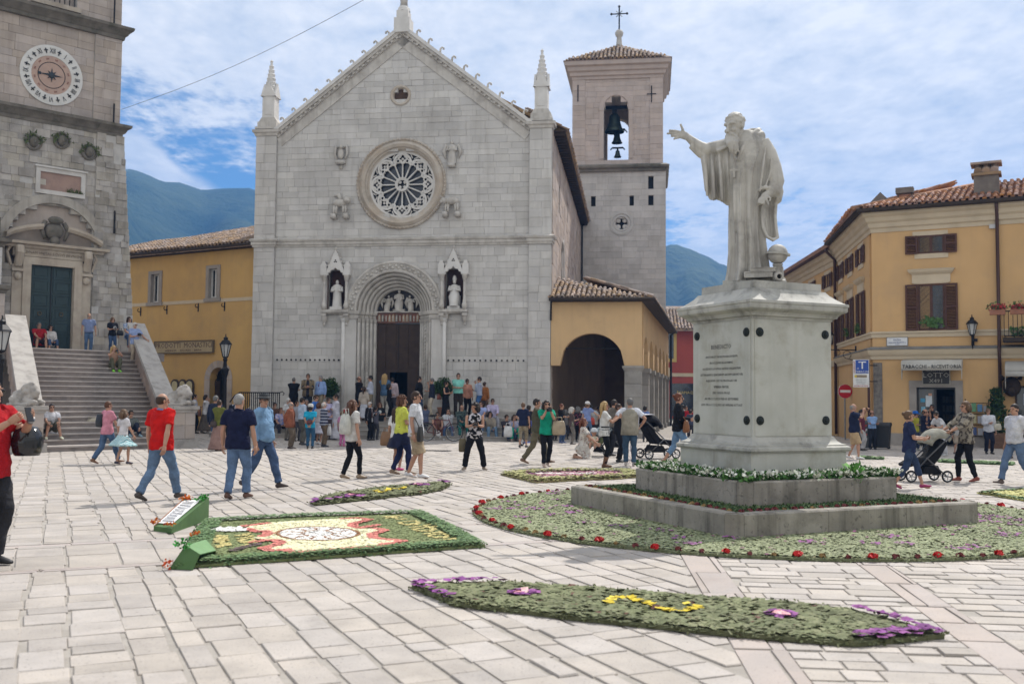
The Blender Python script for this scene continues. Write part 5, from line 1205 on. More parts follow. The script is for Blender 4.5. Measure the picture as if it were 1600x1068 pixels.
 def chimney(x,y,z0,w,h,nm='chimney'):
  q=MB();q.box(x-w/2,x+w/2,y-.3,y+.3,z0,z0+h);ch=q.build(nm,cm,b)
  q=MB();q.box(x-w/2-.08,x+w/2+.08,y-.38,y+.38,z0+h,z0+h+.1)
  for s in(-1,0,1):q.tube([(x+s*w*.32,y-.36,z0+h+.12),(x+s*w*.32,y+.3,z0+h+.5)],[.16,.14],7);q.box(x+s*w*.36-.06,x+s*w*.36+.06,y-.2,y+.2,z0+h+.1,z0+h+.42)
  q.box(x-w/2-.1,x+w/2+.1,y-.4,y+.4,z0+h+.42,z0+h+.5);q.build('chimney_cap',M_TILE,ch)
 chimney(4.0,.9,ze+.30,.85,.85);chimney(5.7,3.9,zr-.4,.7,.35)
 m=MB();m.prism([(-.25,ze+.5),(.2,ze+.95),(.62,ze+.5)],1.1,1.7);m.box(-.15,.5,1.2,1.6,ze+.1,ze+.5);m.build('roof_lantern',cm,b,False,True)
 m=MB();m.box(.75,1.4,1.2,1.6,ze+.86,ze+1.08)
 for x in(.82,1.33):m.tube([(x,1.4,ze+.3),(x,1.4,ze+.86)],.03,5)
 m.build('roof_tank',cm,b)
 m=MB();m.tube([(4.36,-.45,8.8),(4.36,-.12,8.4),(4.36,-.12,3.75),(4.36,-.3,3.65),(4.36,-.3,3.3),(4.36,-.12,3.1),(4.36,-.12,.1)],.06,8);m.build('downpipe',plain('brown_downpipe',(.07,.035,.028),.5,.3),b,True)
 q=ML@Vector((.0,-.12,0));q2=ML@Vector((.0,-.5,0));m=MB();m.tube([(q2.x,q2.y,8.8),(q2.x,q2.y,8.6),(q.x,q.y,8.2),(q.x,q.y,.1)],.07,8);m.build('downpipe',MATS['brown_downpipe'],b,True)
 m=MB();m.tube([(-.14,-.1,3.1),(-.14,-.1,.1)],.05,8);m.build('corner_pipe',MATS['brown_downpipe'],b,True)
 MB().box(4.1,4.3,-.1,.02,7.95,8.1).build('junction_box',plain('pale_grey_box',(.5,.5,.5),.5),b)
 bal=bpy.data.objects.new('balcony',None);COL.objects.link(bal);bal.parent=b
 m=MB();m.box(4.5,W,-.95,0,3.78,3.92);m.build('slab',M_TIMBER,bal)
 m=MB();m.tube([(4.55,0,4.85),(4.55,-.9,4.85),(W,-.9,4.85)],.025,6);m.tube([(4.55,0,3.98),(4.55,-.9,3.98),(W,-.9,3.98)],.02,6);m.build('rail',M_IRON,bal)
 for k in range(30):MB().tube([(4.55+k*.14,-.9,3.98),(4.55+k*.14,-.9,4.85)],.012,5).build('baluster',M_IRON,bal)
 for k,(x,lab)in enumerate(((4.35,'red geranium box at the pipe end of the balcony rail'),(5.0,'red geranium box in the middle of the balcony rail'),(5.75,'red geranium box at the frame end of the balcony rail'))):
  f=thing('flower_box',lab,'flower box',RB.w(x,.98,4.72),RB.a,'geranium boxes on the balcony')
  MB().box(-.25,.25,-.12,.08,0,.18).build('box',plain('terracotta',(.30,.13,.08),.8),f)
  g,h=MB(),MB();rs=random.Random(k)
  for j in range(160):
   c=Vector((rs.gauss(0,.14),-.04+rs.gauss(0,.07),.2+abs(rs.gauss(0,.10))));r=.05 if j<70 else .04;n=Vector((rs.gauss(0,1),rs.gauss(0,1),rs.gauss(0,1))).normalized();t1=n.orthogonal().normalized()*r;t2=n.cross(t1)
   (h if j<70 else g).add([tuple(c-t1-t2),tuple(c+t1-t2),tuple(c+t2)],[(0,1,2)])
  o=g.build('leaves',MATS['pot_plant_leaf'],f);o['kind']='stuff';o=h.build('blossoms',plain('red_geranium',(.40,.03,.04),.7),f);o['kind']='stuff'
 g=MB();rs=random.Random(9)
 for j in range(260):
  c=Vector((rs.uniform(4.75,6.5),-.55+rs.gauss(0,.12),3.95+rs.random()*.35));n=Vector((rs.gauss(0,1),rs.gauss(0,1),rs.gauss(0,1))).normalized();t1=n.orthogonal().normalized()*.06;t2=n.cross(t1);g.add([tuple(c-t1-t2),tuple(c+t1-t2),tuple(c+t2)],[(0,1,2)])
 o=g.build('balcony_plants',MATS['pot_plant_leaf'],b);o['kind']='stuff'
 def wall_lamp(P,rz,lab,s,scroll):
  o=thing('wall_lantern',lab,'lantern',P,rz,'black lanterns on the corner building')
  m=MB();m.box(-.05,.05,-.03,.02,-.55,.12)
  if scroll:
   m.tube([(0,0,-.05),(0,-1.0,-.05)],.022,6);m.tube([(0,-1.0,-.05),(0,-1.05,.1)],.03,6);m.tube([(0,-.02,-.5)]+[(0,-.35-.16*math.cos(w),-.25+.16*math.sin(w))for w in np.linspace(-1.5,4.2,16)],.014,5);m.tube([(0,-.75-.12*math.cos(w),-.17+.12*math.sin(w))for w in np.linspace(-1,5,14)],.012,5)
   c=(0,-1.05,.18)
  else:
   m.tube([(0,0,-.45),(0,-.2,-.35),(0,-.34,-.1),(0,-.34,.05)],.03,6);m.tube([(0,0,-.05),(0,-.3,-.08)],.022,6);m.box(-.02,.16,-.1,.0,-.1,.0);c=(0,-.34,.12)
  m.build('bracket',M_IRON,o);lantern(o,c,s,6)
 lu,lz=RB.at(1520,524);wall_lamp(RB.w(lu,.02,lz-.12),RB.a,'black lantern on a short bracket beside the shop awning',.64,False)
 lu,lz=RL.at(1338,549);wall_lamp(RL.w(lu,.02,lz+.12),RL.a,'black lantern on a long scrolled bracket on the shaded side wall',.62,True)
right_building()
def right_details():
 u,z=RB.at(1402,533.5);pl=thing('street_name_plate','white marble street name plate with blue letters between the ledges','street sign',RB.w(u,.01,z),RB.a)
 MB().box(-.36,.36,-.03,.01,-.15,.15).build('plate',plain('white_plate',(.66,.67,.68),.4),pl)
 mb_=plain('blue_lettering',(.05,.08,.22),.5)
 m=MB();m.box(-.37,.37,-.036,.0,.148,.17);m.box(-.37,.37,-.036,.0,-.17,-.148);m.box(-.385,-.36,-.036,0,-.17,.17);m.box(.36,.385,-.036,0,-.17,.17);m.build('frame',M_ZINC,pl)
 words('PIAZZA',.08,mb_,pl,(0,-.032,.06));words('SAN BENEDETTO',.08,mb_,pl,(0,-.032,-.04));words('NORCIA',.04,mb_,pl,(0,-.032,-.11))
 def awning(u0,u1,zt,zb,zval,proj,text,lab,cut=None):
  c=(u0+u1)/2;o=thing('shop_awning',lab,'awning',RB.w(c,0,0),RB.a);h=(u1-u0)/2
  mc=material('grey_awning_canvas',(.50,.485,.44),(.44,.425,.385),scale=2,rough=.9,bump=.15,stain=(.3,.29,.26),stain_amt=.3)
  n=7;vs=[]
  for x in(-h,h):
   for k in range(n):t=k/(n-1)*PI/2;vs.append((x,-proj*math.sin(t),zb+(zt-zb)*math.cos(t)))
  fs=[(k,k+1,n+k+1,n+k)for k in range(n-1)];m=MB();m.add(vs,fs)
  m.add([(-h,-proj,zb),(h,-proj,zb),(h,-proj-.01,zval),(-h,-proj-.01,zval)],[(0,1,2,3)])
  cv=m.build('canopy',mc,o,'angle');sm=cv.modifiers.new('s','SOLIDIFY');sm.thickness=.012;REMESH.append(cv)
  for s in(-1,1):
   m=MB();x=s*h
   pts=[(0,zt)]+[(-proj*math.sin(k*PI/12),zb+(zt-zb)*math.cos(k*PI/12))for k in range(1,7)]+[(-proj,zval-.05),(-proj+.06,zb-.55),(-proj+.16,zb-.6),(-.25,zb-.1),(0,zb-.05)]
   m.prism([(a,b)for a,b in pts],x-.008,x+.008,plane='yz');m.build('side_flap',mc,o,False,True)
  if text:words(text,.20,M_BLACK,o,(.02,-proj-.03,(zb+zval)/2),.86)
  return o
 a0,a1=RB.at(1413,575)[0]-.02,RB.at(1509,572)[0]-.1
 awning(a0,a1,3.20,3.04,2.78,.75,'TABACCHI - RICEVITORIA','grey canvas awning lettered TABACCHI RICEVITORIA over the shop door')
 awning(4.55,8.0,3.12,2.72,2.55,.75,None,'plain grey canvas awning under the balcony')
 lu,lz=RB.at(1463,587);lo=thing('lottery_sign','black lottery sign with grey LOTTO letters under the awning','sign',RB.w(lu,.03,lz),RB.a)
 MB().box(-.45,.45,-.07,.02,-.30,.30).build('panel',plain('sign_black',(.03,.028,.025),.5),lo)
 m=MB();m.box(-.48,.48,-.09,.02,.30,.34);m.box(-.48,.48,-.09,.02,-.34,-.30);m.box(-.48,-.45,-.088,.02,-.3,.3);m.box(.45,.48,-.088,.02,-.3,.3);m.build('frame',plain('pale_sign_frame',(.35,.33,.28),.5),lo)
 mg=plain('grey_letters',(.42,.40,.35),.6);words('RICEVITORIA',.12,mg,lo,(0,-.074,.20));words('LOTTO',.25,mg,lo,(0,-.074,.02),1.1);words('X491',.20,mg,lo,(0,-.074,-.19),1.1)
 x,y,z=atY(1345.5,583,37.4);s=thing('tobacco_sign','blue and white tobacco shop sign with a large T hanging at the corner','sign',(x,y,z),R(-12))
 MB().box(-.285,.285,-.02,.06,-.52,.52).build('panel',plain('white_sign',(.68,.68,.66),.4),s)
 MB().box(-.20,.265,-.026,-.018,-.0,.50).build('blue_square',plain('sign_blue',(.02,.07,.33),.4),s)
 mw=plain('sign_white',(.75,.75,.75),.4);words('T',.40,mw,s,(.04,-.03,.29),1.2);words('TABACCHI',.10,mw,s,(.03,-.03,.06));words('20',.08,mw,s,(-.12,-.03,.18))
 o=words('VALORI BOLLATI',.075,plain('sign_red',(.45,.04,.06),.5),s,(-.243,-.026,.24),.8);o.rotation_euler=(0,-PI/2,0)
 MB().box(-.2,.2,-.026,-.018,-.16,-.06).build('brown_strip',plain('sign_brown',(.25,.2,.14),.5),s);m=MB();m.lathe([(0,.03),(.05,.03)],10,(-.2,0,-.11),axis='y');m.build('yellow_dot',plain('sign_yellow',(.6,.45,.05),.5),s)
 mg2=plain('sign_print',(.15,.2,.25),.5);words('GRATTA E VINCI',.05,mg2,s,(0,-.024,-.24));words('SUPERENALOTTO',.045,mg2,s,(0,-.024,-.32));words('TOTOCALCIO',.045,mg2,s,(0,-.024,-.39));words('RICARICHE TELEF',.065,MATS['sign_red'],s,(0,-.024,-.47))
 m=MB();m.tube([(.28,.02,.3),(.62,.3,.3)],.02,5);m.tube([(.28,.02,-.3),(.62,.3,-.3)],.02,5);m.build('bracket',M_IRON,s)
 x,y,z=atY(1320,611,42.6);n=thing('no_entry_sign','round red no entry sign with white bar on a grey pole','road sign',(x,y,0),R(-4))
 MB().lathe([(0,.03),(.27,.03),(.295,.02),(.295,-.0),(0,-.0)],32,(0,-.04,z),axis='y').build('disc',plain('road_sign_red',(.50,.02,.035),.35),n)
 m=MB();m.lathe([(.296,.034),(.30,.02),(.30,-.005),(.28,-.01)],32,(0,-.04,z),axis='y');m.build('rim',mw,n)
 MB().box(-.22,.22,-.078,-.07,z-.055,z+.055).build('white_bar',mw,n)
 MB().tube([(0,0,0),(0,0,z+.25)],.035,8).build('pole',plain('galvanised_pole',(.25,.27,.28),.5,.5),n)
 bu,bz=RB.at(1581,603);h=thing('boar_head_trophy','dark mounted boar head hanging under the plain awning','trophy',RB.w(bu,.05,bz),RB.a)
 m=MB();m.ell((0,-.18,-.02),(.30,.25,.36),12,8);m.tube([(0,-.3,-.1),(0,-.55,-.22)],[.17,.10],9)
 for q in(-1,1):m.tube([(q*.24,-.12,.22),(q*.36,-.14,.42)],[(.09,.04),(.02,.02)],6)
 m.build('head',material('boar_bristle',(.022,.014,.011),(.04,.026,.018),scale=25,bump=.9),h,True)
 w=MB();w.box(4.75,5.2,-.04,.02,.3,2.1);w.box(7.4,7.8,-.04,.02,.3,2.1);w.box(5.2,7.4,-.04,.02,1.98,2.1)
 sh=thing('delicatessen_window','dark shop window under the plain awning','shop window',RB.w(4.6,.0,0),RB.a)
 MB().box(.3,3.2,-.03,.01,.45,2.15).build('pane',MATS['shop_glass'],sh);m=MB();m.box(.24,3.26,-.06,0,2.15,2.23);m.box(.24,.3,-.06,0,.45,2.15);m.box(3.2,3.26,-.06,0,.45,2.15);m.box(.24,3.26,-.06,0,.37,.45);m.build('frame',M_OAK,sh)
 for k in range(4):MB().box(.5+k*.5,.9+k*.5,-.045,-.032,1.55,1.95).build('poster',plain('poster_%d'%k,[(.35,.4,.45),(.5,.45,.35),(.3,.15,.1),(.45,.5,.4)][k],.6),sh)
 k=RLo;H2=Wall(k+Vector((math.cos(R(86)),math.sin(R(86)),0))*16,266)
 o=thing('street_house','ochre house with dark eaves further down the side street','house',tuple(H2.o),H2.a)
 MB().box(0,15.9,0,5,0,8.9).build('wall',M_OCH2,o)
 m=MB();m.sweep([(0,0),(15.9,0)],[(-.02,8.0),(.03,8.0),(.05,8.2),(.12,8.25),(.14,8.42),(.26,8.5),(.3,8.7),(-.02,8.75)]);m.build('eave_cornice',M_CREAM,o,'angle',True)
 m=MB();m.prism([(-.6,8.9),(4.5,11.2),(4.5,11.0),(-.55,8.75)],0,16.4,plane='yz');m.build('roof',M_REDTILE,o,False,True)
 m=MB();m.sweep([(0,0),(15.9,0)],[(-.02,3.25),(.1,3.25),(.16,3.5),(-.02,3.55)]);m.build('shop_cornice',M_CREAM,o,False,True)
 for u in(14.2,10.8,7.4):shuttered(o,Matrix.Identity(4),u,4.3,6.0,.95,.5,lintel=True);shuttered(o,Matrix.Identity(4),u,7.1,7.75,.95,.5,flat=True)
 x0=atY(1036,600,86);RH=Wall(x0,-6)
 o=thing('red_house','red plastered house with tiled roof at the end of the lane','house',tuple(RH.o),RH.a)
 mr=material('red_plaster',(.36,.075,.055),(.31,.065,.05),scale=.8,stain=(.22,.06,.05),stain_amt=.4,bump=.2);zt=RH.at(1062,515)[1];zr=RH.at(1062,494)[1]
 MB().box(-3,9,0,6,0,zt).build('wall',mr,o);MB().box(-3,9,-.06,0,zt*.47,zt*.47+.3).build('band',M_CREAM,o)
 m=MB();m.prism([(-.7,zt),(4.5,zr+1.3),(4.5,zr+1.1),(-.7,zt-.15)],-3.3,9.3,plane='yz');m.build('roof',M_TILE,o,False,True)
 sl=math.hypot(5.2,zr+1.3-zt);tiles(o,M_TILE,(-1,-.72,zt+.02),(1,0,0),(0,5.2/sl,(zr+1.3-zt)/sl),26,12,.28,.42,0,15)
 wu,wz=RH.at(1048,540);m=MB();m.box(wu-.7,wu+.5,-.05,0,wz-1.4,wz+1.6);m.build('window_surround',material('yellow_surround',(.5,.36,.13)),o);MB().box(wu-.45,wu+.25,-.07,-.05,wz-1.1,wz+1.3).build('window',M_GLASS,o)
 su,sz=RH.at(1058,613);words('FARMACIA',.34,plain('gold_letters',(.5,.38,.12),.5),o,(su+.8,-.03,sz),1.0,'shop_lettering')
 MB().lathe([(0,.05),(.9,.05)],20,(su-1.4,0,sz+1.6),axis='y').build('pale_roundel',M_CREAM,o)
 MB().box(su-.5,su+3.5,-.03,0,.2,3.0).build('shop_front',M_GLASS,o)
right_details()
M_PED=material('grey_marble_pedestal',(.455,.455,.415),(.385,.385,.345),scale=1.8,stain=(.22,.195,.13),stain_amt=.65,stain_scale=1.5,streak=.30,rough=.55,bump=.25,bscale=18,spec=.4)
M_PEDTOP=material('stained_marble_moulding',(.43,.42,.385),(.33,.325,.295),scale=2.2,stain=(.07,.068,.06),stain_amt=.75,stain_scale=2.4,streak=.3,rough=.7,bump=.4,bscale=25)
M_TRAV=material('travertine_kerb',(.32,.295,.255),(.22,.20,.17),scale=2.0,stain=(.055,.05,.042),stain_amt=.7,stain_scale=1.4,streak=.75,rough=.85,bump=.7,bscale=22,pits=.6)
M_STAT=material('statue_marble',(.485,.465,.425),(.38,.36,.325),scale=3.0,stain=(.11,.10,.09),stain_amt=.65,stain_scale=2.1,streak=.7,rough=.65,bump=.35,bscale=30,spec=.35)
M_BRONZE=plain('dark_bronze_boss',(.02,.025,.024),.45,.6)
MO_M=Matrix.Translation((CTR[0],CTR[1],0))@Matrix.Rotation(PHI,4,'Z')
def foliage(name,pts,size,cols,parent,nper=3,up=.5,seed=1,lift=0.0):
 r=np.random.default_rng(seed);P=np.repeat(np.asarray(pts,float),nper,axis=0);n=len(P)
 P=P+r.normal(0,size*.45,P.shape)*np.array([1,1,.6 if up>.3 else .22]);P[:,2]+=lift
 d=r.normal(0,1,(n,3));d[:,2]=np.abs(d[:,2])*up+.1;d/=np.linalg.norm(d,axis=1)[:,None]
 s=np.cross(d,r.normal(0,1,(n,3))if up>.3 else r.normal(0,.32,(n,3))+np.array([0,0,1.0]));s/=np.linalg.norm(s,axis=1)[:,None]+1e-9
 L=size*r.uniform(.6,1.3,(n,1))
 V=np.empty((n,4,3));V[:,0]=P;V[:,1]=P+d*L*.55+s*L*.38;V[:,2]=P+d*L;V[:,3]=P+d*L*.5-s*L*.38
 cols=np.asarray(cols,float)
 C=cols[r.integers(0,len(cols),n)]if len(cols)!=len(pts)else np.repeat(cols,nper,axis=0)
 C=np.clip(C*(r.uniform(.7,1.3,(n,1))if up>.3 else r.uniform(.88,1.12,(n,1))),0,1)
 return raw_faces(name,V,C,parent)
def flakes(name,pts,size,C,parent,tilt=.25,seed=1):
 r=np.random.default_rng(seed);P=np.asarray(pts,float);n=len(P);a=r.uniform(0,2*PI,n);L=size*r.uniform(.75,1.25,n);V=np.empty((n,4,3));tx,ty=r.normal(0,tilt,n),r.normal(0,tilt,n)
 for k in range(4):
  w=a+k*PI/2;dx,dy=np.cos(w)*L*.72,np.sin(w)*L*(.72 if k%2 else .6);V[:,k,0]=P[:,0]+dx;V[:,k,1]=P[:,1]+dy;V[:,k,2]=P[:,2]+dx*tx+dy*ty+r.uniform(0,.0012,n)
 return raw_faces(name,V,np.clip(np.asarray(C)*r.uniform(.9,1.1,(n,1)),0,1),parent)
def raw_faces(name,V,C,parent,mat=None):
 n,k=V.shape[:2]
 me=bpy.data.meshes.new(name);me.vertices.add(n*k);me.vertices.foreach_set('co',V.reshape(-1).astype(np.float32))
 me.loops.add(n*k);me.loops.foreach_set('vertex_index',np.arange(n*k,dtype=np.int32))
 me.polygons.add(n);me.polygons.foreach_set('loop_start',np.arange(0,n*k,k,dtype=np.int32));me.polygons.foreach_set('loop_total',np.full(n,k,dtype=np.int32))
 me.update(calc_edges=True)
 a=me.attributes.new('Col','FLOAT_COLOR','FACE');a.data.foreach_set('color',np.concatenate([C,np.ones((n,1))],axis=1).reshape(-1).astype(np.float32))
 o=link(name,me,mat or M_LEAF,parent);o['kind']='stuff';return o
M_LEAF=material('petals_and_leaves',(.2,.2,.1),scale=30,attr='Col',rough=.8,bump=0,spec=.2)
def monument():
 mo=thing('monument_pedestal','tall grey marble pedestal with a Latin inscription and bronze bosses','pedestal',(CTR[0],CTR[1],0),PHI)
 def kerb(h,z0,z1,w,ch,name,lab,nst):
  k=thing(name,lab,'kerb',(CTR[0],CTR[1],0),PHI)
  for q in range(4):
   for i in range(nst):
    a=-h+ch+(2*h-2*ch)*i/nst+.003;b=-h+ch+(2*h-2*ch)*(i+1)/nst-.003
    m=MB();m.box(a,b,-h,-h+w,z0,z1-.02);m.prism([(a,-h+.0),(b,-h),(b,-h+w),(a,-h+w)],z1-.02,z1-.02,plane='xy')if False else None
    vs=[(a,-h,z1-.02),(b,-h,z1-.02),(b,-h+w,z1-.02),(a,-h+w,z1-.02),(a,-h+.02,z1),(b,-h+.02,z1),(b,-h+w,z1),(a,-h+w,z1)]
    m.add(vs,[(4,5,6,7),(0,1,5,4),(1,2,6,5),(2,3,7,6),(3,0,4,7)])
    m.xf(Matrix.Rotation(q*PI/2,4,'Z'));m.build('kerb_stone',M_TRAV,k)
   m=MB();P=[(-h+ch-.003,-h),(-h+ch-.003,-h+w),(-h+w,-h+ch-.003),(-h,-h+ch-.003)]if ch>w else[(-h+ch-.003,-h),(-h+ch-.003,-h+w),(-h+w,-h+w),(-h+w,-h+ch-.003),(-h,-h+ch-.003)]
   m.prism(P,z0,z1-.008,plane='xy');m.xf(Matrix.Rotation(q*PI/2,4,'Z'));m.build('corner_stone',M_TRAV,k,False,True)
  return k
 kerb(2.075,0,.315,.20,.16,'lower_kerb','wide low travertine kerb standing in the flower lawn',3)
 kerb(1.36,.27,.615,.18,.15,'upper_kerb','smaller travertine kerb holding white flowers round the pedestal',2)
 def sq(h,ch=0.0):return[(-h,-h),(h,-h),(h,h),(-h,h)]
 def ring(name,prof,h,mat=M_PED):m=MB();m.sweep(sq(h),[(o,z)for o,z in prof],closed=True);m.build(name,mat,mo,'angle',True)
 H=.69
 m=MB();m.box(-.825,.825,-.825,.825,.40,.945);m.build('base_block',M_PED,mo)
 MB().box(-.828,-.822,-.004,.004,.55,.945).build('base_joint',M_FRGREY,mo)
 ring('base_moulding',[(-.2,.94),(.165,.94),(.185,.965),(.18,1.0),(.155,1.015),(.14,1.02),(.14,1.035),(.09,1.05),(.05,1.085),(.03,1.12),(.02,1.14),(.0,1.145),(-.2,1.15)],H,M_PEDTOP)
 MB().box(-H,H,-H,H,1.14,2.77).build('die',M_PED,mo)
 for q in range(4):
  m=MB();m.box(-H+.035,H-.035,-H-.008,-H+.02,1.16,2.745);m.xf(Matrix.Rotation(q*PI/2,4,'Z'));m.build('face_slab',M_PED,mo)
 ring('cornice',[(-.2,2.76),(.012,2.76),(.02,2.79),(.06,2.80),(.075,2.835),(.10,2.86),(.155,2.885),(.165,2.90),(.165,2.955),(.178,2.965),(.175,3.0),(.155,3.003)],H,M_PEDTOP)
 ring('cavetto_top',[(.155,3.0),(.11,3.03),(.05,3.075),(-.01,3.13),(-.04,3.17),(-.05,3.185),(-.6,3.19)],H,M_PEDTOP)
 MB().box(-.60,.60,-.60,.60,3.185,3.30).build('top_slab',M_PEDTOP,mo)
 for q,face in((0,'right'),(3,'left')):
  for x in(-.575,.575):
   for z in(1.37,2.575):
    m=MB();m.lathe([(.062,.0),(.062,.012),(.05,.022),(.035,.022),(.028,.036),(0,.042)],18,axis='y');m.xf(Matrix.Rotation(q*PI/2,4,'Z')@Matrix.Translation((x,-H-.008,z)));m.build('bronze_boss',M_BRONZE,mo,'angle')
 ml=plain('black_inscription',(.06,.06,.058),.6)
 lines=[('BENEDICTO',.088,2.395),('AVCTORI ET PATRI MONACHORVM',.047,2.255),('IN OCCIDVIS REGIONIBVS',.047,2.170),('SOCIETATI A POPVLIS NITIDE EXIGENTIVM',.047,2.085),('LITTERARVM SCIENTIARVM ARTIVM SERVATORI',.047,2.0),('AGRORVM CVLTVS PROPAGATORI',.047,1.915),('VMBRIA MATER',.052,1.827),('EIVS TANTA PROLE',.047,1.742),('AN MDCCCLXXX PRID ID SEPTEMBRIS',.047,1.657),('QVO DIE A CCCCLXXX AD NVRSIAE ATTOLIT',.047,1.572)]
 for s,h,z in lines:words(s,h,ml,mo,(-H-.0095,0.0,z),.98,'inscription_line',.001,-PI/2)
 r=np.random.default_rng(3)
 def band(h0,h1,n):
  p=r.uniform(-h0,h0,(n*3,2));p=p[(np.abs(p).max(axis=1)>h1)][:n];return p
 def W(p,z):return np.array([tuple(MO_M@Vector((a,b,c)))for(a,b),c in zip(p,z)])
 p=band(1.30,.84,1500);e=np.abs(p).max(axis=1)
 bed=thing('white_flower_bed','bed of white flowers and green leaves along the upper kerb','flower bed')
 MB().box(-1.19,1.19,-1.19,1.19,.35,.56).xf(MO_M).build('soil',material('dark_soil',(.05,.04,.03),(.07,.055,.04),scale=9),bed)
 P=W(p,.585+r.uniform(0,.05,len(p))+.02*(e>1.1))
 foliage('leaves',P,.075,[(.05,.13,.03),(.07,.17,.045),(.10,.21,.06),(.035,.09,.025)],bed,5,.8,2)
 p2=band(1.34,.88,1050);P2=W(p2,.635+r.uniform(0,.05,len(p2)))
 o=foliage('white_blossoms',P2,.050,[(.72,.72,.66),(.66,.66,.58),(.6,.62,.5)],bed,5,.7,3)
 pt=W(np.array([[.55,-1.2],[.62,-1.24],[.5,-1.22],[.58,-1.3]]),[.68,.72,.66,.6]);foliage('tall_leaf_sprig',pt,.12,[(.10,.25,.05),(.13,.30,.07)],bed,8,.9,4)
 low=thing('green_planting','band of small green leaves inside the lower kerb','planting')
 MB().box(-1.87,1.87,-1.87,1.87,.02,.275).xf(MO_M).build('soil',MATS['dark_soil'],low)
 q=band(1.88,1.36,9000);foliage('leaves',W(q,.285+r.uniform(0,.02,len(q))),.030,[(.075,.125,.05),(.10,.155,.065),(.13,.18,.085),(.055,.095,.045)],low,3,.7,5)
monument()
STB=math.atan2(CTR[0],CTR[1])
ST_O=Vector((CTR[0],CTR[1],3.30))
ST_M=Matrix.Translation(ST_O)@Matrix.Rotation(-STB,4,'Z')
ST_I=ST_M.inverted()
def sp(px,py,d=0.0):
 Yp=CTR[1]
 r=Vector(ray(px,py));n=Vector((math.sin(STB),math.cos(STB),0));t=(n.dot(Vector((CTR[0],CTR[1],0))))/n.dot(r)+d
 return ST_I@(Vector((0,0,CH))+r*t)
def statue():
 st=thing('monk_statue','weathered white marble statue of a bearded robed monk with one arm stretched out','statue',tuple(ST_O),-STB)
 m=MB();n=72
 lev=[(443,1134,1204,.30),(437,1136,1203,.29),(425,1139,1200,.27),(405,1141,1197,.25),(380,1141.5,1194,.235),(350,1141,1192,.225),(322,1141,1193,.22),(295,1140,1196,.225),(270,1139,1199,.23),(250,1138,1199,.23),(235,1138,1199,.22),(225,1140,1197,.20),(217,1144,1192,.165),(210,1150,1183,.12),(205,1152,1176,.09)]
 folds=[(-2.55,.050,.10),(-2.05,.055,.13),(-1.72,-.045,.10),(-1.45,.02,.2),(-.85,.028,.12),(-.62,-.04,.09),(-.35,.05,.13),(.1,.04,.16),(2.9,.05,.14),(.8,.04,.2),(1.6,.04,.2),(2.3,.04,.2)]
 vs=[]
 for py,xl,xr,dp in lev:
  a,b=sp(xl,py),sp(xr,py);c=(a+b)/2;rx=(b-a).length/2;t=max(0,min(1,(py-235)/170))
  for k in range(n):
   w=2*PI*k/n;f=0
   for(fa,am,sg)in folds:
    dw=(w-fa-.10*math.sin(py*.018+fa*3)+PI)%(2*PI)-PI;f+=am*math.exp(-(dw/sg)**2)
   f*=t**.7*1.6
   f+=.006*math.sin(9*w+py*.03)*t
   vs.append((c.x+(rx+f*.75)*math.cos(w)*.985,c.y+(dp+f)*math.sin(w),c.z))
 L=len(lev);fs=[(i*n+(k+1)%n,i*n+k,(i+1)*n+k,(i+1)*n+(k+1)%n)for i in range(L-1)for k in range(n)]+[tuple(range(n)),tuple((L-1)*n+k for k in range(n-1,-1,-1))]
 m.add(vs,fs)
 sec=[(1093,224,238,-.10,.05),(1097,226,262,-.05,.055),(1101,227.5,298,-.11,.05),(1106,228.5,313,-.02,.06),(1112,229,314.5,-.12,.05),(1118,228,313,-.02,.06),(1124,226,316,-.12,.05),(1130,223,320,-.03,.06),(1136,220,323,-.08,.07),(1143,216,325,.0,.08)]
 vs=[];n2=22
 for px,pt,pb,d,th in sec:
  T,B=sp(px,pt,d*.35-.02),sp(px+(3 if pb>300 else 0),pb,d)
  for k in range(n2):
   w=2*PI*k/n2;u=(1-math.cos(w))/2;c=T.lerp(B,u);s=math.sin(w);tt=th*(1.25-.55*u)
   bulge=d*.5*math.sin(PI*u);vs.append((c.x,c.y+tt*s+bulge*.6,c.z))
 L2=len(sec);fs=[(i*n2+k,i*n2+(k+1)%n2,(i+1)*n2+(k+1)%n2,(i+1)*n2+k)for i in range(L2-1)for k in range(n2)]+[tuple(range(n2-1,-1,-1)),tuple((L2-1)*n2+k for k in range(n2))]
 m.add(vs,fs)
 for px,y0,y1,d in((1102,232,306,-.15),(1113,236,310,-.19),(1125,232,314,-.19)):m.tube([sp(px-2,y0,d*.5),sp(px+1,(y0+y1)/2,d),sp(px+3,y1,d)],[.018,.028,.02],8)
 m.tube([sp(1130,223,-.02),sp(1116,226,-.08),sp(1122,236,-.14),sp(1138,228,-.16)],[.03,.035,.035,.02],8)
 m.tube([sp(1150,226),sp(1125,231,-.04),sp(1103,234,-.07),sp(1092,229,-.09),sp(1080,219,-.11),sp(1074,214,-.12)],[.13,.115,.10,.088,.060,.050],14)
 m.tube([sp(1098,240,-.06),sp(1090,234,-.09),sp(1080,226,-.11)],[.085,.075,.06],12)
 m.tube([sp(1076,215,-.12),sp(1070,212,-.12),sp(1064,210,-.12),sp(1060.5,209.5,-.12)],[(.050,.035),(.062,.034),(.062,.03),(.05,.026)],12)
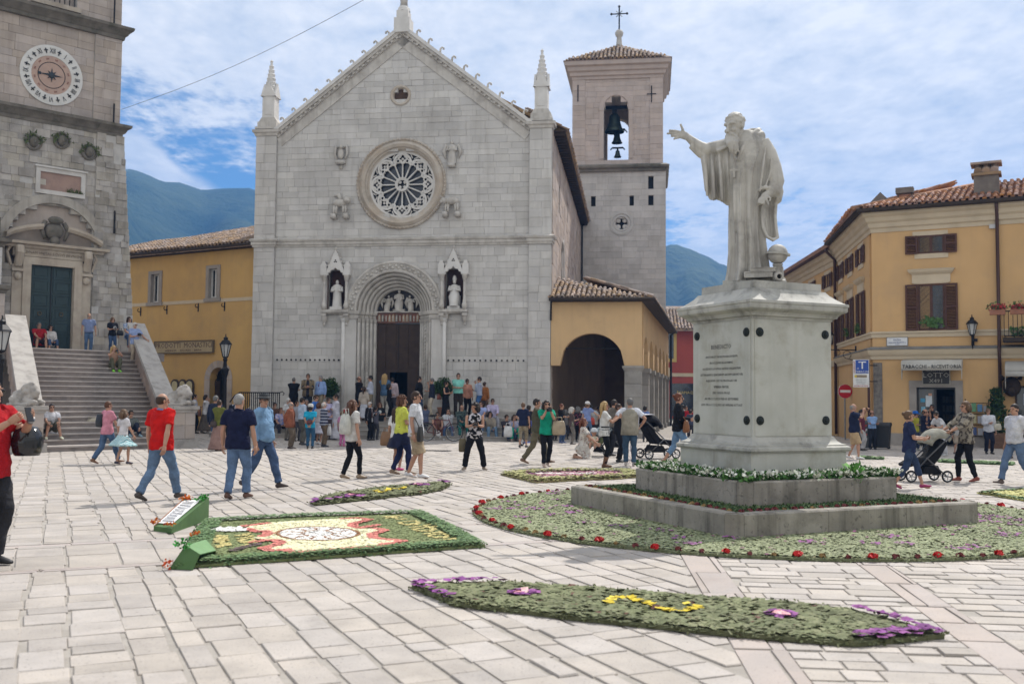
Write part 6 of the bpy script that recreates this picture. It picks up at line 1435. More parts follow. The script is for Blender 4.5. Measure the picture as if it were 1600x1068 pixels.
 for pts,r in(([(1063,206.5),(1056,204.5),(1050,204),(1045,203.5)],.019),([(1061,209.5),(1054,208.5),(1047,208.5),(1041.5,209)],.019),([(1061,212),(1054,212),(1048,213)],.019),([(1063,214.5),(1057,216),(1052,217.5)],.017),([(1069,208),(1066.5,202),(1064.5,197),(1063,193.5)],.021)):
  q=len(pts);m.tube([sp(a,b,-.12-.012*i)for i,(a,b)in enumerate(pts)],[r*(1.05-.30*i/q)for i in range(q)],8)
 hc=sp(1148,198,-.10);Rh=Matrix.Rotation(R(-38),3,'Z')@Matrix.Rotation(R(14),3,'X')
 hp=lambda x,y,z:hc+Rh@Vector((x,y,z))
 m.ell(hc+Rh@Vector((0,.02,.045)),(.130,.158,.150),20,14,Rh);m.ell(hp(0,-.045,-.07),(.095,.10,.12),16,10,Rh)
 m.tube([hp(0,.05,-.10),sp(1163,224,.0)],[.09,.12],12)
 m.tube([hp(0,-.135,.04),hp(0,-.168,-.015),hp(0,-.182,-.055),hp(0,-.15,-.075)],[.018,.022,.030,.02],8)
 for s in(-1,1):
  m.tube([hp(s*.02,-.142,.050),hp(s*.055,-.140,.058),hp(s*.10,-.10,.045)],[.018,.020,.015],6);m.ell(hp(s*.065,-.118,-.045),(.036,.03,.035),8,6)
  m.ell(hp(s*.128,.02,-.01),(.018,.034,.048),8,6);m.tube([hp(s*.01,-.155,-.088),hp(s*.05,-.145,-.105),hp(s*.075,-.12,-.15)],[.02,.024,.016],7)
 rs=random.Random(8)
 for k in range(120):
  a=rs.uniform(0,2*PI);e=rs.uniform(.05,1.5);v=Vector((.132*math.cos(a)*math.cos(e),.158*math.sin(a)*math.cos(e)+.02,.150*math.sin(e)+.045))
  if v.y<-.07 and v.z<.13:continue
  m.ell(hc+Rh@v,(.026,.026,.02),6,5)
 bp=[hp(0,-.10,-.10),hp(0,-.125,-.17),sp(1144,224,-.26),sp(1147,234,-.26),sp(1149,242,-.25)]
 m.tube(bp,[(.085,.055),(.10,.065),(.088,.055),(.06,.045),(.02,.02)],12)
 for k in range(26):
  u=rs.uniform(-1,1);a=hp(u*.085,-.13+.05*abs(u),-.11-.03*rs.random());e=sp(1147+u*9+rs.gauss(0,1.5),232+rs.uniform(-6,9),-.28+.03*abs(u));md=a.lerp(e,.5)+Vector((rs.gauss(0,.012),-.03,0));q=a.lerp(e,.8)+Vector((rs.gauss(0,.014),-.02,0))
  m.tube([a,md,q,e],[.016,.018,.015,.006],6)
 m.tube([sp(1152,252,-.245),sp(1158,236,-.23),sp(1165,223,-.19),sp(1174,212,-.11),sp(1183,204.5,-.01),sp(1186,204,.10),sp(1176,205,.16),sp(1162,209,.12)],[.012,.026,.034,.040,.042,.045,.05,.05],10)
 m.tube([sp(1168,226,-.10),sp(1182,214,-.02),sp(1190,212,.06)],[.06,.085,.08],12)
 m.tube([sp(1150,250,-.24),sp(1147,236,-.22),sp(1144,224,-.15)],[.012,.022,.03],8)
 m.ell(sp(1184,219,.04),(.12,.12,.07),12,8)
 m.tube([sp(1190,222,.0),sp(1200,240,-.0),sp(1207,262,-.02),sp(1211,284,-.05),sp(1208,300,-.10),sp(1200,304,-.14)],[.115,.125,.13,.135,.11,.06],16)
 m.tube([sp(1203,250,.0),sp(1212,278,.02),sp(1218,300,.0),sp(1216,312,-.02),sp(1212,318,-.04)],[(.06,.10),(.07,.12),(.06,.12),(.05,.10),(.02,.05)],12)
 m.tube([sp(1183,298,-.17),sp(1194,293,-.20),sp(1207,294,-.15)],[.02,.032,.024],8)
 m.tube([sp(1184,297,-.18),sp(1181,305,-.18),sp(1184,312,-.16)],[.018,.02,.012],7)
 m.tube([sp(1201,302,-.15),sp(1195,307,-.20),sp(1191,312,-.21)],[(.055,.045),(.062,.04),(.05,.032)],12)
 for pts in([(1196,308),(1199,314),(1201,321)],[(1193,310),(1194,316),(1193,319)],[(1190,311),(1189,316),(1190,319)],[(1188,309),(1185,314),(1186,318)],[(1199,306),(1204,310),(1203,315)]):
  m.tube([sp(a,b,-.235-.01*i)for i,(a,b)in enumerate(pts)],[.019,.017,.013],8)
 m.tube([sp(1184,319,-.20),sp(1196,313,-.14)],[.03,.03],10)
 lin=[(1190,320,-.12),(1190,338,-.14),(1192,356,-.15),(1199,370,-.15),(1208,375,-.13),(1215,371,-.10),(1213,358,-.08),(1211,338,-.06),(1212,318,-.04)]
 m.tube([sp(*p)for p in lin],[.02,.022,.024,.026,.028,.026,.024,.026,.03],9)
 for t in np.linspace(0,1,30):a=sp(1191+6*t,310+58*t,-.07);b=sp(1211+2*t,310+58*t,-.03);m.tube([a,a.lerp(b,.5)+Vector((0,.06,0)),b],[.03,.032,.03],7)
 for a,b,c,w in(((1197,226,-.14),(1192,262,-.24),(1187,300,-.22),.022),((1205,246,-.16),(1204,270,-.17),(1194,296,-.20),.024),((1188,226,-.2),(1176,262,-.235),(1172,310,-.22),.016),((1160,250,-.235),(1157,300,-.225),(1158,360,-.24),.014),((1146,255,-.19),(1147,310,-.21),(1149,380,-.23),.020),((1170,330,-.225),(1174,380,-.245),(1180,425,-.27),.022)):m.tube([sp(*a),sp(*b),sp(*c)],[w*.4,w,w*.5],8)
 m.tube([sp(1160,437,-.2),sp(1152,439,-.32)],[(.05,.04),(.04,.028)],9)
 o=m.build('figure',M_STAT,st,True)
 rm=o.modifiers.new('r','REMESH');rm.mode='VOXEL';rm.voxel_size=.0105;sm=o.modifiers.new('s','SMOOTH');sm.factor=.5;sm.iterations=2;REMESH.append(o)
 m=MB();m.tube([sp(1147,226,-.30),sp(1146,245,-.30),sp(1149,254,-.27),sp(1150,262,-.26)],.007,6);m.tube([sp(1158,232,-.26),sp(1153,246,-.27),sp(1149,254,-.27)],.006,6);m.build('cord',M_FRGREY,st)
 c=sp(1147,268,-.27);m=MB();m.box(c.x-.016,c.x+.016,c.y-.012,c.y+.012,c.z-.085,c.z+.055);m.box(c.x-.06,c.x-.0161,c.y-.011,c.y+.011,c.z+.005,c.z+.035);m.box(c.x+.0161,c.x+.06,c.y-.011,c.y+.011,c.z+.005,c.z+.035);m.build('pectoral_cross',M_STAT,st)
 m=MB();a,b=sp(1136,440),sp(1210,440);m.box(a.x-.05,b.x+.12,-.34,.34,-.02,.055);m.build('statue_base',M_PEDTOP,st)
 def book(px,py,w,d,h,dy,rz):
  c=sp(px,py,dy);t=thing('stone_book','carved stone book %s at the statue feet'%('lying on top of another' if h<.06 else 'lying underneath the thinner book'),'book',tuple(ST_M@c),-STB+R(rz))
  m=MB();m.box(-w/2,w/2,-d/2,d/2,0,.012);m.box(-w/2,w/2,-d/2,d/2,h-.012,h);m.box(-w/2,-w/2+.014,-d/2,d/2,.012,h-.012);m.build('cover',M_STAT,t)
  MB().box(-w/2+.014,w/2-.012,-d/2+.012,d/2-.012,.012,h-.012).build('pages',M_STAT,t)
 book(1187,434.5,.40,.26,.085,-.36,-6);book(1191,424.8,.36,.24,.055,-.36,8)
 gc=sp(1215,397,-.22);g=thing('stone_globe','carved stone globe with a flat ring on a short stand','globe',tuple(ST_M@gc),-STB)
 MB().ell((0,0,0),(.143,.143,.143),26,18).build('sphere',M_STAT,g,True)
 m=MB();m.lathe([(.140,.012),(.178,.012),(.178,-.012),(.140,-.012),(.140,.012)],30);m.xf(Matrix.Rotation(R(6),4,'Y'));m.build('horizon_ring',M_PEDTOP,g,'angle')
 zb=-(gc.z)+.05
 m=MB();m.lathe([(.10,zb),(.11,zb+.03),(.05,zb+.07),(.045,-.22),(.06,-.19),(.075,-.14)],14);m.tube([(.0,0,-.14),(.05,0,-.2),(.06,0,zb+.05)],.03,7);m.build('stand',M_STAT,g,True)
 c=sp(1213,433,-.38);s=thing('stone_scroll','rolled stone scroll standing against the globe','scroll',tuple(ST_M@c),-STB+R(20))
 m=MB();m.lathe([(.035,.12),(.062,.12),(.066,.0),(.062,-.06),(.035,-.06),(.035,.12)],16,axis='y');m.tube([(.04,0,-.05),(.12,.02,-.07),(.16,.1,-.06)],[.03,.045,.03],8);m.build('roll',M_STAT,s,True)
statue()
def inpoly(x,y,poly):
 r=np.zeros(len(x),bool);n=len(poly);j=n-1
 for i in range(n):
  xi,yi=poly[i];xj,yj=poly[j]
  c=((yi>y)!=(yj>y))&(x<(xj-xi)*(y-yi)/(yj-yi+1e-12)+xi);r^=c;j=i
 return r
def dpoly(x,y,pl,closed=True):
 d=np.full(len(x),1e9);n=len(pl)
 for i in range(n if closed else n-1):
  ax,ay=pl[i];bx,by=pl[(i+1)%n];L=(bx-ax)**2+(by-ay)**2+1e-12
  t=np.clip(((x-ax)*(bx-ax)+(y-ay)*(by-ay))/L,0,1);d=np.minimum(d,np.hypot(x-ax-t*(bx-ax),y-ay-t*(by-ay)))
 return d
def to_px(x,y,z=0.0):
 z=z-CH;c,s=math.cos(R(CPITCH)),math.sin(R(CPITCH));f=y*c+z*s;v=(-y*s+z*c)/f;u=x/f
 c,s=math.cos(R(CROLL)),math.sin(R(CROLL));u,v=u*c+v*s,-u*s+v*c
 return 800+FPX*u,534-FPX*v
GREENS=np.array([(.21,.235,.12),(.24,.26,.135),(.27,.28,.155),(.175,.195,.095)])*.70
SAGE=np.array([(.31,.35,.195),(.34,.37,.215),(.285,.32,.175),(.365,.39,.24)])*.80
LEAFG=np.array([(.09,.155,.06),(.12,.195,.08),(.15,.225,.105),(.10,.165,.08)])
def carpet(name,label,poly,spacing,colour,h=.022,size=None,seed=1,nper=2,up=.6,edge=.01,tilt=.14,fuzz=.012,edgec=None):
 t=thing(name,label,'flower carpet')
 xs=[p[0]for p in poly];ys=[p[1]for p in poly];r=np.random.default_rng(seed)
 gx,gy=np.meshgrid(np.arange(min(xs),max(xs),spacing),np.arange(min(ys),max(ys),spacing));x=gx.ravel()+r.normal(0,spacing*.35,gx.size);y=gy.ravel()+r.normal(0,spacing*.35,gx.size)
 k=inpoly(x,y,poly);x,y=x[k],y[k];d=dpoly(x,y,poly)
 C,lift=colour(x,y,d,r)
 base=C[r.integers(0,len(C),1)][0]
 P=[(a,b)for a,b in poly]
 ar=sum(P[i][0]*P[(i+1)%len(P)][1]-P[(i+1)%len(P)][0]*P[i][1]for i in range(len(P)))
 if ar<0:P=P[::-1]
 m=MB();m.prism(P,.004,h*.75,plane='xy');m.build('bed',material('carpet_bed_'+name+str(seed),tuple(np.median(C,axis=0)*.7),None,scale=8,rough=.95,bump=.5,bscale=60),t,False,True)
 z=h*.75*np.clip(d/edge,.4,1)+lift
 pts=np.stack([x,y,z+h*.25],1);flakes('chopped_leaves_and_petals',pts,spacing*1.5,C,t,tilt,seed+1)
 if fuzz:k=r.random(len(x))<fuzz;foliage('loose_leaves',pts[k],size or spacing*1.1,C[k],t,1,.4,seed+2)
 n=len(P);e=[]
 for i in range(n):
  a,b=P[i],P[(i+1)%n];q=max(2,int(math.hypot(b[0]-a[0],b[1]-a[1])/.018));u=r.random(q);e.append(np.stack([a[0]+(b[0]-a[0])*u+r.normal(0,.012,q),a[1]+(b[1]-a[1])*u+r.normal(0,.012,q),r.uniform(0,h*.9,q)],1))
 e=np.concatenate(e);q=C[np.abs(C-np.median(C,axis=0)).sum(axis=1)<.12]if not edgec else np.asarray(edgec);foliage('edge_leaves',e,.030,q[r.integers(0,len(q),300)],t,2,.5,seed+3)
 return t
def pick(cols,n,r):return cols[r.integers(0,len(cols),n)]
def lawn():
 th=np.linspace(0,2*PI,90,endpoint=False);poly=[(CTR[0]+4.13*math.cos(a),CTR[1]+4.13*math.sin(a))for a in th]
 rr=np.random.default_rng(4);cl=np.stack([rr.uniform(0,2*PI,70),rr.uniform(2.6,4.0,70)],1);cx=CTR[0]+cl[:,1]*np.cos(cl[:,0]);cy=CTR[1]+cl[:,1]*np.sin(cl[:,0])
 def col(x,y,d,r):
  C=pick(SAGE,len(x),r).copy();u=(x-CTR[0])*math.cos(PHI)+(y-CTR[1])*math.sin(PHI);v=-(x-CTR[0])*math.sin(PHI)+(y-CTR[1])*math.cos(PHI)
  w=np.sin(x*3.1+2*np.sin(y*2.3))*np.sin(y*2.7+x)*.12;C*=(1+w)[:,None]
  dm=np.min(np.hypot(x[:,None]-cx[None],y[:,None]-cy[None]),axis=1);pu=(dm<.14)&(r.random(len(x))<.16);C[pu]=(.27,.10,.25);pu2=(r.random(len(x))<.004);C[pu2]=(.20,.06,.14)
  ed=(d<.05)&(r.random(len(x))<.5);C[ed]=(.20,.19,.10)
  keep=np.maximum(np.abs(u),np.abs(v))>2.0
  C[~keep]=(.05,.04,.03);return C,np.where(pu|pu2,.018,0.0)
 carpet('round_flower_lawn','round carpet of sage green leaves strewn with purple petals around the monument',poly,.024,col,.045,.030,11,2,.6,.05)
 rs=random.Random(6);kinds=[('red_flower','bright red flower head on the rim of the round lawn',(.55,.02,.02),.055),('maroon_flower','small dark maroon flower head on the rim of the round lawn',(.16,.03,.03),.036),('tan_flower','dry tan flower head on the rim of the round lawn',(.34,.22,.09),.040)]
 proto={}
 def head(k,P,s):
  nm,lab,rgb,r0=kinds[k]
  if k not in proto:
   m=MB();q=random.Random(k)
   for j in range(26):
    a=q.uniform(0,2*PI);e=q.uniform(.15,1.4);d=Vector((math.cos(a)*math.cos(e),math.sin(a)*math.cos(e),math.sin(e)*.75));s1=d.orthogonal().normalized()*.42;s2=d.cross(s1)
    c=d*.65;m.add([tuple((c-s1-s2*.5)),tuple((c+s1-s2*.5)),tuple((d*1.05+s1*.8+s2)),tuple((d*1.05-s1*.8+s2))],[(0,1,2,3)])
   m.ell((0,0,.25),(.6,.6,.4),8,5);proto[k]=m.mesh(nm);proto[k].materials.append(plain(nm+'_petals',rgb,.7))
  o=bpy.data.objects.new(nm,proto[k]);COL.objects.link(o);o.location=P;f=r0*s;o.scale=(f,f,f);o.rotation_euler=(0,0,rs.uniform(0,6));tag(o,lab,'flower',nm.replace('_',' ')+'s on the rim of the lawn')
 n=104
 for i in range(n):
  a=R(95)+2*PI*i/n
  if R(95)+PI*1.62<a<R(95)+2*PI*.99:pass
  k=0 if i%3==0 else rs.choice((1,1,2));rd=4.10+rs.gauss(0,.02)
  x,y=CTR[0]+rd*math.cos(a),CTR[1]+rd*math.sin(a)
  if y>18.2:continue
  head(k,(x,y,.045),rs.uniform(.75,1.15))
 kinds2=[('maroon_flower','small dark maroon flower head laid on the lower kerb planting'),('tan_flower','dry tan flower head laid on the lower kerb planting')]
 for i in range(54):
  t=(i+.5)/54*2-1;side=i%2;k=1 if rs.random()<.65 else 2
  p=(t*1.84,-1.86)if side==0 else(-1.86,t*1.84)
  w=MO_M@Vector((p[0],p[1]+rs.gauss(0,.015),.31));head(k,tuple(w),rs.uniform(.8,1.25))
  o=COL.objects[-1];o['label']=kinds2[k-1][1];o['group']=kinds2[k-1][0].replace('_',' ')+'s on the lower kerb'
lawn()
P2=lambda*pts:[G(a,b)[:2]for a,b in pts]
YEL=np.array([(.62,.47,.03),(.55,.42,.03),(.68,.55,.08)]);PUR=np.array([(.24,.07,.26),(.15,.04,.16),(.28,.09,.27)]);PINKC=np.array([(.62,.28,.33),(.7,.45,.45),(.55,.2,.3)])
def ribbon(name,label,out,purples,rosettes,scurve,sw,spacing,seed,rr,cols=GREENS):
 poly=P2(*out);pp=[P2(*p)for p in purples];ro=P2(*rosettes);sc=P2(*scurve)
 def col(x,y,d,r):
  C=pick(cols,len(x),r).copy();L=np.zeros(len(x))
  C*=(1+.14*np.sin(x*7+2*np.sin(y*5)))[:,None]
  for p in pp:
   k=(dpoly(x,y,p,False)<.055)&(r.random(len(x))<.85);C[k]=pick(PUR,k.sum(),r);L[k]=.03
  for c in ro:
   q=np.hypot(x-c[0],y-c[1]);k=(q<rr)&(q>rr*.55);C[k]=pick(PUR,k.sum(),r);L[k]=.012;k=q<=rr*.55;C[k]=pick(PINKC,k.sum(),r);L[k]=.016
  k=dpoly(x,y,sc,False)<sw;C[k]=pick(YEL,k.sum(),r);L[k]=.014
  k=(r.random(len(x))<.006);C[k]=(.12,.05,.04);return C,L
 return carpet(name,label,poly,spacing,col,.05,spacing*1.2,seed,2,.6,.03)
ribbon('ribbon_flower_carpet','long green ribbon carpet with a yellow S in the foreground',((643,920),(700,916),(772,914),(900,922),(1060,935),(1240,948),(1340,960),(1410,978),(1476,998),(1400,1006),(1336,1011),(1150,996),(900,970),(708,947)),[((645,919),(775,915)),((648,922),(702,944)),((1345,962),(1420,983)),((1340,1007),(1400,1001),(1470,995))],((817,935),(1220,970)),((950,951),(962,944),(985,945),(1010,953),(1035,963),(1068,966),(1090,960),(1076,954)),.024,.038,21,.12)
ribbon('ribbon_flower_carpet','narrow green ribbon carpet with a yellow S behind the large sun carpet',((485,786),(510,777),(532,772),(600,763),(690,755),(704,758),(690,766),(660,772),(580,781),(492,790)),[((487,786),(494,789)),((496,788),(560,781)),((690,756),(702,758))],((552,778),(655,761)),((585,771),(596,774),(612,768),(628,769),(630,766)),.03,.05,23,.18)
def sun_carpet():
 corners=((319,817),(470,809),(660,803),(712,829),(758,855),(520,872),(278,889),(293,857),(304,836));poly=P2(*corners)
 Z=lambda pts:[(220+a/2.857,740+b/2.857)for a,b in pts]
 cream=P2(*Z([(552,237),(700,226),(900,217),(960,214),(1010,219),(985,228),(945,238),(942,250),(965,262),(1062,264),(1088,270),(1050,278),(1028,290),(1040,304),(1080,311),(1168,317),(1150,325),(1088,333),(1086,342),(1000,346),(870,356),(760,366),(665,374),(650,362),(600,364),(540,354),(560,345),(600,338),(625,326),(605,315),(550,312),(498,306),(545,296),(570,284),(560,274),(495,272),(470,258),(500,247)]))
 flames=[P2(*Z(p))for p in([(465,250),(520,244),(560,238)],[(470,262),(520,276),(558,274),(572,284),(545,298)],[(498,324),(550,316),(605,316),(626,326),(600,340),(545,352),(580,364),(650,360),(668,374)],[(905,217),(960,214),(1020,220),(990,229),(945,240),(945,252),(975,260),(1055,246)],[(1050,262),(1090,270),(1030,288),(1040,305),(1090,312),(1168,318),(1140,328),(1088,333),(1080,344)],[(668,374),(760,367),(900,356),(1000,347),(1080,343)])]
 disc=P2(*Z([(790+182*math.cos(a),286+31*math.sin(a))for a in np.linspace(0,2*PI,40,endpoint=False)]));inner=P2(*Z([(790+70*math.cos(a),286+14*math.sin(a))for a in np.linspace(0,2*PI,24,endpoint=False)]))
 rays=[]
 for k in range(11):
  a=2*PI*k/11;rays.append(P2(*Z([(790+78*math.cos(a),286+15.5*math.sin(a)),(790+125*math.cos(a+.10),286+22*math.sin(a+.10)),(790+150*math.cos(a+.02),286+26*math.sin(a+.02))])))
 wing=P2(*Z([(300,270),(330,262),(350,254),(372,262),(395,252),(418,260),(440,252),(456,262),(478,258),(470,272),(400,276),(340,274)]))
 strokes=[]
 def letters(p0,p1,up,n,seed):
  rs=random.Random(seed)
  for i in range(n):
   b=((p0[0]+(p1[0]-p0[0])*(i+.1)/n),(p0[1]+(p1[1]-p0[1])*(i+.1)/n));w=((p1[0]-p0[0])/n*.62,(p1[1]-p0[1])/n*.62);g=lambda s,t:(b[0]+w[0]*s+up[0]*t,b[1]+w[1]*s+up[1]*t)
   for q in([[(0,0),(0,1),(1,.9),(.1,.5),(1,.1),(0,0)],[(1,1),(0,1),(0,0),(1,0)],[(0,0),(0,1),(1,0),(1,1)],[(0,1),(0,0),(1,.5),(0,1)],[(0,.5),(1,.5),(1,1)],[(.5,0),(.5,1),(0,1),(1,1)]][(i*2+seed)%6],):strokes.append(P2(*Z([g(s,t)for s,t in q])))
 letters((1150,232),(1345,320),(70,-8),9,1);letters((1085,205),(1130,225),(60,-6),2,2);letters((1260,240),(1320,262),(46,-6),2,5)
 letters((430,292),(462,345),(55,-12),5,3);letters((320,296),(345,350),(52,-10),5,4)
 twig=P2(*Z([(415,362),(450,350),(500,338),(520,332)]))
 CREAM=np.array([(.80,.76,.50),(.77,.72,.45),(.83,.80,.56)]);WHITE=np.array([(.86,.85,.82),(.82,.80,.76)]);FL=np.array([(.60,.20,.17),(.66,.27,.22),(.55,.16,.13)]);BR=np.array([(.33,.17,.08),(.25,.12,.06)]);PALE=np.array([(.58,.50,.22),(.50,.43,.17)])
 def col(x,y,d,r):
  n=len(x);C=pick(np.array([(.185,.22,.095),(.215,.25,.11),(.16,.19,.08)]),n,r).copy();L=np.zeros(n)
  k=d<.24;C[k]=pick(LEAFG,k.sum(),r)*1.15;L[k]=.03*r.random(k.sum())+.012
  def put(mask,cols,l=.012):C[mask]=pick(cols,mask.sum(),r);L[mask]=l
  put(inpoly(x,y,cream),CREAM)
  for f in flames:put(dpoly(x,y,f,False)<.058,FL,.014)
  put(inpoly(x,y,disc),WHITE,.013);put(dpoly(x,y,disc)<.020,BR,.015);put((dpoly(x,y,inner)<.013)&(r.random(n)<.7),BR,.015)
  for q in rays:put((dpoly(x,y,q,False)<.013),BR,.015)
  put(inpoly(x,y,inner)&(r.random(n)<.06),np.array([(.05,.05,.05)]),.014)
  put(inpoly(x,y,wing),WHITE,.014)
  for s in strokes:put((dpoly(x,y,s,False)<.024)&(r.random(n)<.95),PALE,.008)
  put((dpoly(x,y,twig,False)<.055)&(r.random(n)<.7),np.array([(.09,.07,.055),(.14,.10,.1)]),.014)
  return C,L
 carpet('sun_flower_carpet','large green carpet with a cream sun and pink flames around a white disc',poly,.018,col,.040,.021,31,2,.55,.03,.10,.0,list(LEAFG))
sun_carpet()
def far_carpets():
 poly=P2((783,742),(828,738),(900,736),(985,737),(1010,745),(960,749),(884,752),(838,755),(812,749))
 c0=np.array(G(905,745)[:2])
 def col(x,y,d,r):
  n=len(x);C=pick(np.array([(.42,.20,.24),(.35,.13,.20),(.50,.30,.32)]),n,r).copy();L=np.zeros(n)
  px,py=to_px(x,y);k=(np.abs(py-748.5)<2.0)&(px>845);C[k]=pick(np.array([(.68,.64,.55),(.66,.58,.34)]),k.sum(),r)
  k=(np.abs(py-742.0)<.9)&(px>835)&(px<930);C[k]=pick(np.array([(.68,.64,.6)]),k.sum(),r)
  k=(d<.40)&(r.random(n)<.9);C[k]=pick(np.array([(.30,.30,.12),(.37,.35,.16),(.24,.25,.10)]),k.sum(),r);L[k]=.06*r.random(k.sum())
  k=(d<.55)&(d>.34)&(r.random(n)<.35);C[k]=(.16,.05,.12);return C,L
 carpet('pink_flower_carpet','pink and white flower carpet with a yellowish border behind the lawn',poly,.036,col,.04,.05,41,2,.7,.04)
 poly=P2((1528,771),(1600,766),(1700,762),(1720,790),(1600,783))
 def col2(x,y,d,r):
  n=len(x);C=pick(np.array([(.55,.52,.22),(.48,.46,.18)]),n,r).copy();k=d<.09;C[k]=pick(LEAFG,k.sum(),r);return C,np.where(k,.02,0)
 carpet('yellow_flower_carpet','pale yellow pointed carpet with green border at the frame edge',poly,.036,col2,.035,.045,43,2,.6,.04)
 def col3(x,y,d,r):return pick(LEAFG*1.2,len(x),r).copy(),.02*r.random(len(x))
 carpet('green_strip_carpet','narrow strip of green leaves in front of the shop',P2((1470,719),(1585,724),(1582,727),(1466,722)),.045,col3,.04,.06,45,2)
 carpet('green_strip_carpet','short strip of green leaves beside the pedestal',P2((1340,714),(1381,716),(1380,718),(1340,717)),.045,col3,.04,.06,46,2)
far_carpets()
def info_boxes():
 mg=plain('green_felt',(.075,.15,.05),.85);mgl=plain('light_green_felt',(.16,.29,.13),.85)
 def wedge(name,lab,A,B,D,E,hgt,sheet):
  b=thing(name,lab,'display box',tuple(A));o=Vector(A);A,B,D,E=[Vector(p)-o for p in(A,B,D,E)];U=Vector((0,0,hgt));e=Vector((0,0,.06))
  D2,E2=D+U,E+U
  m=MB();m.add([tuple(p)for p in(A,B,B+e,A+e,D,E,E2,D2)],[(3,2,6,7),(1,5,6,2),(0,3,7,4),(0,1,2,3)]);m.add([tuple(p)for p in(D,E,E2,D2)],[(0,1,2,3)]);m.build('body',mg,b,False,True)
  return b,A+e,B+e,D2,E2,o
 A,B=G(240,829),G(268,833);D,E=G(285,816),G(326,812)
 hz=atY(316,790,E[1]-.1)[2]
 b,a,bb,d,e,o=wedge('display_box','green wedge shaped display box with a white printed sheet and orange flowers',A,B,D,E,.30,True)
 n=(bb-a).cross(d-a).normalized();n=n if n.z>0 else-n;m=MB();g=lambda s,t:tuple(a.lerp(bb,s).lerp(d.lerp(e,s),t)+n*.006);m.add([g(.08,.1),g(.80,.1),g(.80,.93),g(.08,.93)],[(0,1,2,3)]);m.build('printed_sheet',plain('white_sheet',(.72,.72,.72),.6),b)
 for k in range(9):
  m=MB();t=.18+k*.08;g2=lambda s,t:tuple(a.lerp(bb,s).lerp(d.lerp(e,s),t)+n*.009);w=.16+.10*(k%3);m.add([g2(.16,t),g2(.70-.05*(k%3),t),g2(.70-.05*(k%3),t+.025),g2(.16,t+.025)],[(0,1,2,3)]);m.build('print_line',plain('grey_print',(.25,.25,.27),.7),b)
 m=MB();g3=lambda s,t,h:Vector(a.lerp(bb,s).lerp(d.lerp(e,s),t)+n*h)
 m.add([tuple(g3(.0,.0,.004)),tuple(g3(.07,.0,.004)),tuple(g3(.07,1,.004)),tuple(g3(0,1,.004))],[(0,1,2,3)]);m.build('brown_edge',plain('brown_edge_paint',(.28,.12,.06),.7),b)
 rs=random.Random(3)
 P=[o+g3(rs.uniform(-.05,.35),1.0+rs.uniform(-.06,.04),.03*rs.random())for _ in range(60)]+[o+g3(rs.uniform(-.1,.1),rs.uniform(.0,.12),.03)for _ in range(30)]+[o+g3(rs.uniform(.7,1),rs.uniform(.0,.08),.03)for _ in range(25)]
 f=foliage('orange_flowers',P[::2],.032,[(.55,.16,.02),(.6,.24,.03),(.5,.08,.03)],None,3,.6,7);f.parent=b;f.matrix_parent_inverse=Matrix.Translation(o).inverted()
 P=[o+g3(rs.uniform(.75,1.0),rs.uniform(.85,1.0),.02)for _ in range(50)];f=foliage('green_shreds',P[::2],.035,[(.04,.30,.05),(.05,.22,.04)],None,3,.8,8);f.parent=b;f.matrix_parent_inverse=Matrix.Translation(o).inverted()
 A,B=G(265,888.5),G(301,890);D,E=G(300,876),G(337,872)
 o=Vector(A);b=thing('display_box','green wedge shaped display box turned away with its dark open back showing','display box',tuple(A));A,B,D,E=[Vector(p)-o for p in(A,B,D,E)]
 z1=.235;T0,T1=A.lerp(D,.62)+Vector((0,0,z1)),B.lerp(E,.55)+Vector((0,0,z1));T2,T3=D+Vector((.02,.10,z1*.98)),E+Vector((-.02,.12,z1*.96));T1=B.lerp(E,.25)+Vector((0.02,0,.165))
 A,B,D,E=A,B,D,E
 T0=atY(290,852,(o+A).y+.12);T0=Vector(T0)-o;T3=Vector(atY(337,860,(o+E).y+.0))-o;T2=Vector(atY(321,843,(o+E).y+.1))-o;T1=Vector(atY(312,866,(o+B).y+.05))-o
 m=MB();m.add([tuple(p)for p in(A,B,T1,T0)],[(0,1,2,3)]);m.build('side_panel',mg,b)
 m=MB();m.add([tuple(p)for p in(T0,T1,T3,T2)],[(0,1,2,3)]);m.build('top_panel',mgl,b)
 m=MB();m.add([tuple(p)for p in(A,T0,T2,D)],[(0,1,2,3)]);m.add([tuple(p)for p in(T2,T3,E,D)],[(0,1,2,3)]);m.build('rear_panel',mg,b)
 for x in b.children:
  s=x.modifiers.new('s','SOLIDIFY');s.thickness=.012;s.offset=0;x['smooth']=0;REMESH.append(x)
 P=[o+T0+Vector((rs.gauss(-.02,.04),rs.gauss(0,.03),rs.gauss(.0,.03)))for _ in range(40)];f=foliage('green_shreds',P[::2],.035,[(.04,.30,.05),(.05,.22,.04)],None,3,.8,9);f.parent=b;f.matrix_parent_inverse=Matrix.Translation(o).inverted()
 P=[o+A+Vector((rs.gauss(0,.02),rs.gauss(0,.02),.05+rs.gauss(0,.02)))for _ in range(25)]+[o+T2+Vector((rs.gauss(-.1,.03),.02,.06))for _ in range(20)];f=foliage('orange_flowers',P[::2],.03,[(.55,.16,.02),(.5,.08,.03)],None,3,.6,10);f.parent=b;f.matrix_parent_inverse=Matrix.Translation(o).inverted()
info_boxes()
WTEX=bpy.data.textures.new('cloth_folds','CLOUDS');WTEX.noise_scale=0.13;WTEX.noise_depth=2
SKINS=[(.42,.235,.16),(.36,.19,.125),(.50,.30,.215),(.29,.155,.10)]
def skin(i):return material('skin_%d'%i,SKINS[i],tuple(x*.85 for x in SKINS[i]),scale=9,rough=.55,bump=.1,bscale=60,spec=.35,coord='object')
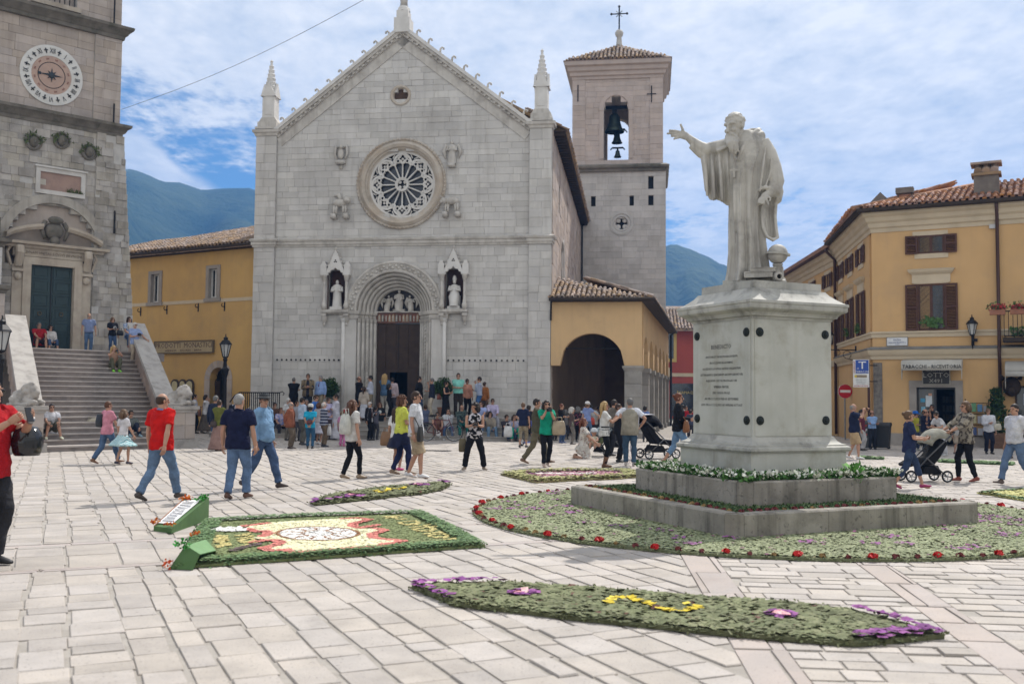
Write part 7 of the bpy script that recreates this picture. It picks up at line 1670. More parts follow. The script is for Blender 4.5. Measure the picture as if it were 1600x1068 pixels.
HAIRC=dict(black=(.012,.010,.009),brown=(.045,.025,.015),dark=(.022,.015,.011),red=(.14,.042,.018),blonde=(.42,.28,.12),grey=(.27,.26,.25),white=(.55,.53,.50),auburn=(.10,.04,.018),lightbrown=(.13,.075,.04),salt=(.14,.135,.13))
def hairm(c):return material('hair_'+c,HAIRC[c],tuple(x*.6 for x in HAIRC[c]),scale=60,rough=.6,bump=.6,bscale=130,spec=.3,coord='object',bdist=.004)
EXTRA={}
ARM=dict(down=(.255,-.03,.86),swingf=(.245,-.23,.90),swingb=(.26,.20,.89),cam=(.075,-.27,1.15),phone=(.07,-.30,1.50),fold=(-.12,-.20,1.14),back=(.05,.19,.93),hip=(.25,-.02,1.00),face=(.05,-.15,1.43),lap=(.10,-.34,1.02),knee=(.14,-.45,1.10),push=(.17,-.50,1.03),clap=(.05,-.38,1.30),read=(.10,-.28,1.10),reach=(.45,-.35,1.05),high=(.06,-.40,1.52),out=(.35,-.40,1.15),pocket=(.22,-.06,.90))
def ik(a,b,l1,l2,hint):
 d=b-a;L=d.length;mx=(l1+l2)*.995
 if L>mx:b=a+d*(mx/L);d=b-a;L=mx
 t=(l1*l1-l2*l2+L*L)/(2*L);h=math.sqrt(max(0,l1*l1-t*t));u=d/L
 q=hint-u*hint.dot(u);q=q.normalized()if q.length>1e-6 else u.orthogonal().normalized()
 return a+u*t+q*h,b
def hand(m,w,dirn,nrm,s,curl=.45,seg=5):
 d=dirn.normalized();n=(nrm-d*nrm.dot(d));n=n.normalized()if n.length>1e-5 else d.orthogonal().normalized();x=d.cross(n)
 m.tube([w-d*.01*s,w+d*.03*s,w+d*.07*s,w+d*.088*s],[(.024*s,.018*s),(.036*s,.016*s),(.040*s,.014*s),(.036*s,.011*s)],seg+3,ref=tuple(x))
 for k,(off,ln)in enumerate(((-.029,.068),(-.010,.078),(.010,.073),(.028,.056))):
  p=w+d*.085*s+x*off*s;pts=[p];a=curl*.5
  for q in(.42,.33,.25):
   a+=curl*.75;pts.append(pts[-1]+(d*math.cos(a)+n*math.sin(a))*ln*q*s)
  m.tube(pts,[.0092*s,.0088*s,.0078*s,.006*s],seg)
 p=w+d*.028*s-x*.032*s;m.tube([p,p+(d*.6-x*.75+n*.25)*.03*s,p+(d*1.35-x*.95+n*.6)*.036*s],[.013*s,.0105*s,.008*s],seg)
PEOPLE=[]
def person(label,px,foot,head,face=0,legs='stand',arms=('down','down'),top=((.5,.5,.5),'short'),bot=('trousers',(.1,.1,.12)),hair=('short','brown'),shoes=(.06,.045,.035),b=1.0,sk=0,lean=0.0,yaw=0,H=None,group=None,belly=0.0,female=False,glasses=None,extra=None,sit=None,seat=None,tilt=0.0,pat=None,botpat=None,collar=None):
 if isinstance(foot,tuple):Y,z0=foot[0],foot[1];x0=atY(px,600,Y)[0]
 else:g=G(px,foot);x0,Y,z0=g[0],g[1],0.0
 zh=atY(px,head,Y)[2]
 if legs in('sit','squat','kneel'):
  H=H or 1.70
 elif H is None:H=(zh-z0)/(.985 if legs=='walk' else 1.0)/math.cos(lean*.55)
 s=H/1.72;V=Vector;dist=Y
 vox=.0125 if dist<13 else(.015 if dist<22 else(.021 if dist<30 else .028));seg=6 if dist<22 else 5
 o=thing('person',label,'person',(x0,Y,z0),R(face),group)
 pel=V((0,0,.915*s));fr,fl=V((-.095*s,0,.075*s)),V((.095*s,-.02*s,.075*s));heel=[0,0];toe=[V((-.12,-1,0)),V((.12,-1,0))]
 if legs=='walk':fr,fl=V((-.08*s,-.30*s,.075*s)),V((.08*s,.34*s,.115*s));pel.z-=.025*s;heel=[0,.5];toe=[V((0,-1,.12)),V((0,-1,-.35))]
 if legs=='walkl':fr,fl=V((-.08*s,.34*s,.115*s)),V((.08*s,-.30*s,.075*s));pel.z-=.025*s;toe=[V((0,-1,-.35)),V((0,-1,.12))]
 if legs=='step':fr,fl=V((-.09*s,-.14*s,.075*s)),V((.09*s,.16*s,.085*s));toe=[V((-.1,-1,0)),V((.1,-1,-.15))]
 if legs=='wide':fr,fl=V((-.24*s,0,.075*s)),V((.24*s,-.0,.075*s));pel.z-=.02;toe=[V((-.4,-1,0)),V((.4,-1,0))]
 if legs=='sit':
  pel.z=zh-z0-.80*s*math.cos(lean*.5)if seat is None else seat+.09;k=pel.z-.09
  fz=max(.075*s,pel.z-.40*s)if seat is None else .075
  sp_=sit or(.16,.46);fr,fl=V((-sp_[0]*s,-sp_[1]*s,fz)),V((sp_[0]*s,-(sp_[1]+.03)*s,fz));toe=[V((-.1,-1,0)),V((.1,-1,0))]
 if legs=='squat':pel.z=.30*s;fr,fl=V((-.11*s,-.16*s,.075*s)),V((.11*s,-.10*s,.075*s))
 if legs=='kneel':pel.z=.33*s;pel.y=.05;fr,fl=V((-.1*s,.30*s,.08*s)),V((.1*s,.30*s,.08*s));toe=[V((0,.4,-1)),V((0,.4,-1))]
 up=V((tilt*.4,-lean,1)).normalized();nb=pel+up*.525*s;sh=[pel+up*.478*s+V((-.182*s*b,0,0)),pel+up*.478*s+V((.182*s*b,0,0))]
 hd=nb+(up*.5+V((0,-.10,.9))).normalized()*.150*s
 hips=[pel+V((-.085*s,0,-.01)),pel+V((.085*s,0,-.01))];feet=[fr,fl]
 knees=[]
 for i in(0,1):
  hint=V(((-.15 if i==0 else .15),-1,.35 if legs=='sit' else .05))
  k,f2=ik(hips[i],feet[i],.43*s,.425*s,V((0,-1,-.4))if legs=='kneel' else hint);knees.append(k);feet[i]=f2
 wr,el,hdir=[],[],[]
 for i in(0,1):
  sg=-1 if i==0 else 1;a=arms[i];t=V(ARM[a])if isinstance(a,str)else V(a)
  tg=V((t.x*s*sg*(b if t.x>.2 else 1),t.y*s-lean*max(0,(t.z-.93))*s,pel.z+(t.z-.915)*s))
  hint=V((sg*.45,.6,-.5))if not(isinstance(a,str)and a in('hip','back'))else V((sg*1,.6,.1))
  e,w=ik(sh[i],tg,.29*s,.255*s,hint);el.append(e);wr.append(w);hdir.append((w-e).normalized())
 Rh=Matrix.Rotation(R(yaw),3,'Z')@Matrix.Rotation(lean*.3+tilt*.3,3,'X');hp=lambda x,y,z:hd+Rh@(V((x,y,z))*s)
 hs=s if H>1.4 else s*1.25
 hp=lambda x,y,z:hd+Rh@(V((x,y,z))*hs)
 m=MB();fat=.5+.5*b
 m.tube([pel-up*.08*s,pel,pel+up*.14*s,pel+up*.30*s,pel+up*.44*s,nb],[(.13*s,.09*s),(.145*s,.10*s),(.125*s,.088*s),(.145*s,.098*s),(.13*s,.075*s),(.05*s,.05*s)],14,ref=(1,0,0))
 m.tube([nb-up*.05*s,nb+up*.01*s,hd-V((0,-.01,.03))*s],[.066*s*fat,.058*s*fat,.056*s*fat],10)
 m.ell(hp(0,.008,.018),(.073*hs,.092*hs,.098*hs),16,11,Rh);m.ell(hp(0,-.022,-.052),(.054*hs,.060*hs,.066*hs),14,9,Rh);m.ell(hp(0,-.075,-.085),(.026*hs,.022*hs,.022*hs),8,6,Rh)
 for i in(0,1):
  m.tube([sh[i],sh[i].lerp(el[i],.4),el[i],el[i].lerp(wr[i],.3),wr[i]],[.042*s*fat,.043*s*fat,.038*s,.041*s*fat,.027*s],10)
  k,f=knees[i],feet[i];cv=.86 if bot[0]in('trousers','jeans','leggings')else 1.0;m.tube([hips[i],hips[i].lerp(k,.5),k,k.lerp(f,.30)+V((0,.012,0)),f.lerp(k,.25),f-V((0,0,.02))],[.078*s*fat*cv,.068*s*fat*cv,.050*s*cv,.054*s*fat*cv,.038*s,.034*s],12)
 body=m.build('body',skin(sk),o,True);rm=body.modifiers.new('r','REMESH');rm.mode='VOXEL';rm.voxel_size=max(vox*.85,.011);sm=body.modifiers.new('s','SMOOTH');sm.iterations=2;sm.factor=.4;REMESH.append(body)
 x=MB();x.tube([hp(0,-.088,.020),hp(0,-.102,-.008),hp(0,-.110,-.028),hp(0,-.090,-.036)],[.008*hs,.011*hs,.0155*hs,.009*hs],7)
 for q in(-1,1):x.ell(hp(q*.074,.012,-.008),(.010*hs,.019*hs,.029*hs),7,6,Rh);x.tube([hp(q*.016,-.084,.030),hp(q*.036,-.083,.033),hp(q*.056,-.066,.026)],.0065*hs,5)
 for i in(0,1):
  sg=-1 if i==0 else 1;nr=V((-sg,-.25,0))if abs(hdir[i].z)>.6 else V((-sg*.4,.3,-.2))if hdir[i].y>-.5 else V((-sg*.6,0,.4))
  hand(x,wr[i],hdir[i],nr,s*1.02,.35 if isinstance(arms[i],str)and arms[i]in('down','swingf','swingb')else .62,seg)
  if bot[0]in('shorts','skirt','dress','capri')or shoes is None:x.tube([feet[i]+V((0,.02,-.02))*s,feet[i]+V((0,-.10,-.05))*s,feet[i]+V((0,-.15,-.06))*s],[.035*s,.033*s,.02*s],7)
 EXTRA[body.name]=x
 if dist<33:
  e=MB()
  for q in(-1,1):e.ell(hp(q*.034,-.078,.013),(.0125*hs,.006*hs,.0065*hs),7,5,Rh)
  e.build('eyes',plain('dark_eyes',(.02,.015,.012),.3),o,True)
  e=MB();e.tube([hp(-.022,-.080,-.062),hp(0,-.088,-.060),hp(.022,-.080,-.062)],[.003*hs,.006*hs,.003*hs],5);e.build('lips',material('lips',(.32,.11,.09),(.28,.10,.08),coord='object',bump=0),o,True)
 if glasses:
  e=MB()
  for q in(-1,1):e.ell(hp(q*.034,-.092,.012),(.026*hs,.007*hs,.018*hs),9,6,Rh);e.tube([hp(q*.058,-.085,.016),hp(q*.076,.005,.012)],.0032*hs,4)
  e.tube([hp(-.012,-.095,.016),hp(.012,-.095,.016)],.003*hs,4);e.build('sunglasses' if glasses=='sun' else 'glasses',plain('dark_lens',(.008,.008,.009),.15)if glasses=='sun' else plain('clear_lens',(.12,.10,.09),.15),o,True)
 def cloth_obj(mb,nm,mt,v=None,fold=.016):
  c=mb.build(nm,mt,o,True);rm=c.modifiers.new('r','REMESH');rm.mode='VOXEL';rm.voxel_size=v or vox;sm=c.modifiers.new('s','SMOOTH');sm.iterations=3;sm.factor=.5
  if dist<34:
   dm=c.modifiers.new('d','DISPLACE');dm.texture=WTEX;dm.strength=fold*(2.6 if dist<25 else 1.9);dm.mid_level=.42;dm.texture_coords='GLOBAL'
  REMESH.append(c);return c
 tc,sl=top[0],top[1]
 mt=cloth(tc,pat[0]if pat else None,pat[1]if pat else None)
 if sl!='none':
  hem=-.10 if sl not in('tuck','tucklong')else-.0
  if bot[0]=='dress':hem=-.02
  m=MB();fw=b;W_=lambda w,d:(w*s*fw,d*s*(.6+.4*b));bl=belly*s;ys=V((0,-bl*.55,0))
  fem=.93 if female else 1.0;bust=V((0,-.018*s,0))if female else V((0,0,0))
  pts=[pel+up*hem*s+ys*.5,pel+up*.03*s+ys*.9,pel+up*.13*s+ys,pel+up*.24*s+ys*.6+bust*.5,pel+up*.33*s+bust,pel+up*.42*s,pel+up*.475*s,nb-up*.018*s,nb+up*.022*s]
  rd=[W_(.190,.145),W_(.186,.142),W_(.166*fem,.122),W_(.174*fem,.124),W_(.186*fem,.132),W_(.188*fem,.112),W_(.160,.092),W_(.088,.076),W_(.070,.068)]
  rd=[(a,d+(bl*.5 if 0<i<4 else 0))for i,(a,d)in enumerate(rd)]
  m.tube(pts,rd,18,ref=(1,0,0))
  for i in(0,1):
   if sl in('sleeveless','offshoulder'):continue
   A,E,Wr=sh[i],el[i],wr[i];loose=1.0 if sl!='robe' else 1.5
   if sl in('short','tuck'):m.tube([A.lerp(nb,.45),A,A.lerp(E,.25),A.lerp(E,.5),A.lerp(E,.70)],[.066*s,.070*s*fat,.070*s*fat,.068*s*fat,.071*s*fat],12)
   else:
    m.tube([A.lerp(nb,.45),A,A.lerp(E,.5),E],[.066*s,.070*s*fat*loose**.3,.067*s*fat*loose**.5,.061*s*fat*loose**.8],12);e2=.93 if sl!='threequarter' else .45
    m.tube([E,E.lerp(Wr,.5*e2),E.lerp(Wr,e2)],[.061*s*fat*loose**.8,.056*s*fat*loose,.046*s*loose**1.3],12)
  nm=dict(long='shirt',tucklong='shirt',robe='robe_top').get(sl,'top' if female else 'shirt')
  cloth_obj(m,nm,mt)
  if collar:
   m=MB();m.tube([nb+V((-.045,.05,.01))*s,nb+V((0,.066,.02))*s,nb+V((.045,.05,.01))*s,nb+V((.06,0,-.0))*s,nb+V((.035,-.06,-.02))*s,nb+V((-.035,-.06,-.02))*s,nb+V((-.06,0,0))*s,nb+V((-.045,.05,.01))*s],.016*s,6);m.build('collar',cloth(collar),o,True)
 kind,bc=bot[0],bot[1];bm_=cloth(bc,botpat[0]if botpat else None,botpat[1]if botpat else None)
 if kind in('trousers','shorts','leggings','capri','jeans'):
  m=MB();g={'leggings':.012,'jeans':.021,'capri':.02,'shorts':.032}.get(kind,.026)*s;top_z=.05 if sl not in('tuck','tucklong')else .055
  m.tube([pel-up*.12*s,pel-up*.02*s,pel+up*top_z*s],[(.135*s*b,.10*s*b),(.160*s*b,.118*s*b),(.150*s*b,.108*s*b)],16,ref=(1,0,0))
  for i in(0,1):
   k,f,h=knees[i],feet[i],hips[i]
   if kind=='shorts':m.tube([h,h.lerp(k,.5),k+(k-h).normalized()*-.0+V((0,0,-.02 if legs!='sit' else 0))],[.080*s*fat+g,.072*s*fat+g,.068*s*fat+g],12)
   else:
    end=.55 if kind=='capri' else .96;fl_=.006 if kind in('leggings','capri')else .018
    m.tube([h,h.lerp(k,.5),k,k.lerp(f,.35*end/.96)+V((0,.01,0)),k.lerp(f,.7*end/.96),k.lerp(f,end)+V((0,.0,0.012))],[.082*s*fat+g*.6,.068*s*fat+g,.050*s+g,.052*s*fat+g*.9,.040*s+g,.036*s+g*.7+fl_],12)
  cloth_obj(m,'shorts' if kind=='shorts' else('leggings' if kind=='leggings' else 'trousers'),bm_)
 elif kind in('skirt','dress','robe'):
  ln=bot[2]if len(bot)>2 else .42;fl_=bot[3]if len(bot)>3 else 1.25;m=MB()
  if legs in('kneel','squat','sit'):
   kc=(knees[0]+knees[1])/2;m.tube([pel+up*.10*s,pel+up*.0*s,pel.lerp(kc,.5),kc+V((0,-.03,.0))],[(.15*s,.11*s),(.19*s,.15*s),(.20*s,.13*s),(.19*s,.10*s)],16,ref=(1,0,0))
   if legs=='kneel':m.tube([pel,pel+V((0,.16,-.16))*s],[.15*s,.12*s],12)
  else:
   c=(feet[0]+feet[1])/2;bz=pel.z-ln*s*1.9 if ln<.5 else .05*s;bz=max(.04*s,bz);mid=pel.lerp(V((c.x,c.y,bz)),.55);end=V((c.x*.8,c.y*.8,bz));sx=abs(feet[0].y-feet[1].y)*.28
   m.tube([pel+up*.10*s,pel+up*.0*s,mid,end],[(.14*s*b,.105*s*b),(.172*s*b,.128*s*b),(.185*s*fl_*b,.15*s*fl_+sx*.6),(.20*s*fl_*fl_*b,.165*s*fl_*fl_+sx)],20,ref=(1,0,0))
   if end.z-.01>0:pass
  cloth_obj(m,kind if kind!='robe' else 'robe_skirt',bm_,None,.03)
 if shoes is not None:
  for i in(0,1):
   f=feet[i];d=toe[i].normalized();sd=d.cross(V((0,0,1))).normalized();uz=sd.cross(d)
   m=MB();a=f-uz*.052*s
   m.tube([a-d*.065*s+uz*.03*s,a-d*.035*s+uz*.030*s,a+d*.03*s+uz*.03*s,a+d*.10*s+uz*.018*s,a+d*.165*s+uz*.008*s,a+d*.185*s+uz*.004*s],[(.022*s,.026*s),(.037*s,.046*s),(.040*s,.042*s),(.045*s,.030*s),(.036*s,.020*s),(.014*s,.010*s)],10,ref=tuple(sd))
   if kind in('trousers','jeans','leggings'):m.tube([f-uz*.03*s,f+(knees[i]-f).normalized()*.05*s],[.040*s,.036*s],8)
   m.build('shoe',plain('shoe_%d_%d_%d'%tuple(int(c*99)for c in shoes),shoes,.55,coord='object'),o,True)
 hst,hcol=hair
 if hst!='none':
  m=MB();n,k2=18,13;vs=[]
  for j in range(1,k2):
   p=PI*j/k2
   for i in range(n):
    w=2*PI*i/n;d=V((math.sin(p)*math.cos(w),math.sin(p)*math.sin(w),math.cos(p)))
    fz=.50 if hst!='fringe' else .30
    inside=(d.y<-.30 and d.z<fz-.25*abs(d.x))or d.z<(-.62 if hst in('short','bald')else-.88)
    if hst in('short','bald')and d.y<.15 and d.z<-.12:inside=True
    if hst=='bald' and(d.z>.42 or d.y<-.1):inside=True
    r=.86 if inside else 1.0+(.05 if hst in('curly','bob')else 0)+random.uniform(-.012,.02)
    q=V((d.x*.083,d.y*.104+.012,d.z*.112+.014))*r;vs.append(tuple(hp(*q)))
  vs+=[tuple(hp(0,.012,.127 if hst!='bald' else .10)),tuple(hp(0,.012,-.08))];T,B=len(vs)-2,len(vs)-1;fs=[]
  for i in range(n):
   l=(i+1)%n;fs+=[(T,i,l),(B,(k2-2)*n+l,(k2-2)*n+i)]+[(j*n+i,(j+1)*n+i,(j+1)*n+l,j*n+l)for j in range(k2-2)]
  m.add(vs,fs)
  if hst=='long':
   for q in(-1,0,1):m.tube([hp(q*.045,.06,.06),hp(q*.060,.095,-.06),hp(q*.070,.085 if q==0 else .06,-.17),hp(q*.062,.10,-.29),hp(q*.04,.10,-.36)],[(.05*hs,.05*hs),(.052*hs,.045*hs),(.055*hs,.04*hs),(.045*hs,.03*hs),(.012*hs,.012*hs)],9,ref=(1,0,0))
   for q in(-1,1):m.tube([hp(q*.07,-.01,.06),hp(q*.088,.0,-.06),hp(q*.095,.0,-.17),hp(q*.085,.0,-.24)],[.026*hs,.03*hs,.028*hs,.010*hs],7)
  if hst in('bob','curly'):
   for q in(-1,1):m.tube([hp(q*.07,.02,.05),hp(q*.085,.02,-.05),hp(q*.075,.03,-.115)],[.035*hs,.040*hs,.026*hs],8)
   m.tube([hp(0,.08,.05),hp(0,.098,-.05),hp(0,.075,-.12)],[(.07*hs,.04*hs),(.075*hs,.04*hs),(.06*hs,.03*hs)],10,ref=(1,0,0))
  if hst=='curly':
   rs=random.Random(len(label))
   for k in range(46):
    a,e=rs.uniform(0,2*PI),rs.uniform(-.6,1.4);v=V((.092*math.cos(a)*math.cos(e),.112*math.sin(a)*math.cos(e)+.015,.115*math.sin(e)+.015))
    if v.y<-.05 and v.z<.07:continue
    m.ell(hp(*v),(.024*hs,.024*hs,.024*hs),6,5)
  if hst=='bun':m.ell(hp(0,.115,.05),(.042*hs,.040*hs,.042*hs),9,7)
  if hst=='tail':m.tube([hp(0,.10,.03),hp(0,.14,-.02),hp(0,.13,-.14),hp(0,.12,-.2)],[.03*hs,.036*hs,.03*hs,.01*hs],8)
  m.build('hair',hairm(hcol),o,True)
 info=dict(o=o,s=s,hp=hp,hd=hd,wr=wr,el=el,sh=sh,pel=pel,nb=nb,up=up,Rh=Rh,hs=hs,hdir=hdir,feet=feet,knees=knees,M=Matrix.Translation((x0,Y,z0))@Matrix.Rotation(R(face),4,'Z'),rot=face,b=b,cloth_obj=cloth_obj)
 if extra:extra(info)
 return info
def hat(kind,rgb,band=None):
 def f(i):
  hp,hs=i['hp'],i['hs'];m=MB();mt=cloth(rgb);c=[]
  def ringz(r,z,n=18,sq=1.2):return[tuple(hp(r*math.cos(2*PI*k/n),r*sq*math.sin(2*PI*k/n)+.008,z))for k in range(n)]
  n=18
  prof=[(.085,.035),(.087,.07),(.080,.115),(.055,.138),(.01,.145)]if kind=='cap' else[(.150,.035),(.152,.043),(.090,.052),(.086,.09),(.080,.125),(.05,.128),(.01,.118)]
  vs=[]
  for r,z in prof:vs+=ringz(r,z)
  m.add(vs,[(j*n+k,j*n+(k+1)%n,(j+1)*n+(k+1)%n,(j+1)*n+k)for j in range(len(prof)-1)for k in range(n)]+[tuple((len(prof)-1)*n+k for k in range(n))])
  if kind=='cap':m.tube([hp(0,-.07,.045),hp(0,-.13,.040),hp(0,-.175,.030)],[(.075*hs,.010*hs),(.07*hs,.008*hs),(.045*hs,.006*hs)],10,ref=tuple(i['Rh']@Vector((1,0,0))))
  m.build('hat',mt,i['o'],True)
  if band:m=MB();vs=ringz(.0905,.054)+ringz(.0885,.076);m.add(vs,[(k,(k+1)%n,n+(k+1)%n,n+k)for k in range(n)]);m.build('hat_band',cloth(band),i['o'],True)
 return f
def handbag(lab,rgb,at,size=(.30,.12,.24),strap=None,rz=0,metal=False,nm='handbag',soft=.8):
 def f(i):
  s=i['s'];p=i['M']@(Vector(at)*s);b=thing(nm,lab,'bag',tuple(p),R(i['rot']+rz));w,d,h=[x*s for x in size]
  m=MB();lv=[(-.5,.80,.7),(-.42,.98,1.0),(0,1.0,.95),(.38,.85,.6),(.5,.74,.3)];n=16;vs=[]
  for z,a,c in lv:
   for k in range(n):
    t=2*PI*k/n;ct,st_=math.cos(t),math.sin(t);e=.45;vs.append((w/2*a*math.copysign(abs(ct)**e,ct),d/2*c*math.copysign(abs(st_)**e,st_),h*z))
  m.add(vs,[(j*n+k,j*n+(k+1)%n,(j+1)*n+(k+1)%n,(j+1)*n+k)for j in range(len(lv)-1)for k in range(n)]+[tuple(range(n-1,-1,-1)),tuple((len(lv)-1)*n+k for k in range(n))])
  m.build('body',material('bag_%d_%d_%d'%tuple(int(c*99)for c in rgb),rgb,tuple(c*.75 for c in rgb),scale=9,rough=.5 if not metal else .3,metal=.5 if metal else 0,bump=.4,bscale=14,coord='object',bdist=.02),b,True)
  inv=(Matrix.Translation(p)@Matrix.Rotation(R(i['rot']+rz),4,'Z')).inverted()
  if strap:
   pts=[inv@(i['M']@(Vector(q)*s))for q in strap];pts=[Vector((-w*.42,0,h*.45))]+pts+[Vector((w*.42,0,h*.45))]
   m=MB();m.tube(pts,(.014*s,.006*s),6);m.build('strap',MATS['bag_%d_%d_%d'%tuple(int(c*99)for c in rgb)],b,True)
  else:
   m=MB()
   for q in(-1,1):m.tube([(-w*.25,q*d*.2,h*.45),(-w*.2,q*d*.2,h*.75),(w*.2,q*d*.2,h*.75),(w*.25,q*d*.2,h*.45)],.009*s,6)
   m.build('handle',MATS['bag_%d_%d_%d'%tuple(int(c*99)for c in rgb)],b,True)
 return f
def gadget(lab,which,kind='phone',nm=None,off=(0,-.05,.03),rgb=(.015,.015,.016)):
 def f(i):
  s=i['s'];w=(i['wr'][0]+i['wr'][1])/2 if which==2 else i['wr'][which]+i['hdir'][which]*.09*s
  p=i['M']@(w+Vector(off)*s);c=thing(nm or kind,lab,kind,tuple(p),R(i['rot']))
  m=MB();mt=plain('black_device_%d'%int(rgb[0]*999),rgb,.35)
  if kind=='phone':m.box(-.037,.037,-.005,.005,-.07,.07);m.xf(Matrix.Rotation(R(-18),4,'X'));m.build('body',mt,c)
  else:
   m.box(-.06,.06,-.03,.03,-.04,.04);m.box(-.025,.025,-.025,.025,.04,.06);m.build('body',mt,c);m=MB();m.lathe([(.032,.03),(.034,.08),(.028,.085),(.0,.078)],14,axis='y');m.build('lens',plain('lens_barrel',(.02,.02,.022),.3),c,'angle')
 return f
def tie(rgb):
 def f(i):
  s=i['s'];nb,up,pel=i['nb'],i['up'],i['pel'];m=MB();y=Vector((0,-.135*s,0));m.tube([nb+Vector((0,-.075,-.02))*s,pel+up*.36*s+y,pel+up*.2*s+y*.98,pel+up*.08*s+y],[(.018*s,.008*s),(.028*s,.008*s),(.036*s,.008*s),(.03*s,.006*s)],8,ref=(1,0,0));m.build('tie',cloth(rgb),i['o'],True)
 return f
def beard(c='auburn',L=.1):
 def f(i):
  hp,hs=i['hp'],i['hs'];m=MB();m.tube([hp(0,-.055,-.05),hp(0,-.075,-.095),hp(0,-.075,-.10-L)],[(.062*hs,.04*hs),(.055*hs,.04*hs),(.015*hs,.012*hs)],10,ref=(1,0,0));m.build('beard',hairm(c),i['o'],True)
 return f
def jacket(rgb,shirt=None,vest=False,long_=False):
 def f(i):
  s,b=i['s'],i['b'];pel,up,nb=i['pel'],i['up'],i['nb'];m=MB();n=22;vs=[];lv=[(-.16 if long_ else-.13,.214,.170),(.03,.204,.162),(.15,.190,.150),(.30,.204,.156),(.42,.202,.136),(.495,.155,.11),(.53,.088,.088)]
  if vest:lv=[(-.13,.214,.172)]+lv[1:5]+[(.495,.14,.105),(.525,.088,.088)]
  g=.30 if not vest else .12
  for z,w,d in lv:
   c=pel+up*z*s
   for k in range(n):
    t=-PI/2+g+(2*PI-2*g)*k/(n-1);vs.append(tuple(c+Vector((w*s*b*math.cos(t),d*s*(.6+.4*b)*math.sin(t),0))))
  m.add(vs,[(j*n+k,j*n+k+1,(j+1)*n+k+1,(j+1)*n+k)for j in range(len(lv)-1)for k in range(n-1)])
  if not vest:
   for q in(0,1):A,E,W_=i['sh'][q],i['el'][q],i['wr'][q];m.tube([A.lerp(nb,.25),A,A.lerp(E,.5),E,E.lerp(W_,.5),E.lerp(W_,.94)],[.068*s,.076*s,.070*s,.064*s,.057*s,.05*s],12)
  c=m.build('waistcoat' if vest else 'jacket',cloth(rgb),i['o'],True);sm=c.modifiers.new('s','SOLIDIFY');sm.thickness=.014;REMESH.append(c)
 return f
def many(*fs):
 def f(i):
  for g in fs:g(i)
 return f
def PD(px,off=1.7,z=PODZ):
 u=F.at(px,600,off)[0];return(F.w(u,off,0).y,z)
def SD(px,k,d=.15):
 u=ST.at(px,600,-(k*TRD+d))[0];return(ST.w(u,-(k*TRD+d),0).y,k*.16)
JEAN=(.085,.14,.24);JEAN2=(.06,.10,.19);DK=(.012,.012,.015);BEIGE=(.42,.33,.22);NAVY=(.012,.017,.045);WHT=(.66,.66,.66);KH=(.16,.125,.085)
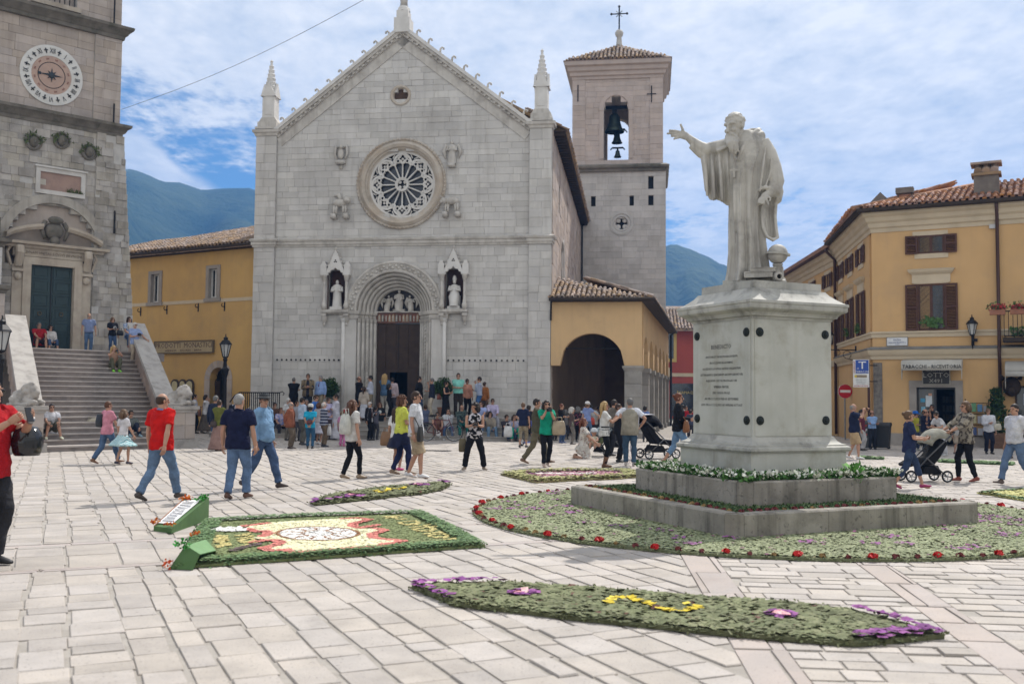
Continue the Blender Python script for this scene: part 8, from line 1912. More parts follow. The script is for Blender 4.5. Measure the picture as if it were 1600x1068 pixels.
def crowd():
 P=person
 def helmet(i):
  p=i['M']@(i['el'][1]+Vector((.06,.02,-.10)));h=thing('motorcycle_helmet','shiny black motorcycle helmet hanging from the arm of the man in red','helmet',tuple(p),R(i['rot']))
  m=MB();m.lathe([(.03,.16),(.09,.145),(.13,.09),(.145,.0),(.135,-.09),(.115,-.13),(.10,-.13)],24);m.build('shell',plain('gloss_black',(.012,.012,.014),.12,0,.6),h,True)
  m=MB();m.lathe([(.147,.05),(.150,0),(.145,-.05)],14,a0=-2.6,a1=-.5);m.build('visor',plain('dark_visor',(.02,.022,.026),.05),h,True)
 def watch(i):p=i['wr'][1];m=MB();m.tube([p-i['hdir'][1]*.025,p+i['hdir'][1]*.012],.036,12);m.build('wristwatch',plain('steel',(.35,.35,.36),.3,.8),i['o'],True)
 P('man in red t-shirt with sunglasses holding up a phone at the left frame edge',-24,884,590,72,'stand',((.14,-.36,1.32),(.05,-.42,1.34)),((.42,.014,.02),'short'),('trousers',(.035,.035,.04)),('short','brown'),(.02,.02,.022),1.08,glasses='sun',belly=.03,extra=many(gadget('thin black phone held up by the man in red t-shirt',2,off=(.0,-.10,.06)),helmet,watch))
 P('bald man in red polo shirt and jeans walking away',249,781,613,152,'walk',('swingb','down'),((.55,.012,.01),'short'),('jeans',(.13,.20,.31)),('bald','brown'),(.07,.055,.045),1.14,belly=.02,collar=(.20,.28,.55),yaw=-14,extra=None)
 P('grey haired man in navy polo shirt and jeans seen from behind',370,779,614,168,'step',('down','down'),((.012,.015,.045),'short'),('jeans',(.12,.19,.32)),('short','grey'),(.12,.06,.04),1.13,yaw=-10,collar=(.012,.015,.05))
 P('man in light blue shirt and dark striped hat walking right',409,763,612,72,'walkl',('down','down'),((.20,.34,.52),'tucklong'),('jeans',JEAN2),('short','brown'),(.05,.035,.03),1.05,belly=.06,glasses='clear',yaw=-35,extra=hat('brim',(.05,.055,.06),(.16,.16,.16)))
 P('woman in white t-shirt with long brown hair and black trousers',549,748,623,128,'step',('down','down'),((.62,.60,.57),'short'),('leggings',DK),('long','auburn'),(.30,.22,.15),1.0,female=True,glasses='sun',yaw=-18,extra=handbag('pale silvery backpack on the woman with long brown hair',(.52,.52,.47),(.0,.17,1.18),(.34,.17,.44),nm='backpack'))
 P('woman in lime yellow top with a navy overskirt and leggings',626,741,617,112,'step',('read','read'),((.58,.62,.10),'short'),('leggings',(.02,.028,.085)),('curly','auburn'),(.28,.20,.14),1.12,female=True,yaw=-12,extra=many(overskirt,handbag('brown shoulder bag of the woman in lime yellow',(.22,.13,.07),(.12,-.28,.98),(.30,.12,.2),strap=[(.08,-.16,1.2),(-.08,-.05,1.42),(-.10,.1,1.3)])))
 P('woman in white top and pink shoes hidden behind the woman in lime yellow',619,735,634,150,'stand',('down','down'),((.65,.65,.65),'short'),('skirt',(.05,.05,.07),.16),('long','brown'),(.55,.08,.22),.95,female=True,extra=handbag('large tan leather bag behind the lime yellow top',(.20,.11,.055),(.30,.02,.84),(.42,.14,.38)))
 P('man in white polo and beige shorts with sunglasses',648,746,610,82,'step',('down','down'),((.62,.63,.66),'short'),('shorts',BEIGE),('short','brown'),(.66,.66,.67),1.02,glasses='sun',belly=.03,extra=handbag('flat black shoulder bag of the man in white polo',(.02,.022,.022),(-.25,-.16,.88),(.34,.08,.32),strap=[(-.18,-.02,1.2),(.05,.02,1.46),(.15,0,1.2)]))
 P('woman in black and white sleeveless top holding a camera',741,734,627,4,'wide',('cam','cam'),((.012,.012,.013),'sleeveless'),('trousers',DK),('curly','dark'),(.28,.22,.17),1.06,female=True,yaw=-50,pat=('blotch',(.50,.48,.50)),extra=many(gadget('small black camera in the hands of the woman in patterned top',2,'camera'),handbag('olive brown bag hanging beside the black trousers',(.12,.10,.055),(-.30,.06,.62),(.2,.12,.34))))
 P('woman in emerald green top and black leggings taking a photo',853,729,624,12,'step',((.05,-.26,1.46),(.04,-.26,1.46)),((.012,.32,.20),'short'),('leggings',DK),('long','dark'),(.40,.30,.25),.95,female=True,glasses='sun',extra=many(gadget('dark compact camera held to the face of the woman in green',2,'camera',off=(0,-.06,.0)),handbag('tan tote bag on the arm of the woman in green',(.36,.29,.20),(.30,-.12,1.0),(.36,.16,.36))))
 P('person in olive trousers passing behind the woman in green',838,724,620,84,'walkl',('phone','phone'),((.09,.085,.055),'long'),('trousers',(.15,.13,.085)),('short','dark'),(.20,.12,.075),1.0)
 P('blonde woman in black and white top with brown boots',944,730,626,86,'stand',('clap','clap'),((.64,.64,.62),'short'),('leggings',DK),('long','blonde'),(.14,.065,.03),1.0,female=True,glasses='sun',pat=None,extra=many(belt,boots))
 P('grey haired man in pale grey waistcoat and jeans seen from behind',984,728,621,172,'stand',('hip',(.40,-.10,1.12)),((.62,.64,.70),'short'),('jeans',(.055,.10,.16)),('short','salt'),(.45,.42,.40),1.08,yaw=15,extra=jacket((.33,.31,.25),vest=True))
 P('young woman with auburn hair kneeling in a white floral dress',914,716,662,75,'kneel',('lap',(.12,-.36,.95)),((.58,.55,.50),'short'),('dress',(.58,.55,.50),.3),('long','red'),(.30,.20,.14),.92,female=True,yaw=5,pat=('floral',(.22,.12,.10)),botpat=('floral',(.22,.12,.10)))
 P('red haired woman in black off-shoulder top with denim shorts',1060,727,613,80,'walk',('read','read'),((.012,.012,.013),'long'),('capri',(.16,.27,.42)),('bun','red'),(.30,.22,.16),1.0,female=True,glasses='sun',extra=handbag('brown leather shoulder bag beside denim shorts',(.20,.085,.035),(-.24,-.18,.92),(.44,.16,.28),strap=[(-.2,-.1,1.15),(.0,.0,1.40),(.12,.1,1.2)]))
 P('boy in navy t-shirt and camouflage shorts with his back turned',817,699,628,165,'step',('down',(.24,-.30,1.08)),((.015,.02,.05),'short'),('capri',(.30,.26,.19)),('short','lightbrown'),(.05,.05,.055),.95,botpat=('blotch',(.17,.14,.09)))
 P('woman in pink shirt and jeans walking hand in hand with a girl',166,724,626,142,'walk',('swingf','down'),((.62,.26,.33),'short'),('jeans',JEAN),('short','auburn'),(.22,.12,.07),1.02,female=True,extra=handbag('black shoulder bag of the woman in pink',(.015,.015,.017),(.20,.10,1.16),(.32,.14,.36),strap=[(.2,0,1.36),(.18,-.08,1.30)]))
 P('small girl in white top and turquoise skirt',191,725,647,150,'step',('swingf','down'),((.62,.60,.62),'tuck'),('skirt',(.22,.48,.52),.17,1.5),('bob','lightbrown'),(.05,.045,.07),.9,H=1.28,female=True,botpat=('plaid',(.55,.65,.66)))
 P('young man in white printed t-shirt sitting on the lower steps',82,SD(82,2,.2),630,35,'sit',('knee','knee'),((.64,.64,.67),'short'),('shorts',(.10,.10,.08)),('short','dark'),(.62,.64,.5),1.0,glasses='sun',sit=(.2,.42),pat=None)
 P('man in grey polo sitting on the lower steps behind the girl',206,SD(206,2,.3),640,38,'sit',('knee','knee'),((.13,.14,.13),'short'),('trousers',(.025,.03,.05)),('short','dark'),(.2,.3,.35),1.0,sit=(.15,.44))
 tx=lambda px,off=.35:TW.w(TW.at(px,540,off)[0],off,0).y
 P('man in red polo and shorts sitting on the tower doorstep',58,(tx(58),3.2),506,40,'sit',('knee','knee'),((.35,.02,.025),'short'),('shorts',(.06,.05,.06)),('short','salt'),(.03,.03,.035),1.12,sit=(.18,.40),belly=.05,seat=.28)
 P('woman in white top and jeans sitting beside the man in red polo',76,(tx(76),3.2),513,42,'sit',('lap','lap'),((.58,.55,.52),'long'),('capri',JEAN2),('bob','dark'),(.10,.05,.04),.95,female=True,glasses='sun',seat=.24,H=1.62)
 P('bald man in blue shirt and jeans standing at the green door',136,(tx(136,1.6),3.2),489,30,'stand',('down','down'),((.13,.17,.30),'tuck'),('jeans',JEAN),('bald','grey'),(.05,.04,.035),1.08,belly=.05,pat=('stripe',(.22,.27,.42)))
 P('woman in black t-shirt holding a camera at the top of the stairs',173,(tx(173,1.7),3.2),495,42,'stand',('cam','down'),((.013,.014,.02),'short'),('jeans',JEAN2),('bob','lightbrown'),(.05,.04,.04),1.02,female=True,glasses='sun',extra=many(gadget('silver compact camera of the woman in black at the stair top',0,'camera',rgb=(.5,.5,.5)),handbag('black handbag at the top of the stairs',(.015,.014,.014),(.34,-.05,1.0),(.3,.14,.26))))
 P('woman in blue and white blouse sitting at the tower corner',199,(tx(199,1.0),3.2),495,40,'sit',('lap','lap'),((.42,.48,.58),'short'),('jeans',JEAN2),('curly','brown'),(.2,.05,.05),1.0,female=True,glasses='sun',pat=('blotch',(.2,.26,.42)))
 P('old man in blue striped shirt leaning on the stair parapet',208,SD(208,17),503,52,'stand',('cam',(.40,-.25,1.0)),((.36,.42,.58),'short'),('trousers',(.45,.38,.29)),('short','white'),(.3,.25,.2),1.05,belly=.04,glasses='sun',pat=('stripe',(.18,.25,.48)),extra=gadget('dark camera in the hand of the old man at the parapet',0,'camera'))
 P('woman with green shoes sitting on the upper steps with a phone',176,SD(176,15),539,40,'sit',('phone','phone'),((.36,.22,.15),'sleeveless'),('trousers',(.10,.10,.065)),('long','blonde'),(.20,.55,.05),.95,sk=0,female=True,H=1.62,sit=(.1,.34),extra=gadget('black phone held by the woman with green shoes',2))
 P('man in pale blue shirt with a brown bag by the pedestal',303,677,615,96,'stand',('hip','cam'),((.42,.46,.58),'short'),('trousers',DK),('short','dark'),(.02,.02,.02),1.0,extra=handbag('reddish brown bag carried by the man near the lion pedestal',(.16,.07,.05),(-.10,-.24,.92),(.36,.1,.34)))
 P('woman in white cardigan and brown skirt resting her chin on her hand',320,677,616,92,'step',('face','fold'),((.58,.58,.60),'long'),('skirt',(.12,.10,.085),.42,1.25),('bob','dark'),(.5,.48,.45),1.0,female=True)
 P('grey haired man in navy jacket and jeans beside the lamp post',335,703,617,158,'stand',('down','down'),((.02,.028,.055),'long'),('jeans',JEAN2),('short','salt'),(.03,.03,.03),1.0,extra=jacket((.02,.028,.055)))
 P('woman in olive green top and long pink brown skirt',341,704,624,172,'stand',('fold','fold'),((.12,.13,.03),'threequarter'),('skirt',(.33,.22,.19),.60,1.35),('short','brown'),(.1,.06,.05),1.0,female=True,botpat=('stripe',(.22,.13,.11)),extra=handbag('small dark bag on the hip of the woman in olive green',(.05,.035,.03),(.12,.16,.9),(.22,.1,.2)))
 P('bald smiling man in dark suit beside the iron railing',367,690,621,20,'stand',('down','down'),((.5,.52,.6),'long'),('trousers',(.02,.022,.035)),('bald','brown'),(.02,.02,.02),1.0,glasses='sun',extra=jacket((.02,.023,.04)))
 P('man in long black cloak seen from behind on the church terrace',459,PD(459),589,175,'stand',('fold','fold'),((.010,.010,.013),'robe'),('robe',(.010,.010,.013),.8,1.05),('short','salt'),(.02,.02,.02),1.2)
 P('man in tan blazer on the church terrace',481,PD(481),583,10,'stand',('cam','cam'),((.03,.03,.045),'long'),('trousers',(.02,.022,.03)),('short','brown'),(.03,.025,.02),1.05,extra=jacket((.21,.16,.10)))
 P('man in blue shirt and dark tie on the church terrace',501,PD(501),586,-28,'stand',('down','down'),((.25,.36,.62),'tucklong'),('trousers',(.24,.20,.14)),('short','grey'),(.04,.03,.02),1.05,belly=.05,extra=tie((.10,.05,.11)))
 P('bearded monk in black habit beside the portal shafts',561,PD(561),587,70,'stand',('fold','fold'),((.013,.012,.015),'robe'),('robe',(.013,.012,.015),.8,1.1),('bald','auburn'),(.02,.02,.02),1.1,extra=beard('auburn',.12))
 P('dark haired man in white shirt with sunglasses by the portal',579,PD(579),586,-75,'stand',('fold','fold'),((.50,.53,.64),'tucklong'),('trousers',(.27,.22,.15)),('short','black'),(.04,.03,.03),1.0,glasses='sun')
 P('woman in beige top with her back turned on the church steps',569,PD(569,3.1,.66),604,172,'stand',('down','down'),((.46,.40,.34),'threequarter'),('skirt',(.50,.52,.58),.4),('tail','brown'),(.2,.15,.1),.95,female=True)
 P('blonde woman in denim jacket at the church door',601,PD(601,1.1),583,170,'stand',('down','fold'),((.07,.13,.22),'long'),('trousers',(.48,.46,.42)),('long','blonde'),(.3,.25,.2),.98,female=True)
 P('dark haired woman in black on the steps before the door',608,PD(608,2.6),600,85,'stand',('fold','fold'),((.012,.012,.013),'long'),('trousers',DK),('bob','black'),(.02,.02,.02),.95,female=True)
 P('person in pale pink shirt entering the church door',613,PD(613,.6),589,172,'stand',('down','down'),((.55,.45,.48),'long'),('trousers',(.08,.08,.1)),('short','dark'),(.03,.03,.03),1.0)
 P('man in black jacket standing right of the open wicket',655,PD(655,1.3),587,100,'stand',('back','down'),((.014,.014,.017),'long'),('jeans',JEAN2),('short','dark'),(.03,.03,.03),1.1,extra=jacket((.014,.014,.017)))
 P('man in navy polo and beige trousers touching his chin',675,PD(675,2.2),590,-70,'stand',('face','fold'),((.025,.03,.05),'short'),('trousers',(.48,.42,.33)),('short','salt'),(.06,.05,.045),1.02)
 P('woman in long black sleeveless dress in front of the bay tree',697,PD(697,2.3),595,62,'stand',('cam','cam'),((.012,.012,.013),'sleeveless'),('dress',(.012,.012,.013),.60,1.2),('bun','black'),(.02,.02,.02),1.0,female=True,extra=handbag('red brown handbag behind the woman in the black dress',(.18,.06,.04),(-.3,.2,.95),(.3,.1,.22)))
 P('tall man in mint green shirt with folded arms',716,PD(716,1.9),582,8,'stand',('fold','fold'),((.22,.56,.48),'tuck'),('trousers',(.035,.028,.024)),('short','brown'),(.03,.025,.02),1.1)
 P('man in peach shirt with a dark strap behind the mint green shirt',730,PD(730,1.3),591,28,'stand',('down','down'),((.55,.27,.19),'long'),('trousers',DK),('short','dark'),(.02,.02,.02),.95,sk=3)
 P('man in grey blue shirt and blue trousers touching his face',749,PD(749,1.6),588,-80,'stand',('face','fold'),((.36,.41,.54),'tucklong'),('trousers',(.05,.12,.28)),('short','dark'),(.03,.03,.03),1.0)
 P('person in rust orange jacket against the church wall',757,PD(757,.9),596,150,'stand',('down','down'),((.34,.13,.04),'long'),('trousers',(.15,.10,.07)),('short','brown'),(.04,.03,.03),.95)
 P('white haired man in white shirt at the back of the left group',449,688,621,60,'stand',('down','down'),((.60,.60,.60),'short'),('trousers',(.2,.18,.15)),('short','white'),(.05,.05,.05),1.0,glasses='sun')
 P('man in brown leather jacket and brown trousers',453,701,627,84,'stand',('back','back'),((.26,.09,.05),'long'),('trousers',(.14,.11,.08)),('bald','grey'),(.05,.04,.03),1.12,glasses='sun',extra=jacket((.26,.095,.055)))
 P('man in pale blue shirt and grey trousers with a shoulder strap',471,695,620,128,'stand',('down','fold'),((.44,.52,.64),'tucklong'),('trousers',(.13,.125,.11)),('short','dark'),(.06,.06,.06),1.05)
 P('man in turquoise t-shirt and white cap with hands behind his back',484,701,632,178,'stand',('back','back'),((.02,.33,.52),'short'),('jeans',(.035,.10,.19)),('short','dark'),(.05,.05,.05),1.08,extra=many(hat('cap',(.62,.62,.60)),handbag('dark red waist pack on the turquoise t-shirt',(.10,.03,.03),(-.02,.2,1.05),(.24,.1,.16))))
 P('man in royal blue shirt behind the turquoise t-shirt',492,688,616,70,'stand',('fold','fold'),((.05,.16,.48),'long'),('trousers',(.05,.05,.06)),('short','brown'),(.03,.03,.03),1.0)
 P('woman in pale grey dress and white trainers',497,694,628,150,'stand',('fold','fold'),((.48,.44,.46),'short'),('dress',(.52,.52,.60),.25),('bob','auburn'),(.62,.62,.62),.95,female=True)
 P('old man in navy and grey striped jumper',505,698,627,125,'stand',('fold','fold'),((.02,.025,.06),'long'),('trousers',(.17,.125,.085)),('bald','white'),(.04,.04,.05),1.0,pat=('hstripe',(.28,.30,.36)),extra=handbag('white plastic carrier bag beside the striped jumper',(.55,.55,.55),(-.3,-.1,.62),(.24,.1,.34),nm='carrier_bag'))
 P('man in lilac shirt beside the priest',512,687,620,48,'stand',('down','fold'),((.50,.47,.66),'short'),('trousers',(.09,.07,.08)),('short','brown'),(.03,.03,.03),1.0)
 P('priest in long white robe at the foot of the steps',524,687,615,-62,'stand',('fold','fold'),((.60,.60,.68),'robe'),('robe',(.60,.60,.66),.72,1.08),('short','dark'),(.02,.02,.02),1.12)
 P('woman in red top half hidden by the pale backpack',544,692,627,155,'stand',('down','down'),((.40,.03,.04),'short'),('trousers',(.06,.06,.07)),('short','auburn'),(.1,.08,.08),.95,female=True)
 P('small child in pink trousers beside the backpack',534,697,643,160,'stand',('down','down'),((.55,.25,.42),'short'),('trousers',(.62,.20,.42)),('short','lightbrown'),(.45,.08,.2),.95,H=1.15,female=True)
 P('white haired man in black suit standing below the church door',577,688,627,62,'stand',('down','cam'),((.5,.5,.52),'long'),('trousers',(.012,.012,.014)),('short','white'),(.02,.02,.02),1.05,glasses='sun',extra=many(jacket((.013,.013,.016)),tie((.12,.05,.05))))
 P('woman in black printed t-shirt and sunglasses facing the square',593,684,628,8,'stand',('fold','down'),((.015,.016,.018),'threequarter'),('trousers',DK),('long','auburn'),(.3,.26,.22),.98,female=True,glasses='sun',extra=print_patch)
 for k,(px,ft,hd_,f,c,lab)in enumerate(((463,689,625,40,(.30,.30,.33),'man in light grey shirt behind the brown leather jacket'),(478,687,623,20,(.05,.05,.07),'man in dark jacket behind the pale blue shirt'),(517,685,628,90,(.26,.20,.17),'person in fawn top between the lilac shirt and the robe'),(586,687,634,160,(.10,.10,.13),'person in slate grey shirt between the black suit and the printed t-shirt'),(553,689,634,30,(.34,.12,.12),'woman in faded red blouse right of the pale backpack'),(664,686,632,200,(.09,.11,.18),'man in slate blue shirt behind the white polo'),(636,685,630,120,(.30,.27,.23),'man in beige shirt between the lime yellow top and the white polo'))):
  P(lab,px,ft,hd_,f,'stand',('fold','down'),(c,'short'),('trousers',(.06,.06,.07)),(('short','bob')[k==4],('dark','salt','brown')[k%3]),(.03,.03,.03),1.0,female=k==4)
 sit=lambda px,off=3.75,z=0.0:PD(px,off,z)
 P('woman in floral blouse sitting at the left end of the church steps',440,sit(440),636,25,'sit',('lap','lap'),((.45,.40,.50),'short'),('trousers',(.03,.03,.04)),('short','auburn'),(.4,.25,.25),1.0,female=True,pat=('blotch',(.18,.22,.45)))
 P('person in brown jumper sitting behind the man with the hat',430,sit(430,3.4),628,30,'sit',('lap','lap'),((.10,.055,.04),'long'),('trousers',(.03,.03,.04)),('short','dark'),(.05,.04,.04),1.0)
 P('bare armed woman with sunglasses sitting behind the bicycle',684,sit(684),643,10,'sit',('knee','knee'),((.16,.08,.06),'sleeveless'),('trousers',(.20,.10,.07)),('short','dark'),(.4,.38,.36),1.0,female=True,glasses='sun')
 P('man in white shirt sitting with hands at his mouth',701,sit(701),637,5,'sit',('face','face'),((.58,.60,.64),'long'),('jeans',JEAN2),('short','black'),(.55,.55,.56),1.05)
 P('bald man in dark green shirt sitting with a hand on his forehead',722,sit(722),632,14,'sit',('knee',(.0,-.12,1.58)),((.03,.045,.05),'long'),('trousers',(.01,.13,.11)),('bald','salt'),(.05,.05,.05),1.08,pat=('blotch',(.07,.10,.09)))
 P('man in blue striped shirt sitting behind the patterned top',752,sit(752,3.5),626,-10,'sit',('knee','knee'),((.30,.36,.60),'short'),('jeans',JEAN),('short','brown'),(.6,.62,.64),1.0)
 P('man in lilac shirt and sunglasses sitting on the top step',770,sit(770,2.9,.33),622,8,'sit',('knee','knee'),((.52,.47,.66),'long'),('trousers',(.36,.36,.40)),('short','dark'),(.1,.09,.09),1.05,glasses='sun')
 P('dark haired woman in jeans sitting with her chin on her hand',766,sit(766),642,15,'sit',('face','lap'),((.30,.26,.21),'long'),('jeans',(.13,.21,.31)),('bob','black'),(.4,.38,.36),.98,female=True)
 P('man in dark grey t-shirt and jeans sitting on the lowest step',792,sit(792,4.1),647,28,'sit',('knee','knee'),((.045,.04,.05),'short'),('jeans',JEAN2),('short','dark'),(.06,.06,.07),1.08)
 P('woman in bright green trousers sitting beside a white plastic bag',804,sit(804,4.1),647,8,'sit',('face','lap'),((.46,.38,.40),'short'),('trousers',(.01,.33,.22)),('bob','brown'),(.3,.22,.18),.95,female=True,glasses='sun',pat=('blotch',(.2,.25,.4)),extra=handbag('white plastic bag on the ground below green trousers',(.60,.60,.60),(-.30,-.46,.38),(.34,.16,.42),nm='carrier_bag'))
 P('boy in black shorts on a small scooter',826,692,637,150,'step',('cam','cam'),((.02,.02,.025),'short'),('shorts',(.02,.02,.025)),('short','dark'),(.3,.3,.3),.9,H=1.38)
 P('old man in dark suit sitting at the right end of the steps',833,sit(833,3.9),640,-15,'sit',('knee','knee'),((.5,.5,.55),'long'),('trousers',(.015,.015,.02)),('bald','grey'),(.02,.02,.02),1.05,extra=jacket((.02,.02,.028)))
 G_=lambda*a,**k:P(*a,**k)
 G_('red haired woman in black t-shirt with folded arms by the portico',877,692,630,55,'stand',('fold','fold'),((.013,.013,.015),'short'),('jeans',JEAN2),('short','red'),(.05,.08,.2),1.1,female=True)
 G_('white haired woman in brown top by the portico',893,694,637,85,'stand',('fold','cam'),((.10,.07,.065),'short'),('trousers',(.20,.18,.16)),('curly','white'),(.1,.08,.07),1.0,female=True,extra=handbag('grey shoulder bag between two women by the portico',(.14,.14,.10),(-.3,-.05,.95),(.32,.12,.2)))
 G_('grey haired woman in black blouse with pink flowers',903,690,636,150,'stand',('fold','fold'),((.02,.02,.025),'short'),('trousers',DK),('curly','salt'),(.05,.05,.05),1.0,female=True,pat=('floral',(.5,.10,.18)))
 G_('young man in white and blue shirt in the portico shade',912,687,633,20,'stand',('cam','down'),((.45,.50,.56),'short'),('trousers',(.05,.05,.06)),('short','dark'),(.05,.05,.05),.98)
 G_('person in striped shirt with a red bundle seen from behind',924,689,632,175,'stand',('hip','hip'),((.46,.46,.46),'short'),('trousers',(.03,.03,.04)),('short','black'),(.05,.05,.05),1.05,pat=('stripe',(.22,.23,.24)),extra=handbag('orange red bag against the striped shirt',(.42,.05,.03),(.05,.2,.95),(.42,.12,.34)))
 G_('child in white cap and blue jeans climbing on a shoulder',918,(33.0,.32),648,140,'step',('reach','down'),((.20,.26,.48),'short'),('jeans',JEAN),('short','lightbrown'),(.3,.3,.3),1.0,H=1.2,extra=hat('cap',(.62,.60,.60)))
 G_('bald man in dark shirt under the portico arch',967,689,633,0,'stand',('down','down'),((.09,.07,.07),'long'),('trousers',(.03,.03,.03)),('bald','brown'),(.03,.03,.03),1.0)
 G_('woman in black dress holding a smartphone beside the waistcoat',966,722,630,80,'stand',('fold','clap'),((.014,.013,.014),'long'),('trousers',DK),('short','brown'),(.02,.02,.02),.95,female=True)
 G_('man in taupe jacket bending over a pushchair',951,712,640,120,'stand',('push','push'),((.15,.13,.11),'long'),('trousers',(.03,.03,.035)),('short','dark'),(.02,.02,.02),1.0,lean=.35,H=1.66)
 G_('dark haired man in blue shirt at the portico pillars',1008,690,634,150,'stand',('down','down'),((.13,.20,.42),'long'),('trousers',(.05,.05,.06)),('short','black'),(.02,.02,.02),.95)
 for k,(px,ft,hd_,c,lab)in enumerate(((1072,683,634,(.42,.02,.03),'distant person in red jacket in the lane beside the pedestal'),(1083,684,637,(.36,.02,.03),'distant person in dark red coat closest to the pedestal'),(1067,681,632,(.52,.50,.50),'distant person in white shirt in the lane'),(1079,686,640,(.05,.06,.10),'distant person in navy in the lane'),(890,676,634,(.06,.05,.05),'person in dark jumper deep in the portico shade'),(950,680,636,(.20,.16,.15),'person in grey brown top deep in the portico shade'),(936,681,635,(.10,.06,.06),'person in maroon top under the portico arch'))):
  P(lab,px,ft,hd_,(10,40,170,150,30,-20,100)[k],'stand',('fold','down'),(c,'long'),('trousers',(.04,.04,.05)),('short','dark'),(.03,.03,.03),1.0)
 for k,(px,ft,hd_,c,lab)in enumerate(((866,688,642,(.10,.05,.05),'person in dark brown top behind the woman in green'),(884,686,640,(.16,.15,.15),'person in charcoal top between two women by the portico'),(930,687,637,(.40,.38,.36),'person in pale grey shirt behind the kneeling woman'),(942,686,634,(.05,.06,.09),'person in dark navy shirt behind the blonde woman'),(957,688,638,(.22,.12,.10),'person in rust brown shirt between the blonde woman and the waistcoat'),(975,688,640,(.12,.12,.11),'person in dark grey shirt half hidden by the waistcoat'))):
  P(lab,px,ft,hd_,(40,150,120,60,20,170)[k],'stand',('fold','down'),(c,'short'),('trousers',(.05,.05,.06)),(('short','bob')[k%2],('dark','salt','brown')[k%3]),(.03,.03,.03),1.0,female=k%2==1)
 P('man in navy polo and beige shorts taking a photo',1334,717,630,70,'step',('phone','high'),((.015,.022,.05),'short'),('shorts',(.47,.34,.20)),('bald','grey'),(.6,.6,.6),1.12,belly=.05,collar=(.5,.2,.2),extra=gadget('black phone raised by the man in beige shorts',2))
 P('man in maroon shirt and white trousers behind the photographer',1347,704,640,60,'stand',('down','down'),((.14,.03,.05),'short'),('trousers',(.45,.44,.44)),('short','dark'),(.05,.05,.05),.95)
 P('man in sky blue shirt leaning on the bins with folded arms',1363,702,641,-5,'stand',('fold','fold'),((.26,.40,.66),'tucklong'),('trousers',(.02,.022,.03)),('bald','dark'),(.03,.03,.03),1.0,sk=1)
 P('girl in navy t-shirt and denim shorts walking beside the pushchair',1421,763,646,84,'walkl',('read',(.10,-.36,1.12)),((.025,.033,.085),'short'),('capri',(.035,.055,.11)),('bun','lightbrown'),(.32,.025,.12),.92,H=1.50,female=True)
 P('woman in leopard print top pushing the pushchair',1511,752,626,-84,'step',('push','push'),((.34,.30,.24),'threequarter'),('leggings',DK),('bob','lightbrown'),(.24,.06,.04),1.08,female=True,glasses='sun',pat=('blotch',(.07,.06,.05)))
 P('man in white shirt and jeans stepping left at the right frame edge',1588,757,630,-78,'walk',('down','swingb'),((.60,.60,.64),'tuck'),('jeans',(.12,.18,.29)),('short','dark'),(.10,.07,.055),1.06,yaw=14,belly=.04)
 P('woman in white shirt and black trousers with a cream bag by the planter',1545,709,637,-4,'stand',('cam','down'),((.55,.56,.60),'long'),('trousers',(.016,.017,.03)),('short','lightbrown'),(.03,.03,.03),1.0,female=True,extra=handbag('cream shoulder bag of the woman by the planter',(.45,.42,.34),(.32,-.02,1.02),(.28,.1,.26)))
 P('person in black t-shirt with a brown bag behind the man in white shirt',1580,716,646,-120,'stand',('down','down'),((.014,.014,.014),'short'),('trousers',(.06,.06,.045)),('short','brown'),(.1,.07,.06),1.0,extra=handbag('brown leather bag behind the man in white shirt',(.25,.10,.05),(.28,-.1,.9),(.34,.12,.26)))
 P('man in navy shirt talking on a phone at the shop door',1446,706,639,25,'stand',('face','fold'),((.015,.018,.04),'short'),('trousers',(.03,.03,.035)),('bald','dark'),(.03,.03,.03),1.1,sk=1)
 P('man in black t-shirt leaning in the shop doorway',1457,700,631,-35,'stand',('face','fold'),((.013,.013,.014),'short'),('trousers',DK),('short','black'),(.03,.03,.03),.98,sk=1)
 P('child in white shirt bending forward near the shop door',1476,712,657,-70,'stand',('push','push'),((.60,.60,.62),'short'),('trousers',(.56,.56,.58)),('short','dark'),(.5,.5,.5),.95,lean=.75,H=1.45)
 P('child in blue cap and yellow top by the shop door',1431,704,648,30,'stand',('fold','fold'),((.42,.40,.05),'short'),('trousers',(.04,.05,.09)),('short','dark'),(.3,.3,.3),.95,H=1.3,extra=hat('cap',(.03,.14,.50)))
 P('man in beige shorts half hidden behind the woman in leopard print',1494,709,650,20,'stand',('down','down'),((.40,.38,.36),'short'),('shorts',(.34,.28,.22)),('short','brown'),(.1,.08,.07),.95)
def overskirt(i):
 s=i['s'];m=MB();p=i['pel'];n=20;vs=[]
 lv=[(.10,.165,.125),(.0,.19,.145),(-.12,.215,.175),(-.25,.225,.20)]
 for z,a,d in lv:
  for k in range(n):w=2*PI*k/n;f=1+(.05*math.sin(5*w)if z<-.05 else 0);vs.append((p.x+a*s*1.08*f*math.cos(w),p.y+d*s*f*math.sin(w)+max(0,-z)*.25*s*(1 if math.sin(w)>0 else 0),p.z+z*s*(1.25 if math.sin(w)>.3 else 1)))
 m.add(vs,[(j*n+k,j*n+(k+1)%n,(j+1)*n+(k+1)%n,(j+1)*n+k)for j in range(3)for k in range(n)])
 m.build('overskirt',cloth((.018,.022,.055)),i['o'],True)
def belt(i):
 s=i['s'];m=MB();p=i['pel']+i['up']*.13*s;m.tube([p-i['up']*.02*s,p+i['up']*.02*s],[(.170*s,.135*s)]*2,18,ref=(1,0,0));m.build('belt',plain('black_belt',(.01,.01,.01),.5),i['o'],True)
 for k in range(3):
  q=i['pel']+i['up']*(.055-k*.05)*s;m=MB();m.tube([q,q+i['up']*.022*s],[(.187*s,.148*s)]*2,18,ref=(1,0,0));m.build('black_stripe',plain('black_stripe_cloth',(.012,.012,.013),.9),i['o'],True)
